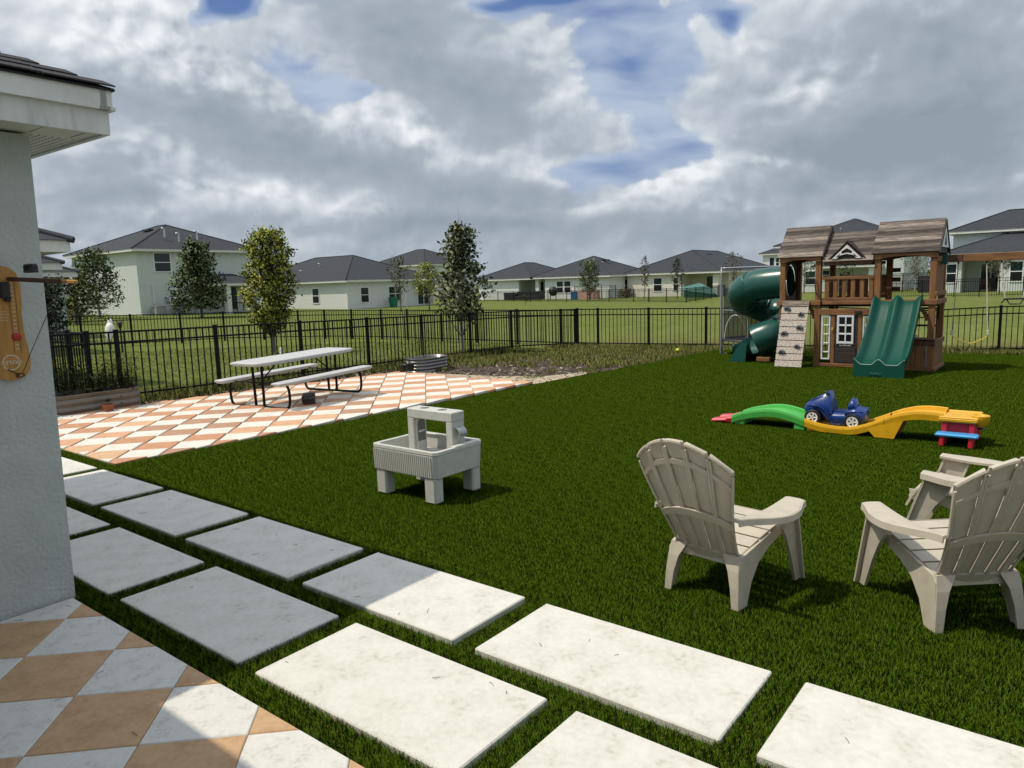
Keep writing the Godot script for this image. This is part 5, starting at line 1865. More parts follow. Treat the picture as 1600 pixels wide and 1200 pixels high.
func bridge_roof(o: Node3D) -> void:
	var x0 := -0.60
	var x1 := 0.37
	var y0 := 2.21
	var rise := 0.60
	var run := 0.66
	var len := sqrt(run * run + rise * rise)
	for s in [1, -1]:
		var dir := Vector3(0, rise, -run * s).normalized()
		var nrm := Vector3(0, run, rise * s).normalized()
		var q := Basis(Vector3.RIGHT, nrm, -dir) if s == 1 else Basis(Vector3.LEFT, nrm, -dir)
		for k in 8:
			var w := len / 8
			var mb := MB.new()
			mb.cbox(Vector3.ZERO, Vector3(x1 - x0, 0.018, w + 0.012), 0.004)
			part("roof_plank", mb.done(), M["weathered%d" % [2, 0, 1, 0, 0, 1, 0, 0][k]], o, Vector3((x0 + x1) * 0.5, y0, -0.60 + run * s) + dir * (w * (k + 0.5)) + nrm * 0.012, q * Basis(Vector3.RIGHT, 0.12))
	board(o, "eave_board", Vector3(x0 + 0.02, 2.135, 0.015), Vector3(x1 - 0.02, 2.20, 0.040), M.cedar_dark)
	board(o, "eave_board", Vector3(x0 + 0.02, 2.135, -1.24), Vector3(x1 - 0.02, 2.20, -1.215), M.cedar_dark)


func gable(o: Node3D) -> void:   # the little dormer with its white arched frame
	var c := Vector3(-0.13, 2.255, 0.055)
	var w := MB.new()
	w.prism(PackedVector2Array([Vector2(-0.315, 0), Vector2(0.315, 0), Vector2(0, 0.315)]), -0.40, -0.012, Transform3D(Basis.IDENTITY, c))
	var d := part("dormer", w.done(), M.dark_brown, o)
	for s in [-1, 1]:
		var b := MB.new()
		b.cbox(Vector3(s * 0.185, 0.172, -0.215) + c, Vector3(0.56, 0.022, 0.41), 0.004, Basis(Vector3(0, 0, 1), -s * 0.785))
		part("dormer_roof", b.done(), M.dark_brown, d)
	var f := MB.new()
	var x := Transform3D(Basis.IDENTITY, c)
	f.prism(PackedVector2Array([Vector2(-0.285, 0.005), Vector2(-0.19, 0.005), Vector2(-0.12, 0.075), Vector2(0, 0.100), Vector2(0, 0.125), Vector2(-0.10, 0.105), Vector2(-0.10, 0.155), Vector2(0.0, 0.215), Vector2(0.0, 0.285)]), -0.012, 0.020, x)
	f.prism(PackedVector2Array([Vector2(0.285, 0.005), Vector2(0.0, 0.285), Vector2(0.0, 0.215), Vector2(0.10, 0.155), Vector2(0.10, 0.105), Vector2(0, 0.125), Vector2(0, 0.100), Vector2(0.12, 0.075), Vector2(0.19, 0.005)]), -0.012, 0.020, x)
	part("dormer_frame", f.done(), M.white_plastic, d)
	for s in [-1, 1]:
		var h := MB.new()
		h.prism(PackedVector2Array([Vector2(s * 0.135, 0.045), Vector2(s * 0.21, 0.030), Vector2(s * 0.135, 0.105)]), 0.020, 0.0215, x)
		part("dormer_pane", h.done(), M.dark_brown, d)


func climbing_wall(o: Node3D) -> void:
	var bot := Vector3(-1.145, 0.0, 0.47)
	var top := Vector3(-1.125, 1.41, 0.045)
	var up := (top - bot)
	var q := Basis(Vector3.RIGHT, up.normalized().cross(Vector3.RIGHT) * -1.0, up.normalized()).orthonormalized()
	q = Basis(Vector3.RIGHT, up.normalized(), Vector3.RIGHT.cross(up.normalized())).orthonormalized()
	var back := MB.new()
	for s in [-1, 1]:
		back.cbox((bot + top) * 0.5 + Vector3(s * 0.235, 0, 0) - q.z * 0.035, Vector3(0.035, up.length(), 0.05), 0.004, q)
	back.box((bot + top) * 0.5 - q.z * 0.018, Vector3(0.50, up.length() - 0.03, 0.006), q)
	var root := part("climbing_wall", back.done(), M.cedar_dark, o)
	for k in 10:
		var mb := MB.new()
		mb.cbox(Vector3.ZERO, Vector3(0.565, up.length() / 10 - 0.013, 0.024), 0.005)
		part("plank", mb.done(), M["climb_plank%d" % [0, 1, 2, 0, 2, 1, 0, 2, 1, 0][k]] if k < 9 else M.weathered2, root, bot.lerp(top, (k + 0.5) / 10.0) + Vector3(rough(0.003), 0, 0) + q.z * rough(0.002), q)
	for h in [[0.2, 0.13], [0.78, 0.21], [0.79, 0.41], [0.2, 0.50], [0.79, 0.69], [0.2, 0.78]]:
		var mb := MB.new(true)
		var sz := 1.0 if h[0] < 0.5 or h[1] == 0.41 else 0.85
		var pr := []
		for k in 9:
			var a := PI * k / 8.0
			pr.append(Vector3(cos(a) * 0.055 * sz, sin(a) * 0.050 * sz - 0.025, 0.02))
		mb.tube(arc(pr, 2), 0.026 * sz, 7)
		mb.tube([Vector3(-0.02, -0.02, 0.01), Vector3(0.0, 0.02, 0.055), Vector3(0.02, -0.02, 0.01)], [0.022, 0.028, 0.022], 7)
		part("climbing_hold", mb.done(), M.hold_grey, root, bot.lerp(top, 1.0 - h[1]) + q * Vector3((h[0] - 0.5) * 0.52, 0, 0.012), q * Basis(Vector3(0, 0, 1), rough(0.25)))


func front_wall(o: Node3D) -> void:
	board(o, "sill_board", Vector3(-0.64, 0.0, -0.02), Vector3(0.52, 0.075, 0.03), M.cedar_h)
	for x in [-0.405, 0.125]:
		board(o, "door_post", Vector3(x, 0.075, -0.035), Vector3(x + 0.075, 1.10, 0.018), M.cedar_v)
	# side windows with little shelves
	for s in 2:
		var x0 := -0.60 if s == 0 else 0.215
		var x1 := -0.42 if s == 0 else 0.39
		var w := MB.new()
		for b in [[x0, x0 + 0.03, 0.15, 1.08], [x1 - 0.035, x1, 0.15, 1.08]]:
			w.cbox(Vector3((b[0] + b[1]) * 0.5, (b[2] + b[3]) * 0.5, -0.005), Vector3(b[1] - b[0], b[3] - b[2], 0.05), 0.004)
		for y in [0.165, 1.065]:
			w.cbox(Vector3((x0 + x1) * 0.5, y, -0.005), Vector3(x1 - x0 - 0.05, 0.03, 0.05), 0.004)
		var win := part("side_window", w.done(), M.white_plastic, o)
		for k in 4:
			board(win, "shelf", Vector3(x0 + 0.05, 0.30 + k * 0.19, -0.03), Vector3(x1 - 0.03, 0.325 + k * 0.19, 0.035), M.white_plastic, 0.004)
	# dark door with arched white window
	var d := MB.new()
	d.cbox(Vector3(-0.105, 0.63, -0.012), Vector3(0.44, 1.10, 0.03), 0.004)
	var door := part("door", d.done(), M.dark_brown, o)
	for k in 5:
		board(door, "door_plank", Vector3(-0.30, 0.095 + k * 0.078, 0.003), Vector3(0.09, 0.167 + k * 0.078, 0.014), M.dark_brown, 0.004)
	board(door, "door_plank", Vector3(-0.30, 1.125, 0.003), Vector3(0.09, 1.175, 0.014), M.dark_brown, 0.004)
	var fr := MB.new()
	var arch := PackedVector2Array()
	arch.append(Vector2(-0.285, 0.50))
	arch.append(Vector2(0.045, 0.50))
	for k in 9:
		var u := k / 8.0
		arch.append(Vector2(lerpf(0.045, -0.285, u), 1.075 + 0.045 * sin(u * PI)))
	fr.prism(arch, 0.003, 0.010)
	for x in [-0.285, -0.2, -0.133, -0.065, 0.005]:
		if x == -0.2 or x == -0.065:
			continue
		fr.cbox(Vector3(x + 0.02, 0.79, 0.020), Vector3(0.042 if x != -0.133 else 0.028, 0.60, 0.03), 0.004)
	for y in [0.52, 0.70, 0.88, 1.075]:
		fr.cbox(Vector3(-0.12, y, 0.020), Vector3(0.32, 0.045 if y in [0.52, 1.075] else 0.028, 0.028), 0.004)
	var df := part("door_window", fr.done(), M.white_plastic, o)
	for i in 2:
		for j in 3:
			board(df, "pane", Vector3(-0.238 + i * 0.137, 0.545 + j * 0.18, 0.011), Vector3(-0.130 + i * 0.137, 0.683 + j * 0.18, 0.014), M.pane_dark, 0.001)
	var t := letters("by KidKraft", 0.042, 0.004)
	(t.font as SystemFont).font_names = PackedStringArray(["Droid Sans"])
	part("sign_lettering", t, M.white_paint, o, Vector3(-0.115, 0.468, 0.017))
	var bell := MB.new(true)
	bell.lathe(Vector3(-0.372, 0.80, 0.02), [Vector2(0.020, 0), Vector2(0.022, 0.015), Vector2(0.012, 0.028), Vector2(0, 0.03)], 10, Basis(Vector3.RIGHT, PI / 2))
	bell.tube([Vector3(-0.372, 0.76, 0.035), Vector3(-0.372, 0.84, 0.035)], [0.012, 0.016], 6)
	part("door_bell", bell.done(), M.rope_yellow, o)
	board(o, "hinge_block", Vector3(0.06, 1.13, 0.02), Vector3(0.19, 1.19, 0.06), M.dark_plastic)
	# bench and boards inside the lower level
	board(o, "back_board", Vector3(-0.64, 0.05, back_z() + 0.02), Vector3(0.40, 0.40, back_z() + 0.045), M.cedar_dark)


func back_z() -> float:
	return -1.20


func counter(o: Node3D) -> void:
	for k in 9:
		var x := 0.62 + k * 0.096
		board(o, "counter_board", Vector3(x, 0.04, -0.012), Vector3(x + 0.092, 0.50, 0.012), M.cedar_v, 0.003)
	for k in 8:
		var z := -0.02 - k * 0.118
		board(o, "counter_board", Vector3(1.488, 0.06, z - 0.114), Vector3(1.510, 0.50, z), M.cedar_v, 0.003)
	board(o, "counter_rail", Vector3(0.55, 0.50, -0.02), Vector3(1.53, 0.60, 0.025), M.cedar_dark)
	board(o, "counter_rail", Vector3(1.490, 0.50, -1.16), Vector3(1.535, 0.60, -0.02), M.cedar_h)
	board(o, "counter_rail", Vector3(1.490, -0.01, -1.18), Vector3(1.545, 0.055, 0.02), M.cedar_h)
	board(o, "counter_rail", Vector3(0.55, -0.01, -0.02), Vector3(1.485, 0.035, 0.03), M.cedar_h)
	board(o, "counter_top", Vector3(0.55, 0.605, -0.40), Vector3(1.52, 0.63, 0.05), M.cedar_dark)
	board(o, "toy_stove", Vector3(0.95, 0.635, -0.25), Vector3(1.18, 0.69, -0.02), M.grey_box, 0.01)
	board(o, "window_bar", Vector3(0.55, 0.80, -1.19), Vector3(1.40, 0.84, -1.16), M.dark_plastic)
	board(o, "window_bar", Vector3(0.55, 1.16, -1.19), Vector3(1.40, 1.20, -1.16), M.dark_plastic)
	board(o, "corner_strip", Vector3(1.375, 0.08, 0.013), Vector3(1.395, 0.50, 0.024), M.slide_edge, 0.003)
	board(o, "slide_stake", Vector3(1.02, 0.0, 0.02), Vector3(1.09, 0.16, 0.06), M.cedar_v)


func double_slide(o: Node3D) -> void:
	# profile along the run: (z, y)
	var prof := arc([Vector3(-0.06, 1.385, 0), Vector3(0.06, 1.365, 0), Vector3(0.42, 0.98, 0), Vector3(0.80, 0.62, 0), Vector3(1.10, 0.38, 0), Vector3(1.32, 0.275, 0), Vector3(1.52, 0.245, 0)], 4)
	var xs := []
	var hs := []
	for k in 33:
		var u := k / 32.0
		xs.append(lerpf(0.42, 1.26, u))
		var v := absf(fposmod(u * 2.0, 1.0) - 0.5) * 2.0   # 1 at a ridge, 0 in a trough
		hs.append(0.105 * pow(sm(v, 0.35, 1.0), 1.1))
	var grid := []
	for i in prof.size():
		var p: Vector3 = prof[i]
		var d: Vector3 = prof[mini(i + 1, prof.size() - 1)] - prof[maxi(i - 1, 0)]
		var nrm := Vector3(-d.y, d.x, 0).normalized()
		var row := []
		for k in 33:
			row.append(Vector3(xs[k], p.y + nrm.y * hs[k], p.x + nrm.x * hs[k]))
		grid.append(row)
	var mb := MB.new(true)
	mb.slab(grid, 0.022)
	var s := part("double_slide", mb.done(), M.slide_green, o)
	# deep sides and the upright front end
	for x in [0.42, 1.26]:
		var sides := MB.new()
		for i in prof.size() - 1:
			var p: Vector3 = prof[i]
			var q: Vector3 = prof[i + 1]
			var d := (q - p).normalized()
			var nr := Vector3(-d.y, d.x, 0)
			sides.box(Vector3(x, (p.y + q.y) * 0.5, (p.x + q.x) * 0.5) + Vector3(0, nr.y, nr.x) * 0.03, Vector3(0.028, 0.15, (q - p).length() + 0.012), Basis(Vector3.RIGHT, atan2(-(q.y - p.y), q.x - p.x)))
		part("slide_side", sides.done(), M.slide_green, s)
	var fr := MB.new()
	var poly := PackedVector2Array([Vector2(0.405, -0.02), Vector2(1.275, -0.02)])
	for k in 33:
		poly.append(Vector2(lerpf(1.275, 0.405, k / 32.0), 0.245 + hs[32 - k] * 0.95))
	fr.prism(poly, 1.50, 1.53)
	part("slide_front", fr.done(), M.slide_green, s)
	var lip := MB.new(true)
	var lp := []
	for k in 33:
		lp.append(Vector3(lerpf(0.405, 1.275, k / 32.0), 0.250 + hs[k] * 0.95, 1.522))
	lip.tube(lp, 0.011, 6)
	part("slide_lip", lip.done(), M.slide_edge, s)
	var em := MB.new()
	em.cbox(Vector3(0.80, 0.075, 1.534), Vector3(0.21, 0.055, 0.01), 0.004)
	em.cbox(Vector3(0.80, 0.075, 1.540), Vector3(0.10, 0.030, 0.008), 0.003)
	part("maker_badge", em.done(), M.slide_green, s)


func tube_slide(o: Node3D) -> void:
	var c := Vector2(-2.20, -1.17)
	var r := 0.52
	var path := []
	path.append(Vector3(-1.49, 1.80, c.y + r))
	path.append(Vector3(-1.80, 1.79, c.y + r))
	for k in 25:
		var t := k / 24.0
		var a := PI / 2 + t * TAU * 0.985
		path.append(Vector3(c.x + cos(a) * r, lerpf(1.76, 0.50, t), c.y + sin(a) * r))
	path.append(Vector3(-2.24, 0.46, c.y + r + 0.02))
	var rt := 0.365
	# orientation carried along the path
	var rings := []
	for i in path.size():
		var t: Vector3 = (path[mini(i + 1, path.size() - 1)] - path[maxi(i - 1, 0)]).normalized()
		var side := t.cross(Vector3.UP).normalized()
		var up := side.cross(t).normalized()
		var ring := []
		for k in 28:
			var a := TAU * k / 28.0
			ring.append(path[i] + (side * cos(a) + up * sin(a)) * rt)
		rings.append(ring)
	var root := Node3D.new()
	root.name = "tube_slide"
	o.add_child(root)
	var cuts := [0, 3, 8, 13, 18, 23, path.size() - 1]
	for s in cuts.size() - 1:
		var mb := MB.new(true)
		mb.loft(rings.slice(cuts[s], cuts[s + 1] + 1))
		part("tube_section", mb.done(), M.tube_green, root)
		if s > 0:
			var fl := MB.new(true)
			var i: int = cuts[s]
			var t: Vector3 = (path[mini(i + 1, path.size() - 1)] - path[maxi(i - 1, 0)]).normalized()
			var a0 := []
			var a1 := []
			for k in 28:
				var d: Vector3 = (rings[i][k] - path[i])
				a0.append([path[i] + d * 1.0 - t * 0.022, path[i] + d * 1.07 - t * 0.018, path[i] + d * 1.07 + t * 0.018, path[i] + d * 1.0 + t * 0.022])
			for j in 4:
				var rr := []
				for k in 28:
					rr.append(a0[k][j])
				a1.append(rr)
			fl.loft(a1)
			part("tube_flange", fl.done(), M.tube_green, root)
	# open half-pipe exit
	var half := []
	var e: Vector3 = path[path.size() - 1]
	for i in 7:
		var t := i / 6.0
		var p := e + Vector3(-0.40 * t, -0.10 * t + 0.02, 0.02 * t)
		var row := []
		for k in 15:
			var a := PI + PI * k / 14.0
			var flare := 1.0 + 0.10 * t
			row.append(p + Vector3(0.12 * cos(a) * 0.0, maxf(sin(a) * rt, -0.33 + 0.06 * t) + (0.10 - 0.14 * t if k == 0 or k == 14 else 0.0), -cos(a) * rt * flare))
		half.append(row)
	var hm := MB.new(true)
	hm.slab(half, 0.016)
	part("exit_chute", hm.done(), M.tube_green, root)
	var end := MB.new()
	for k in [0.40, -0.36]:
		end.prism(PackedVector2Array([Vector2(-2.74, -0.03), Vector2(-2.34, -0.03), Vector2(-2.30, 0.44), Vector2(-2.47, 0.44)]), c.y + r + k - 0.015, c.y + r + k + 0.015)
	end.prism(PackedVector2Array([Vector2(-2.745, -0.03), Vector2(-2.715, -0.03), Vector2(-2.56, 0.26), Vector2(-2.59, 0.26)]), c.y + r - 0.345, c.y + r + 0.385)
	part("exit_end", end.done(), M.tube_green, root)
	# panel in the tower's left side that the tube starts from
	var pan := MB.new()
	for k in 28:
		var ring := []
		for j in 2:
			var ang := TAU * (k + j) / 28.0
			var sq := 0.46 / maxf(absf(cos(ang)), absf(sin(ang)))
			ring.append(Vector2(cos(ang), sin(ang)) * 0.355)
			ring.append(Vector2(cos(ang), sin(ang)) * sq)
		for x in [-1.485, -1.455]:
			var f := func(v: Vector2) -> Vector3: return Vector3(x, 1.84 + v.y, c.y + r + v.x)
			pan.quad(f.call(ring[0]), f.call(ring[1]), f.call(ring[3]), f.call(ring[2]))
	part("tube_panel", pan.done(), M.dark_brown, root)
	var leg := MB.new()
	leg.cbox(Vector3(-1.95, 0.06, c.y + r + 0.30), Vector3(0.30, 0.09, 0.10), 0.006)
	part("tube_support", leg.done(), M.cedar_h, root)


func build_swings() -> void:
	var g0 := terr(-3.83, 16.3)
	var z := -16.9
	var o := thing("swing_frame", "orange-brown wooden swing beam reaching right from the play tower", "swing frame", Vector3(-3.83, g0, z))
	board(o, "beam", Vector3(1.86, 2.115, -0.045), Vector3(5.1, 2.265, 0.045), M.cedar_h)
	board(o, "beam_end", Vector3(1.50, 2.115, -0.044), Vector3(1.855, 2.26, 0.044), M.cedar_dark)
	board(o, "beam_bracket", Vector3(1.50, 2.08, -0.075), Vector3(1.60, 2.28, 0.075), M.tube_green)
	for s in [-1, 1]:
		var mb := MB.new()
		mb.cbox(Vector3(5.05, 1.08, s * 0.48), Vector3(0.09, 2.38, 0.09), 0.005, Basis(Vector3.RIGHT, -s * 0.36))
		part("frame_leg", mb.done(), M.cedar_v, o)
	board(o, "cross_bar", Vector3(5.06, 0.95, -0.55), Vector3(5.14, 1.05, 0.55), M.cedar_h)
	for x in [1.78, 2.25, 2.49, 2.93, 3.4, 3.95]:
		var mb := MB.new(true)
		mb.tube([Vector3(x, 2.115, 0), Vector3(x, 2.075, 0)], 0.016, 8)
		part("swing_hanger", mb.done(), M.dark_plastic, o)
	# sling swing
	var sw := thing("sling_swing", "yellow sling swing on pale ropes under the wooden beam", "swing", Vector3(-3.83, g0, z))
	for r in [[1.78, 1.725], [2.25, 2.335]]:
		var up := MB.new(true)
		var mid := lerpf(r[0], r[1], 0.35)
		up.tube([Vector3(r[0], 2.075, 0), Vector3(mid, 1.57, 0)], 0.010, 6)
		part("coated_chain", up.done(), M.chain_coat if r[0] < 2 else M.rope, sw)
		var lo := MB.new(true)
		lo.tube([Vector3(mid, 1.57, 0), Vector3(r[1], 0.68, 0)], 0.0075 if r[0] < 2 else 0.011, 6)
		part("rope", lo.done(), M.rope if r[0] > 2 else M.chain_coat, sw)
		var k := MB.new(true)
		k.lathe(Vector3(r[1], 0.67, 0), [Vector2(0.0, 0), Vector2(0.020, 0.01), Vector2(0.020, 0.045), Vector2(0.011, 0.06), Vector2(0.020, 0.075), Vector2(0.02, 0.10), Vector2(0, 0.115)], 10)
		part("knot", k.done(), M.rope, sw)
	var seat := []
	for i in 13:
		var t := i / 12.0
		var x := lerpf(1.725, 2.335, t)
		var y := 0.66 - 0.145 * sin(PI * t)
		var w := lerpf(0.02, 0.065, sin(PI * t))
		seat.append([Vector3(x, y, -w), Vector3(x, y - 0.005, 0), Vector3(x, y, w)])
	var sm_ := MB.new(true)
	sm_.slab(seat, 0.016)
	part("seat", sm_.done(), M.rope_yellow, sw)
	# trapeze / glider at the frame's edge
	var tz := thing("trapeze_swing", "black trapeze bars hanging on white rope at the right edge", "swing", Vector3(-3.83, g0, z))
	for r in [[2.49, 2.585], [2.93, 2.86]]:
		var mb := MB.new(true)
		mb.tube([Vector3(r[0], 2.075, 0), Vector3(lerpf(r[0], r[1], 0.3), 1.80, 0)], 0.020, 7)
		mb.tube([Vector3(lerpf(r[0], r[1], 0.3), 1.80, 0), Vector3(r[1], 1.385, 0)], 0.011, 6)
		part("rope", mb.done(), M.rope, tz)
	var bar := MB.new(true)
	bar.tube([Vector3(2.56, 1.38, 0), Vector3(3.25, 1.40, 0)], 0.018, 8)
	bar.tube([Vector3(2.52, 1.30, 0), Vector3(2.58, 1.38, 0)], 0.012, 6)
	bar.tube([Vector3(2.60, 1.38, 0), Vector3(2.66, 1.285, 0), Vector3(2.82, 1.285, 0), Vector3(2.88, 1.385, 0)], 0.012, 6)
	part("trapeze_bar", bar.done(), M.dark_plastic, tz)


func build_trampoline() -> void:
	var a := -6.72
	var b := 18.95
	var o := thing("trampoline", "round netted trampoline with a pale arched bar behind the tube slide", "trampoline", P(a, b, terr(a, b)))
	var r := 0.92
	var ring := []
	for k in 41:
		ring.append(Vector3(cos(TAU * k / 40.0) * r, 0.38, sin(TAU * k / 40.0) * r))
	var f := MB.new(true)
	f.tube(ring, 0.022, 8, false)
	part("frame_ring", f.done(), M.galvanized, o)
	var pad := MB.new(true)
	pad.lathe(Vector3(0, 0.38, 0), [Vector2(r + 0.03, -0.02), Vector2(r + 0.03, 0.025), Vector2(r - 0.16, 0.03), Vector2(r - 0.16, 0.01)], 40)
	part("edge_pad", pad.done(), M.dark_plastic, o)
	var mat := MB.new()
	var disc := []
	for k in 40:
		disc.append(Vector3(cos(TAU * k / 40.0), 0, sin(TAU * k / 40.0)) * (r - 0.10) + Vector3(0, 0.375, 0))
	mat.fan(disc, true)
	part("jump_mat", mat.done(), M.dark_plastic, o)
	for k in 6:
		var an := TAU * k / 6.0 + 2.55
		var d := Vector3(cos(an), 0, sin(an))
		var leg := MB.new(true)
		leg.tube([d * r + Vector3(0, 0.37, 0), d * (r + 0.01) + Vector3(0, 0.03, 0), d * (r - 0.10) + Vector3(0, 0.015, 0)], 0.020, 7)
		part("leg", leg.done(), M.galvanized, o)
		var pole := MB.new(true)
		pole.tube([d * (r + 0.02) + Vector3(0, 0.2, 0), d * (r + 0.02) + Vector3(0, 1.75, 0)], 0.018, 7)
		part("pole", pole.done(), M.galvanized, o)
		var n0 := d * (r - 0.02)
		var d2 := Vector3(cos(an + TAU / 6.0), 0, sin(an + TAU / 6.0)) * (r - 0.02)
		var net := MB.new()
		net.quad(n0 + Vector3(0, 0.4, 0), n0 + Vector3(0, 1.74, 0), d2 + Vector3(0, 1.70, 0), d2 + Vector3(0, 0.4, 0))
		part("net", net.done(), M.net_black, o)
		var band := MB.new(true)
		band.tube([n0 + Vector3(0, 1.15, 0), d2 + Vector3(0, 1.15, 0)], 0.012, 5)
		part("net_band", band.done(), M.galvanized, o)
	var d0 := Vector3(cos(2.55), 0, sin(2.55)) * (r + 0.05)
	var d3 := -d0
	var arch := MB.new(true)
	arch.tube(arc([d0 + Vector3(0, 0.02, 0), d0 + Vector3(0, 2.08, 0), d0 * 0.96 + Vector3(0, 2.19, 0), d0 * 0.85 + Vector3(0, 2.235, 0), d3 * 0.85 + Vector3(0, 2.235, 0), d3 * 0.96 + Vector3(0, 2.19, 0), d3 + Vector3(0, 2.08, 0), d3 + Vector3(0, 0.02, 0)], 3), 0.021, 8)
	part("overhead_bar", arch.done(), M.galvanized, o)
	var loop := MB.new(true)
	var lp := []
	for k in 13:
		lp.append(Vector3(-0.35 + cos(PI * k / 12.0) * -0.28, 0.42 + sin(PI * k / 12.0) * 0.62, 0.72))
	loop.tube(lp, 0.010, 6)
	part("white_hoop", loop.done(), M.white_plastic, o)


# ---------------------------------------------------------------- furniture and toys


func build_picnic_table() -> void:
	var a := -10.08
	var b := 7.10
	var fwd := Vector2(-0.15, 0.9887)
	var q := Basis(Vector3(fwd.y, 0, fwd.x), Vector3.UP, Vector3(fwd.x, 0, -fwd.y) * -1.0)   # x across, -z along the table
	q = facing(fwd.x, fwd.y)
	var o := thing("picnic_table", "pale grey plastic picnic table with black tube legs on the checkered patio", "picnic table", P(a, b, terr(a, b) + 0.002), Basis(Vector3.RIGHT, 0.02) * q)
	var top := MB.new(true)
	moulded_top(top, 0.355, 1.06, 0.735, 0.045)
	part("table_top", top.done(), M.table_grey, o)
	for s in [-1, 1]:
		var be := MB.new(true)
		moulded_top(be, 0.125, 1.03, 0.445, 0.042, s * 0.625)
		part("bench_seat", be.done(), M.table_grey, o)
	for e in [-1, 1]:
		var z: float = e * 0.80
		var fr := MB.new(true)
		fr.tube(arc([Vector3(-0.58, 0.405, z), Vector3(-0.645, 0.30, z), Vector3(-0.64, 0.10, z), Vector3(-0.575, 0.022, z), Vector3(-0.45, 0.020, z), Vector3(0.45, 0.020, z), Vector3(0.575, 0.022, z), Vector3(0.64, 0.10, z), Vector3(0.645, 0.30, z), Vector3(0.58, 0.405, z)], 5), 0.020, 8)
		part("bench_frame", fr.done(), M.fence_black, o)
		for x in [-0.09, 0.09]:
			var lg := MB.new(true)
			lg.tube([Vector3(x, 0.02, z), Vector3(x * 1.15, 0.70, z)], 0.021, 8)
			part("leg", lg.done(), M.fence_black, o)
		var br := MB.new(true)
		br.tube([Vector3(0.0, 0.36, z), Vector3(0.0, 0.69, e * 0.36)], 0.012, 6)
		br.tube([Vector3(-0.6, 0.395, z), Vector3(0.6, 0.395, z)], 0.012, 6)
		part("brace", br.done(), M.fence_black, o)
	var pipe := MB.new(true)
	pipe.tube([Vector3(0.0, 0.36, -0.8), Vector3(0.0, 0.36, 0.8)], 0.012, 6)
	part("stretcher", pipe.done(), M.fence_black, o)
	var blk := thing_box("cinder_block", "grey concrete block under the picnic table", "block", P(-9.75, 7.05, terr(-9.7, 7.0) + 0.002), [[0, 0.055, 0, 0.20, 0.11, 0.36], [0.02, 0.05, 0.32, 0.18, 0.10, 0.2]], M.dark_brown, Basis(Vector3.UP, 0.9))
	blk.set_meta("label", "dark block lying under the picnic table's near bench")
	thing_box("bottle", "small white bottle standing on the picnic table", "bottle", P(-10.35, 7.0, terr(-10, 7.0) + 0.742), [[0, 0.055, 0, 0.03, 0.11, 0.03]], M.white_plastic)


# a blow-moulded board with rounded rim and corners; half width, half length, top height, thickness
func moulded_top(mb: MB, hw: float, hl: float, y: float, t: float, cx := 0.0) -> void:
	var rings := []
	for s in [[0.0, -0.012], [0.0, 0.0], [0.012, 0.008], [0.02, 0.025], [0.012, t - 0.006], [-0.008, t], [-0.03, t + 0.002]]:
		var ring := []
		for k in 32:
			var ang := TAU * (k + 0.5) / 32.0
			var c := cos(ang)
			var sn := sin(ang)
			var p := pow(pow(absf(c), 14.0) + pow(absf(sn), 14.0), -1.0 / 14.0)
			ring.append(Vector3(cx + c * p * (hw + s[0] - 0.02), y - t + s[1], sn * p * (hl + s[0] - 0.02)))
		rings.append(ring)
	mb.loft(rings)
	mb.group = -1
	mb.fan(rings[6], true)
	mb.fan(rings[0], false)
	mb.group = 0


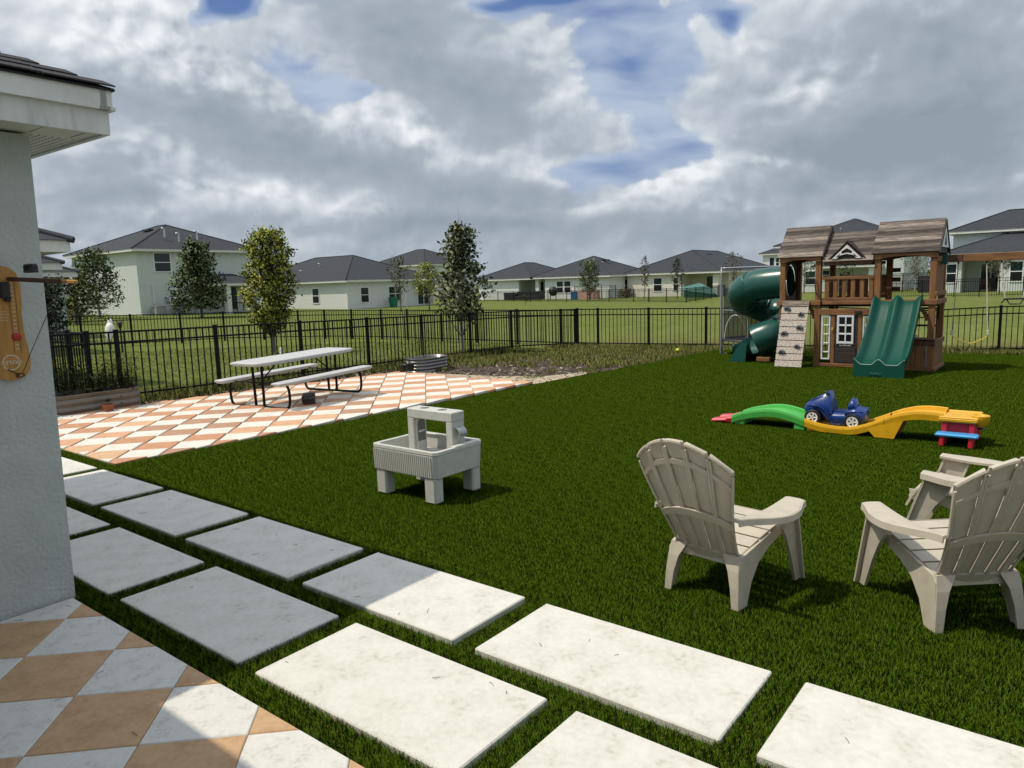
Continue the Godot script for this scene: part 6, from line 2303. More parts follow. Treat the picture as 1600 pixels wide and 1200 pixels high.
func build_water_table() -> void:
	var a := -4.325
	var b := 4.285
	var o := thing("water_table", "pale grey toy water table with a bridge-shaped tower on the turf", "water table", P(a, b, terr(a, b) - 0.005), Basis(Vector3.UP, 0.0))
	var m: Material = M.water_grey
	# tapered basin, open at the top: outer wall, rim, inner wall, floor
	var mb := MB.new()
	var r := func(hx: float, hz: float, y: float, e := 0.03) -> Array:
		return [Vector3(-hx + e, y, -hz), Vector3(hx - e, y, -hz), Vector3(hx, y, -hz + e), Vector3(hx, y, hz - e), Vector3(hx - e, y, hz), Vector3(-hx + e, y, hz), Vector3(-hx, y, hz - e), Vector3(-hx, y, -hz + e)]
	mb.loft([r.call(0.34, 0.270, 0.235), r.call(0.362, 0.284, 0.213), r.call(0.372, 0.290, 0.395), r.call(0.376, 0.294, 0.405), r.call(0.374, 0.292, 0.428), r.call(0.335, 0.255, 0.428), r.call(0.325, 0.245, 0.285)])
	mb.fan(r.call(0.34, 0.270, 0.235), false)
	mb.fan(r.call(0.325, 0.245, 0.285), true)
	part("basin", mb.done(), m, o)
	for k in 30:
		var x := -0.338 + k * 0.0226
		var rb := MB.new()
		rb.box(Vector3(x, 0.306, 0.2905), Vector3(0.011, 0.172, 0.010), Basis(Vector3.RIGHT, 0.033))
		part("rib", rb.done(), m, o)
	for s in [[-1, 1], [1, 1], [-1, -1], [1, -1]]:
		var lg := MB.new()
		lg.cbox(Vector3(s[0] * 0.285, 0.107, s[1] * 0.228), Vector3(0.125, 0.215, 0.105), 0.014)
		part("leg", lg.done(), m, o)
	# the bridge tower
	var z := -0.075
	for s in [-1, 1]:
		var p := MB.new()
		p.cbox(Vector3(0.035 + s * 0.225, 0.45, z), Vector3(0.075, 0.335, 0.150), 0.006)
		part("tower_post", p.done(), m, o)
	var tb := MB.new()
	tb.cbox(Vector3(0.035, 0.658, z), Vector3(0.528, 0.082, 0.153), 0.007)
	part("tower_top", tb.done(), m, o)
	for s in [-0.085, 0.125]:
		var h := MB.new(true)
		h.lathe(Vector3(s, 0.694, z), [Vector2(0.040, 0.0062), Vector2(0.038, 0.0068), Vector2(0.034, 0.0058), Vector2(0.0, 0.0056)], 18)
		part("top_hole", h.done(), M.water_grey_dark, o)
	# panel beside the left post: arched slot with a bar
	var pn := MB.new()
	pn.cbox(Vector3(-0.146, 0.455, z - 0.005), Vector3(0.012, 0.32, 0.125), 0.004)
	part("side_panel", pn.done(), m, o)
	var sl := MB.new()
	var slot := PackedVector2Array([Vector2(-0.045, -0.09), Vector2(0.045, -0.09), Vector2(0.045, 0.06), Vector2(0.032, 0.09), Vector2(0.0, 0.102), Vector2(-0.032, 0.09), Vector2(-0.045, 0.06)])
	sl.prism(slot, 0.0, 0.003, Transform3D(Basis(Vector3(0, 0, -1), Vector3.UP, Vector3.RIGHT), Vector3(-0.1395, 0.50, z - 0.005)))
	part("panel_slot", sl.done(), M.water_grey_dark, o)
	var hb := MB.new()
	hb.cbox(Vector3(-0.134, 0.495, z), Vector3(0.014, 0.018, 0.07), 0.004)
	part("panel_bar", hb.done(), m, o)
	var dial := MB.new(true)
	dial.lathe(Vector3(-0.139, 0.325, z), [Vector2(0.030, 0), Vector2(0.030, 0.008), Vector2(0.014, 0.010), Vector2(0.012, 0.004), Vector2(0, 0.004)], 16, Basis(Vector3(0, 0, 1), -PI / 2))
	part("dial", dial.done(), m, o)
	# bent grey hook on the right post
	var hk := MB.new(true)
	var g := []
	for i in 9:
		var t := i / 8.0
		var p := Vector3(0.30 + 0.045 * sin(t * PI * 0.9) + 0.028 * t, 0.575 - 0.075 * t + 0.012 * sin(t * TAU), z)
		g.append([p + Vector3(0, 0, 0.055), p + Vector3(0, 0, -0.035)])
	hk.slab(g, 0.008)
	part("spout", hk.done(), M.galvanized, o)
	var inner := MB.new()
	inner.cbox(Vector3(0.03, 0.300, -0.175), Vector3(0.56, 0.03, 0.10), 0.006)
	part("basin_ledge", inner.done(), m, o)
	var rim := MB.new()
	rim.cbox(Vector3(0.0, 0.430, -0.262), Vector3(0.70, 0.012, 0.05), 0.004)
	rim.cbox(Vector3(0.345, 0.430, -0.10), Vector3(0.05, 0.012, 0.30), 0.004)
	part("rim_step", rim.done(), m, o)


func track(o: Node3D, called: String, pts: Array, m: Material, skirt: float) -> void:
	# pts: (x, y) along the ride; a channel 0.43 wide with raised rails
	var path := arc(pts, 6)
	var sect := [Vector2(-0.215, -skirt), Vector2(-0.222, 0.0), Vector2(-0.215, 0.028), Vector2(-0.185, 0.032), Vector2(-0.165, 0.026), Vector2(-0.155, -0.012), Vector2(-0.06, -0.014), Vector2(-0.05, -0.004), Vector2(0.05, -0.004), Vector2(0.06, -0.014), Vector2(0.155, -0.012), Vector2(0.165, 0.026), Vector2(0.185, 0.032), Vector2(0.215, 0.028), Vector2(0.222, 0.0), Vector2(0.215, -skirt)]
	var rings := []
	for i in path.size():
		var p: Vector3 = path[i]
		var row := []
		for s in sect:
			row.append(Vector3(p.x, maxf(p.y + s.y, p.z if s.y <= -skirt + 0.001 else -1.0), -s.x))
		rings.append(row)
	var mb := MB.new(false)
	mb.loft(rings, false)
	mb.fan(rings[0], true)
	mb.fan(rings[rings.size() - 1], false)
	part(called, mb.done(), m, o)


func build_coaster() -> void:
	# origin under the middle of the ride's near edge
	var o := thing("toy_coaster", "up and down toy roller coaster track in red, green and yellow on the turf", "toy coaster", P(-2.2, 8.95, terr(-2.2, 8.95)), Basis(Vector3.UP, 0.0))
	var X := func(a: float) -> float: return a + 2.2
	# red tongue: two rails with a slot between
	var red := MB.new()
	for s in [-1, 1]:
		red.cbox(Vector3(X.call(-3.50), 0.030, s * 0.135), Vector3(0.40, 0.05, 0.15), 0.02, Basis(Vector3(0, 0, 1), 0.12))
		red.cbox(Vector3(X.call(-3.40), 0.045, s * 0.135), Vector3(0.22, 0.08, 0.15), 0.02, Basis(Vector3(0, 0, 1), 0.16))
	red.cbox(Vector3(X.call(-3.40), 0.028, 0), Vector3(0.24, 0.035, 0.16), 0.01, Basis(Vector3(0, 0, 1), 0.12))
	part("red_end", red.done(), M.toy_red, o)
	track(o, "green_track", [Vector3(X.call(-3.42), 0.070, 0.0), Vector3(X.call(-3.28), 0.125, 0.03), Vector3(X.call(-3.04), 0.180, 0.07), Vector3(X.call(-2.86), 0.185, 0.075), Vector3(X.call(-2.68), 0.150, 0.05), Vector3(X.call(-2.545), 0.108, 0.0)], M.toy_green, 0.065)
	for x in [-3.33, -2.60]:
		var f := MB.new()
		f.cbox(Vector3(X.call(x), 0.04, 0), Vector3(0.13, 0.10, 0.40), 0.012)
		part("track_foot", f.done(), M.toy_green, o)
	track(o, "yellow_track", [Vector3(X.call(-2.54), 0.106, 0.0), Vector3(X.call(-2.38), 0.066, 0.0), Vector3(X.call(-2.20), 0.048, 0.0), Vector3(X.call(-2.03), 0.058, 0.0), Vector3(X.call(-1.86), 0.112, 0.04), Vector3(X.call(-1.69), 0.192, 0.12)], M.toy_yellow, 0.062)
	track(o, "yellow_track", [Vector3(X.call(-1.685), 0.195, 0.12), Vector3(X.call(-1.56), 0.250, 0.18), Vector3(X.call(-1.40), 0.292, 0.22), Vector3(X.call(-1.25), 0.300, 0.23), Vector3(X.call(-1.13), 0.292, 0.22)], M.toy_yellow, 0.062)
	var foot := MB.new()
	for s in [-1, 1]:
		foot.prism(PackedVector2Array([Vector2(X.call(-1.78), 0.0), Vector2(X.call(-1.585), 0.0), Vector2(X.call(-1.50), 0.205), Vector2(X.call(-1.86), 0.09)]), s * 0.20 - 0.02, s * 0.20 + 0.02)
	foot.prism(PackedVector2Array([Vector2(X.call(-1.72), 0.0), Vector2(X.call(-1.65), 0.0), Vector2(X.call(-1.62), 0.18), Vector2(X.call(-1.75), 0.12)]), -0.19, 0.19)
	part("track_foot", foot.done(), M.toy_yellow, o)
	for x in [-2.44, -2.14]:
		var f := MB.new()
		f.cbox(Vector3(X.call(x), 0.015, 0), Vector3(0.16, 0.05, 0.40), 0.012)
		part("track_foot", f.done(), M.toy_yellow, o)
	# start platform with cup-shaped end and skirts
	var pf := MB.new()
	pf.cbox(Vector3(X.call(-0.985), 0.262, 0), Vector3(0.36, 0.05, 0.47), 0.015)
	pf.cbox(Vector3(X.call(-0.985), 0.285, 0.205), Vector3(0.36, 0.03, 0.05), 0.012)
	pf.cbox(Vector3(X.call(-0.985), 0.285, -0.205), Vector3(0.36, 0.03, 0.05), 0.012)
	part("platform", pf.done(), M.toy_yellow, o)
	var cup := MB.new(true)
	cup.lathe(Vector3(X.call(-0.80), 0.23, 0.10), [Vector2(0.045, -0.04), Vector2(0.075, 0.0), Vector2(0.085, 0.075), Vector2(0.085, 0.085), Vector2(0.062, 0.085), Vector2(0.058, 0.055), Vector2(0, 0.05)], 20)
	part("cup_end", cup.done(), M.toy_yellow, o)
	# red trestle and blue step
	for x in [-1.11, -0.86]:
		var lg := MB.new()
		for s in [-1, 1]:
			lg.cbox(Vector3(X.call(x), 0.115, s * 0.195), Vector3(0.055, 0.24, 0.045), 0.008)
		lg.cbox(Vector3(X.call(x), 0.14, 0), Vector3(0.03, 0.18, 0.36), 0.006)
		part("trestle_leg", lg.done(), M.toy_red, o)
	var pl := MB.new()
	pl.cbox(Vector3(X.call(-0.985), 0.165, 0.175), Vector3(0.22, 0.15, 0.02), 0.005)
	pl.cbox(Vector3(X.call(-0.985), 0.165, -0.175), Vector3(0.22, 0.15, 0.02), 0.005)
	part("trestle_panel", pl.done(), M.toy_red, o)
	for s in [1, -1]:
		var st := MB.new()
		st.cbox(Vector3(X.call(-0.985), 0.118, s * 0.28), Vector3(0.385, 0.034, 0.15), 0.012)
		var step := part("step", st.done(), M.toy_sky, o)
		for k in 5:
			board(step, "tread_line", Vector3(X.call(-1.12 + k * 0.065), 0.135, s * 0.28 - 0.05), Vector3(X.call(-1.095 + k * 0.065), 0.138, s * 0.28 + 0.05), M.toy_sky, 0.001)
		for x in [-1.115, -0.855]:
			var lg := MB.new()
			lg.cbox(Vector3(X.call(x), 0.05, s * 0.315), Vector3(0.045, 0.105, 0.05), 0.008)
			part("step_leg", lg.done(), M.toy_red, o)
	var lv := MB.new(true)
	lv.tube([Vector3(X.call(-0.83), 0.17, 0.06), Vector3(X.call(-0.77), 0.185, 0.06)], 0.016, 7)
	part("latch", lv.done(), M.toy_blue, o)
	toy_car()


func toy_car() -> void:
	var a := -2.245
	var b := 8.95
	var o := thing("toy_car", "blue plastic ride-on toy car parked on the yellow track", "toy car", P(a, b, terr(a, b) + 0.056), Basis(Vector3(0, 0, 1), -0.035))
	var m: Material = M.toy_blue
	# body lofted along x: [x, bottom, half width low, shoulder y, half width, top y, half width top]
	var body := func(list: Array, sides_smooth := true) -> ArrayMesh:
		var mb := MB.new(sides_smooth)
		var rings := []
		for s in list:
			var ring := []
			var pts := [Vector2(-s[2] * 0.7, s[1]), Vector2(-s[2], s[1] + 0.015), Vector2(-s[4], s[3]), Vector2(-s[6] - 0.008, s[5] - 0.02), Vector2(-s[6] * 0.8, s[5]), Vector2(s[6] * 0.8, s[5]), Vector2(s[6] + 0.008, s[5] - 0.02), Vector2(s[4], s[3]), Vector2(s[2], s[1] + 0.015), Vector2(s[2] * 0.7, s[1])]
			for p in pts:
				ring.append(Vector3(s[0], p.y, p.x))
			rings.append(ring)
		mb.loft(rings, true, true)
		return mb.done()
	part("nose", body.call([[-0.335, 0.175, 0.09, 0.195, 0.10, 0.215, 0.07], [-0.32, 0.13, 0.13, 0.19, 0.15, 0.238, 0.10], [-0.27, 0.13, 0.145, 0.20, 0.165, 0.275, 0.115], [-0.20, 0.155, 0.15, 0.23, 0.165, 0.325, 0.11], [-0.145, 0.15, 0.15, 0.235, 0.16, 0.36, 0.10], [-0.10, 0.10, 0.145, 0.225, 0.155, 0.395, 0.085], [-0.065, 0.05, 0.14, 0.215, 0.15, 0.40, 0.08], [-0.035, 0.04, 0.14, 0.20, 0.145, 0.30, 0.10], [-0.015, 0.04, 0.14, 0.17, 0.145, 0.20, 0.12]]), m, o)
	part("seat_body", body.call([[-0.05, 0.035, 0.135, 0.13, 0.145, 0.165, 0.12], [0.04, 0.03, 0.14, 0.13, 0.150, 0.172, 0.12], [0.16, 0.035, 0.135, 0.135, 0.150, 0.178, 0.12], [0.185, 0.06, 0.125, 0.14, 0.15, 0.185, 0.12]]), m, o)
	part("tail", body.call([[0.125, 0.10, 0.13, 0.17, 0.15, 0.20, 0.115], [0.16, 0.10, 0.14, 0.185, 0.160, 0.235, 0.11], [0.22, 0.13, 0.145, 0.195, 0.166, 0.255, 0.10], [0.275, 0.10, 0.14, 0.205, 0.16, 0.235, 0.10], [0.315, 0.06, 0.125, 0.205, 0.145, 0.222, 0.10], [0.335, 0.10, 0.10, 0.20, 0.12, 0.215, 0.08]]), m, o)
	part("backrest", body.call([[0.145, 0.21, 0.11, 0.26, 0.11, 0.285, 0.08], [0.165, 0.21, 0.115, 0.28, 0.11, 0.335, 0.075], [0.205, 0.21, 0.11, 0.28, 0.105, 0.330, 0.07], [0.235, 0.21, 0.10, 0.25, 0.095, 0.27, 0.06]]), m, o)
	var ln := MB.new(true)
	for s in [-1, 1]:
		ln.tube(arc([Vector3(-0.30, 0.218, s * 0.155), Vector3(-0.22, 0.235, s * 0.166), Vector3(-0.13, 0.215, s * 0.162), Vector3(-0.05, 0.13, s * 0.150)], 3), 0.007, 6)
		ln.tube(arc([Vector3(-0.02, 0.165, s * 0.147), Vector3(-0.05, 0.14, s * 0.150), Vector3(0.0, 0.05, s * 0.147), Vector3(0.10, 0.05, s * 0.147), Vector3(0.15, 0.16, s * 0.152)], 3), 0.006, 6)
		ln.tube(arc([Vector3(0.12, 0.185, s * 0.155), Vector3(0.20, 0.205, s * 0.166), Vector3(0.32, 0.215, s * 0.142)], 3), 0.007, 6)
		ln.tube(arc([Vector3(-0.27, 0.28, s * 0.11), Vector3(-0.20, 0.315, s * 0.115), Vector3(-0.13, 0.34, s * 0.11)], 3), 0.006, 6)
	part("body_ridge", ln.done(), m, o)
	var tread := MB.new()
	for k in 8:
		tread.box(Vector3(0.0 + k * 0.016, 0.178, 0), Vector3(0.009, 0.008, 0.20))
	part("seat_ribs", tread.done(), m, o)
	var hd := MB.new(true)
	hd.tube([Vector3(-0.085, 0.365, -0.10), Vector3(-0.085, 0.365, 0.10)], 0.022, 8)
	part("handle", hd.done(), M.tyre, o)
	var dash := MB.new(true)
	dash.lathe(Vector3(-0.11, 0.385, 0.062), [Vector2(0.024, 0), Vector2(0.020, 0.018), Vector2(0, 0.02)], 10)
	part("knob", dash.done(), M.tyre, o)
	for x in [-0.225, 0.215]:
		for s in [-1, 1]:
			var wb := Basis(Vector3.RIGHT, s * PI / 2)
			var ty := MB.new(true)
			ty.lathe(Vector3.ZERO, [Vector2(0.0, -0.05), Vector2(0.07, -0.05), Vector2(0.088, -0.042), Vector2(0.094, -0.02), Vector2(0.094, 0.012), Vector2(0.086, 0.026), Vector2(0.064, 0.028), Vector2(0.060, 0.018), Vector2(0.0, 0.018)], 24)
			var w := part("wheel", ty.done(), M.tyre, o, Vector3(x, 0.088, s * 0.135), wb)
			var rm := MB.new()
			for k in 20:
				var a0 := TAU * k / 20.0
				var a1 := TAU * (k + 1) / 20.0
				rm.quad(Vector3(cos(a0) * 0.042, 0.026, sin(a0) * 0.042), Vector3(cos(a1) * 0.042, 0.026, sin(a1) * 0.042), Vector3(cos(a1) * 0.063, 0.030, sin(a1) * 0.063), Vector3(cos(a0) * 0.063, 0.030, sin(a0) * 0.063))
			for k in 5:
				rm.cbox(Vector3(cos(TAU * k / 5.0) * 0.026, 0.026, sin(TAU * k / 5.0) * 0.026), Vector3(0.040, 0.010, 0.017), 0.003, Basis(Vector3.UP, -TAU * k / 5.0))
			part("hub", rm.done(), M.white_plastic, w)
	var ax := MB.new()
	ax.cbox(Vector3(-0.225, 0.09, 0), Vector3(0.05, 0.05, 0.22), 0.01)
	ax.cbox(Vector3(0.215, 0.09, 0), Vector3(0.05, 0.05, 0.22), 0.01)
	part("axle", ax.done(), M.tyre, o)


# ---------------------------------------------------------------- adirondack chairs


func back_point(u: float, v: float) -> Vector3:   # u -1..1 across, v 0 (seat) .. 1 (top); chair axes: x right, y up, -z forward, origin midway between the rear feet
	var y := lerpf(0.235, 0.925 - 0.148 * u * u, v)
	var half := 0.183 + 0.118 * sm(y, 0.20, 0.95) - 0.012 * sm(y, 0.80, 0.95)
	var fwd := 0.082 - (y - 0.235) * 0.474 - 0.018 * sin(PI * v) + 0.035 * u * u
	return Vector3(u * half, y, -fwd)


func make_chair(label: String, at: Vector3, basis: Basis) -> Node3D:
	var o := thing("adirondack_chair", label, "chair", at, basis, "beige plastic adirondack chairs on the turf")
	var m: Material = M.chair_beige
	# back slats
	for k in 5:
		var u0 := -1.0 + 0.4 * k + 0.022
		var u1 := -1.0 + 0.4 * (k + 1) - 0.022
		var g := []
		for i in 21:
			var row := []
			for j in 5:
				var u := lerpf(u0, u1, j / 4.0)
				var cup := 0.007 * (1.0 - pow(absf(j - 2) / 2.0, 2.0))
				row.append(back_point(u, i / 20.0) + Vector3(0, 0, cup))
			g.append(row)
		var mb := MB.new(true)
		mb.slab(g, -0.013)
		# raised lips along both edges at the rear
		for e in [u0, u1]:
			var lp := []
			for i in 20:
				lp.append(back_point(e, i / 20.0) + Vector3(0, 0.0, 0.014))
			mb.tube(lp, 0.0075, 5)
		part("back_slat", mb.done(), m, o)
	# bands across the back
	for b in [[0.40, 0.030, 0.026], [0.83, 0.020, 0.018], [0.03, 0.030, 0.02]]:
		var g := []
		for i in 3:
			var row := []
			for j in 17:
				var u := -1.0 + j / 8.0
				var y: float = b[0] + (i - 1) * b[1]
				if b[0] > 0.8:
					y = b[0] + (i - 1) * b[1] - 0.02 * u * u
				row.append(back_point(u, clampf(y, 0.0, 1.0)) + Vector3(0, 0, b[2]))
			g.append(row)
		var mb := MB.new(true)
		mb.slab(g, -0.014)
		part("back_band", mb.done(), m, o)
	var cap := MB.new()
	for k in 5:   # small caps closing the slat tops
		var lp := []
		for j in 5:
			lp.append(back_point(-1.0 + 0.4 * k + 0.03 + j * 0.085, 0.995) + Vector3(0, 0, 0.012))
		cap.tube(lp, 0.010, 6)
	part("back_top", cap.done(), m, o)
	# seat slats
	var seat := func(t: float, x: float) -> Vector3:   # t 0 rear .. 1 front lip
		var f := lerpf(0.085, 0.615, t)
		var y := 0.255 + 0.125 * sin(minf(t, 0.93) * 1.45) - 3.2 * pow(maxf(t - 0.86, 0.0), 1.6)
		return Vector3(x * lerpf(0.190, 0.250, t), y, -f)
	for k in 6:
		var t0 := k / 6.0 + 0.010
		var t1 := (k + 1) / 6.0 - 0.010
		var g := []
		for i in 4:
			var row := []
			for j in 7:
				row.append(seat.call(lerpf(t0, t1, i / 3.0), -1.0 + j / 3.0) as Vector3)
			g.append(row)
		var mb := MB.new(true)
		mb.slab(g, 0.014)
		part("seat_slat", mb.done(), m, o)
	for s in [-1, 1]:
		# side rail that runs down into the splayed rear leg
		var rail := MB.new()
		var prof := PackedVector2Array([Vector2(0.605, 0.365), Vector2(0.59, 0.30), Vector2(0.46, 0.298), Vector2(0.33, 0.262), Vector2(0.225, 0.205), Vector2(0.150, 0.120), Vector2(0.095, 0.0), Vector2(0.025, 0.0), Vector2(0.030, 0.12), Vector2(0.045, 0.24), Vector2(0.075, 0.272), Vector2(0.30, 0.322), Vector2(0.46, 0.362)])
		# (forward, y) -> space, closing in towards the seat
		var q := Basis(Vector3(s * -0.075, 0, -1), Vector3(s * -0.06, 1, 0), Vector3(1, 0, 0))
		rail.prism(prof, s * 0.216 - 0.009, s * 0.216 + 0.009, Transform3D(Basis(Vector3(s * 0.05, 0, -1), Vector3(s * -0.05, 1, 0), Vector3(1, 0, 0)), Vector3.ZERO))
		part("rear_leg", rail.done(), m, o)
		var fl := MB.new()   # the leg's broad rear face
		var plate := func(y: float, xi: float, xo: float, f: float) -> Array:
			return [Vector3(s * xi, y, -f), Vector3(s * xo, y, -f), Vector3(s * xo, y, -f - 0.012), Vector3(s * xi, y, -f - 0.012)]
		fl.loft([plate.call(0.0, 0.186, 0.226, 0.012), plate.call(0.11, 0.172, 0.221, 0.020), plate.call(0.20, 0.150, 0.214, 0.032), plate.call(0.275, 0.110, 0.206, 0.052)], true, true)
		part("leg_flange", fl.done(), m, o)
		# front leg: broad panel under the arm
		var fp := PackedVector2Array([Vector2(0.345, 0.487), Vector2(0.500, 0.487), Vector2(0.560, 0.30), Vector2(0.645, 0.0), Vector2(0.585, 0.0), Vector2(0.505, 0.18), Vector2(0.445, 0.29), Vector2(0.38, 0.375)])
		var fm := MB.new()
		var splay := Basis(Vector3(0, 0, -1), Vector3(s * 0.035, 1, 0), Vector3(1, 0, 0))
		var ft := Transform3D(splay, Vector3.ZERO)
		fm.prism(fp, s * 0.258 - 0.009, s * 0.258 + 0.009, ft)
		fm.prism(PackedVector2Array([Vector2(0.492, 0.486), Vector2(0.506, 0.486), Vector2(0.566, 0.30), Vector2(0.658, 0.0), Vector2(0.642, 0.0), Vector2(0.552, 0.30)]), s * 0.258 - 0.032, s * 0.258 + 0.032, ft)
		fm.prism(PackedVector2Array([Vector2(0.345, 0.486), Vector2(0.357, 0.486), Vector2(0.392, 0.378), Vector2(0.38, 0.368)]), s * 0.258 - 0.026, s * 0.258 + 0.026, ft)
		part("front_leg", fm.done(), m, o)
		# arm: narrow at the back, swelling outwards, broad at the front
		var g := []
		for i in 17:
			var t := i / 16.0
			var f := lerpf(-0.045, 0.525, t)
			var inner := lerpf(0.205, 0.226, sm(t, 0.0, 0.45))
			var outer := lerpf(0.250, 0.372, sm(t, 0.05, 0.60)) - 0.040 * sm(t, 0.70, 1.0)
			var y := 0.515 - 0.020 * sin(t * PI) - 0.010 * t
			var row := []
			for j in 6:
				var w := j / 5.0
				row.append(Vector3(s * lerpf(inner, outer, w), y - 0.004 * pow(w * 2.0 - 1.0, 4.0), -f))
			g.append(row)
			if s > 0:
				g[i].reverse()
		var am := MB.new(true)
		am.slab(g, 0.016)
		part("arm", am.done(), m, o)
		var sk := MB.new(true)   # turned-down edge of the arm
		var edge := []
		for i in 17:
			var p: Vector3 = g[i][0] if s < 0 else g[i][0]
			var out: Vector3 = g[i][0] if absf(g[i][0].x) > absf(g[i][5].x) else g[i][5]
			edge.append([out + Vector3(0, -0.002, 0), out + Vector3(s * 0.004, -0.034, 0)])
		sk.slab(edge, 0.008)
		part("arm_edge", sk.done(), m, o)
	var ap := MB.new()   # cross rail under the seat
	ap.cbox(Vector3(0, 0.30, -0.600), Vector3(0.46, 0.06, 0.014), 0.004)
	part("cross_rail", ap.done(), m, o)
	var ar := MB.new()
	ar.cbox(Vector3(0, 0.235, -0.075), Vector3(0.36, 0.05, 0.014), 0.004)
	part("cross_rail", ar.done(), m, o)
	return o


func build_chairs() -> void:
	var dy := -0.012
	var c := make_chair("beige adirondack chair standing alone, seen from behind, left of the other two", P(-1.555, 3.535, terr(-1.5, 3.5) + dy), facing(0.135, 0.991))
	copy_of(c, "beige adirondack chair at the right edge, back to us, shade across its seat", P(-0.302, 3.976, terr(-0.3, 4.0) + dy), facing(-0.656, 0.755))
	copy_of(c, "beige adirondack chair farthest right, turned to the left and half hidden by another chair", P(-0.22, 5.38, terr(-0.3, 5.4) + dy), facing(-0.998, 0.05))


func build_small_things() -> void:
	var bin := thing("wheeled_bin", "bright green wheeled bin against the white house wall", "bin", P(-54.9, 50.6, terr(-54.9, 50.6)))
	var mb := MB.new()
	var sq := func(x: float, z: float, y: float) -> Array: return [Vector3(-x, y, -z), Vector3(x, y, -z), Vector3(x, y, z), Vector3(-x, y, z)]
	mb.loft([sq.call(0.24, 0.27, 0.0), sq.call(0.31, 0.36, 0.92)], true, true)
	part("bin_body", mb.done(), M.bin_green, bin)
	var lid := MB.new()
	lid.cbox(Vector3(0, 0.97, 0), Vector3(0.70, 0.09, 0.80), 0.03)
	part("bin_lid", lid.done(), M.bin_green, bin)
	# black smoker grill and patio sets in front of the row
	var gr := thing("smoker_grill", "black round smoker grill before the house with paired windows", "grill", P(-48.6, 69.6, terr(-48.6, 69.6)))
	var gm := MB.new(true)
	gm.lathe(Vector3(0, 1.0, 0), [Vector2(0, -0.55), Vector2(0.35, -0.45), Vector2(0.52, -0.1), Vector2(0.52, 0.2), Vector2(0.35, 0.5), Vector2(0, 0.58)], 18)
	part("grill_drum", gm.done(), M.dark_plastic, gr)
	for x in [-0.4, 0.4]:
		board(gr, "grill_leg", Vector3(x - 0.04, 0, -0.04), Vector3(x + 0.04, 0.8, 0.04), M.dark_plastic)
	thing_box("outdoor_sofa", "long black outdoor sofa beside the smoker grill", "sofa", P(-52.0, 69.4, terr(-52, 69.4)), [[0, 0.30, 0, 3.4, 0.45, 0.9], [0, 0.75, -0.38, 3.4, 0.6, 0.16], [-1.7, 0.5, 0, 0.2, 0.6, 0.9], [1.7, 0.5, 0, 0.2, 0.6, 0.9]], M.dark_plastic, Basis(Vector3.UP, 0.2))
	thing_box("outdoor_table", "dark square outdoor table between the white columns", "table", P(-56.3, 72.0, terr(-56.3, 72)), [[0, 0.72, 0, 2.4, 0.08, 1.2], [-1.0, 0.35, 0.4, 0.1, 0.7, 0.1], [1.0, 0.35, 0.4, 0.1, 0.7, 0.1], [-1.0, 0.35, -0.4, 0.1, 0.7, 0.1], [1.0, 0.35, -0.4, 0.1, 0.7, 0.1], [0.2, 0.5, 0.9, 1.8, 0.9, 0.3]], M.dark_plastic)
	thing_box("planter_box", "pink brick planter box beside the blue drum", "planter", P(-44.9, 71.4, terr(-44.9, 71.4)), [[0, 0.5, 0, 2.6, 1.05, 0.5]], M.brick_pink)
	var dr := thing_box("drum", "blue drum under the round dense tree", "drum", P(-45.9, 69.9, terr(-46, 70)), [[0, 0.45, 0, 0.7, 0.9, 0.7], [0, 0.93, 0, 0.62, 0.06, 0.62]], M.blue_barrel)
	dr.rotation.y = 0.4
	# teal slide-shaped awning beside the cream house
	var aw := thing("play_tent", "teal and green slanted play awning beside the cream house", "awning", P(-30.2, 71.2, terr(-30.2, 71.2)))
	var am := MB.new()
	am.prism(PackedVector2Array([Vector2(-3.0, 1.05), Vector2(-1.2, 1.45), Vector2(0.35, 0.75), Vector2(0.75, 0.25), Vector2(-2.8, 0.75)]), -0.25, 0.25, Transform3D(Basis(Vector3.UP, 0.25), Vector3.ZERO))
	part("awning_cloth", am.done(), M.awning_teal, aw)
	var ag := MB.new()
	ag.prism(PackedVector2Array([Vector2(-2.7, 0.02), Vector2(0.9, 0.02), Vector2(0.75, 0.24), Vector2(-2.7, 0.70)]), -0.22, 0.22, Transform3D(Basis(Vector3.UP, 0.25), Vector3.ZERO))
	part("awning_skirt", ag.done(), M.awning_green, aw)
	var rail := MB.new(true)
	rail.tube([Vector3(0.35, 0.65, 0.3), Vector3(0.75, 0.35, 0.3), Vector3(1.0, 0.0, 0.3)], 0.05, 6)
	part("white_rail", rail.done(), M.white_plastic, aw)
	thing_box("black_grill", "black grill beside the wall left of the right-hand house", "grill", P(-10.9, 70.4, terr(-10.9, 70.4)), [[0, 0.55, 0, 0.9, 1.1, 0.6], [0, 1.25, 0, 1.0, 0.35, 0.55], [-0.5, 0.8, 0.2, 0.3, 0.06, 0.4]], M.dark_plastic)
	# decoys on the neighbour's lawn
	var wd := thing("garden_decoy", "white long-faced garden decoy on the neighbour's lawn", "garden decoy", P(-26.4, 11.15, ground(-26.4, 11.15)), Basis(Vector3.UP, -0.9))
	var dm := MB.new(true)
	dm.lathe(Vector3(0, 0.62, 0), [Vector2(0, -0.40), Vector2(0.05, -0.36), Vector2(0.13, -0.05), Vector2(0.15, 0.12), Vector2(0.10, 0.28), Vector2(0, 0.34)], 14, Basis(Vector3(0, 0, 1), 0.35))
	part("body", dm.done(), M.white_paint, wd)
	var hm := MB.new(true)
	hm.lathe(Vector3(-0.13, 0.93, 0.02), [Vector2(0, -0.12), Vector2(0.075, -0.06), Vector2(0.085, 0.03), Vector2(0.05, 0.11), Vector2(0, 0.13)], 12, Basis(Vector3(0, 0, 1), 0.25))
	part("head", hm.done(), M.white_paint, wd)
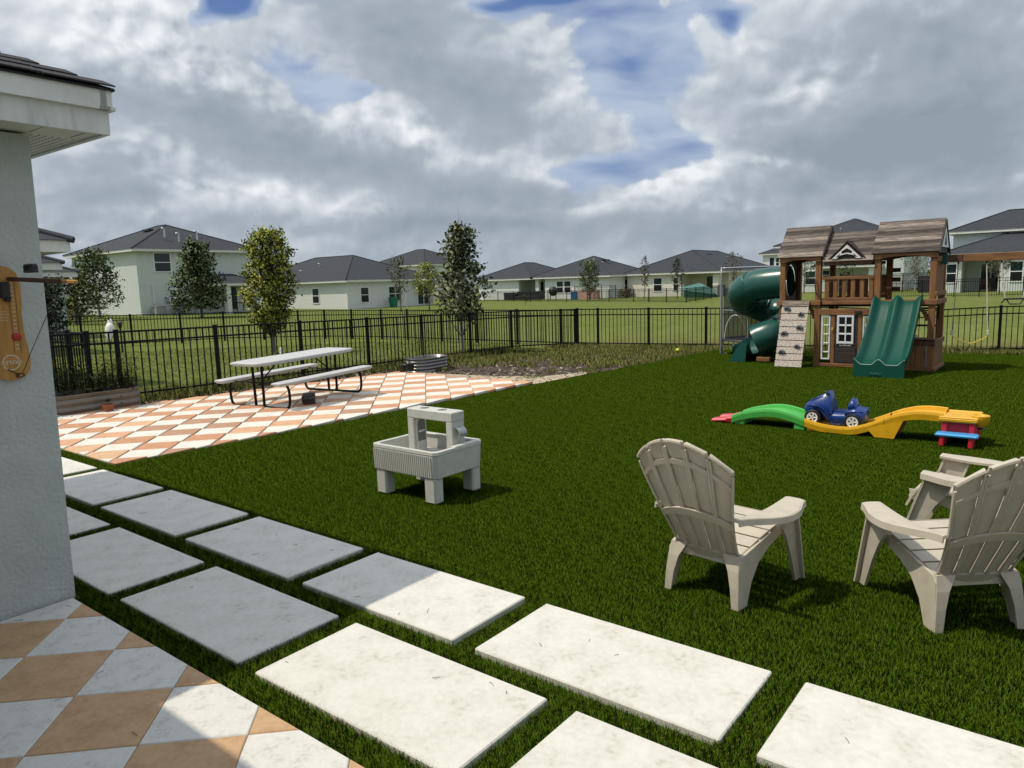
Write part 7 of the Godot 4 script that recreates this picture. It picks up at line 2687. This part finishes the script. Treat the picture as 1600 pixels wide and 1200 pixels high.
	for s in [-1, 1]:
		var em := MB.new(true)
		em.tube([Vector3(-0.15 + s * 0.05, 1.02, 0.02), Vector3(-0.17 + s * 0.13, 1.12, 0.02)], [0.03, 0.006], 6)
		part("ear", em.done(), M.dark_plastic, wd)
		var eye := MB.new(true)
		eye.lathe(Vector3(-0.13 + s * 0.035, 0.95, 0.10), [Vector2(0, -0.012), Vector2(0.014, 0), Vector2(0, 0.012)], 8)
		part("eye", eye.done(), M.dark_plastic, wd)
	var pm := MB.new(true)
	pm.tube([Vector3(0, 0, 0), Vector3(0.02, 0.35, 0)], 0.02, 6)
	part("stake", pm.done(), M.dark_plastic, wd)
	var dd := thing("garden_decoy", "dark horned garden decoy on a post right of the white decoy", "garden decoy", P(-24.47, 10.68, ground(-24.47, 10.68)), Basis(Vector3.UP, -0.9))
	var p2 := MB.new(true)
	p2.tube([Vector3(0, 0, 0), Vector3(0, 0.80, 0)], 0.03, 7)
	part("post", p2.done(), M.dark_plastic, dd)
	var h2 := MB.new(true)
	h2.lathe(Vector3(0, 0.90, 0), [Vector2(0, -0.14), Vector2(0.05, -0.10), Vector2(0.075, 0.02), Vector2(0.05, 0.09), Vector2(0, 0.11)], 10)
	part("head", h2.done(), M.dark_brown, dd)
	var br := MB.new()
	br.cbox(Vector3(0, 0.955, 0.05), Vector3(0.11, 0.025, 0.05), 0.006)
	br.cbox(Vector3(-0.11, 0.80, 0.05), Vector3(0.018, 0.19, 0.03), 0.005, Basis(Vector3(0, 0, 1), -0.8))
	part("white_mark", br.done(), M.white_paint, dd)
	for s in [-1, 1]:
		var hn := MB.new(true)
		hn.tube(arc([Vector3(s * 0.05, 0.96, 0), Vector3(s * 0.14, 0.97, 0), Vector3(s * 0.18, 1.06, 0)], 3), 0.016, 6)
		part("horn", hn.done(), M.dark_plastic, dd)
	var bl := MeshInstance3D.new()
	bl.name = "ball"
	var bm := MB.new(true)
	var pr := []
	for k in 11:
		pr.append(Vector2(sin(PI * k / 10.0) * 0.06, -cos(PI * k / 10.0) * 0.052))
	bm.lathe(Vector3.ZERO, pr, 16)
	bl.mesh = bm.done()
	bl.material_override = M.ball_yellow
	add_child(bl)
	bl.position = P(-8.75, 18.42, terr(-8.75, 18.42) + 0.05)
	tag(bl, "yellow-green ball lying in the weeds by the far turf edge", "ball")


# ---------------------------------------------------------------- grass, weeds, chips


func build_ground_cover() -> void:
	var greens := [Color(0.13, 0.175, 0.040), Color(0.095, 0.135, 0.028), Color(0.175, 0.205, 0.06), Color(0.22, 0.215, 0.085)]
	var tuft := blade_patch(0.30, 150, 0.05, 0.16, 0.007, 0.045, greens, Color(0.26, 0.21, 0.10), 0.22, 9)
	var spots := []
	# long grass along the fences, thicker towards the pond corner
	for k in 620:
		var b := rng.randf_range(2.5, 17.4)
		var out := absf(rng.randfn(0, 0.30))
		spots.append([fence_a(b) - 0.55 + out * 1.2 + rough(0.15), b, rng.randf_range(0.8, 1.4), rng.randf_range(0.7, 1.5)])
	for k in 700:
		var a := rng.randf_range(-13.2, 2.5)
		spots.append([a, fence_b(a) + rng.randf_range(-0.55, 0.45), rng.randf_range(0.8, 1.4), rng.randf_range(0.6, 1.35)])
	for k in 900:   # weeds thinning out over the bed beyond the patio
		var b := rng.randf_range(11.6, 19.2)
		var a := lerpf(turf_edge(b) - 0.12, fence_a(b) + 0.1, rng.randf())
		if b > fence_b(a) - 0.1:
			continue
		var lush := sm(b, 13.0, 17.5) + sm(-a, 10.8, 12.4) * 0.5
		if rng.randf() < lush * 0.9 + 0.04:
			spots.append([a, b, rng.randf_range(0.7, 1.5), rng.randf_range(0.35, 0.9)])
	scatter("long_grass", tuft, spots, M.blade, -0.05)
	# mown lawn close behind the fence
	var mown := blade_patch(0.5, 170, 0.02, 0.045, 0.008, 0.035, [Color(0.25, 0.29, 0.080), Color(0.20, 0.24, 0.060), Color(0.30, 0.32, 0.11)], Color(0.40, 0.36, 0.19), 0.14, 12)
	spots = []
	for i in 46:
		for j in 46:
			var a := -29.0 + i * 0.5 + rough(0.1)
			var b := 2.0 + j * 0.5 + rough(0.1)
			if a < fence_a(b) - 0.6 and b < 19.0 and Vector2(a, b).length() < 27.0:
				spots.append([a, b, 1.05, rng.randf_range(0.7, 1.2)])
	scatter("mown_grass", mown, spots, M.blade, -0.01)
	# bark chips and dead leaves on the bed
	var r := RandomNumberGenerator.new()
	r.seed = 31
	var chips := MB.new(false, true)
	for k in 5200:
		var b := r.randf_range(2.6, 19.0)
		var a := 0.0
		if b < 11.0:
			a = r.randf_range(fence_a(b) + 0.05, -11.78)
		else:
			a = lerpf(turf_edge(b) - 0.08, fence_a(b), r.randf())
		if b > fence_b(a) - 0.05:
			continue
		var y := terr(a, b) - 0.055
		var brown: Color = [Color(0.045, 0.030, 0.020), Color(0.10, 0.072, 0.05), Color(0.19, 0.145, 0.10), Color(0.30, 0.25, 0.18)][r.randi() % 4]
		chips.col = brown * r.randf_range(0.7, 1.2)
		var s := r.randf_range(0.012, 0.035)
		var q := Basis.from_euler(Vector3(r.randf_range(-0.5, 0.5), r.randf() * TAU, r.randf_range(-0.5, 0.5)))
		var p := P(a, b, y + 0.008)
		var e0 := q * Vector3(s * 1.6, 0, 0)
		var e1 := q * Vector3(0, 0, s * 0.6)
		chips.quad(p - e0 - e1, p - e0 + e1, p + e0 + e1, p + e0 - e1)
	var o := structure("bark_chips", chips.done(), M.chip)
	o.set_meta("kind", "stuff")
	# a few stray fibres and leaf bits on the slabs and turf
	var bits := MB.new(false, true)
	for k in 90:
		var a := r.randf_range(-6.5, 1.5)
		var b := r.randf_range(0.6, 3.0)
		if not on_slab(a, b, -0.02) and b > 1.5:
			continue
		bits.col = [Color(0.05, 0.045, 0.03), Color(0.16, 0.13, 0.06), Color(0.03, 0.05, 0.015)][r.randi() % 3]
		var p := P(a, b, 0.003)
		var dir := Vector3(r.randf() - 0.5, 0, r.randf() - 0.5).normalized()
		var l := r.randf_range(0.008, 0.028)
		bits.tube(arc([p, p + dir * l + Vector3(r.randf() - 0.5, 0.3, r.randf() - 0.5) * l * 0.4, p + dir * l * 2.0], 2), 0.0011, 4, false)
	o = structure("leaf_litter", bits.done(), M.chip)
	o.set_meta("kind", "stuff")
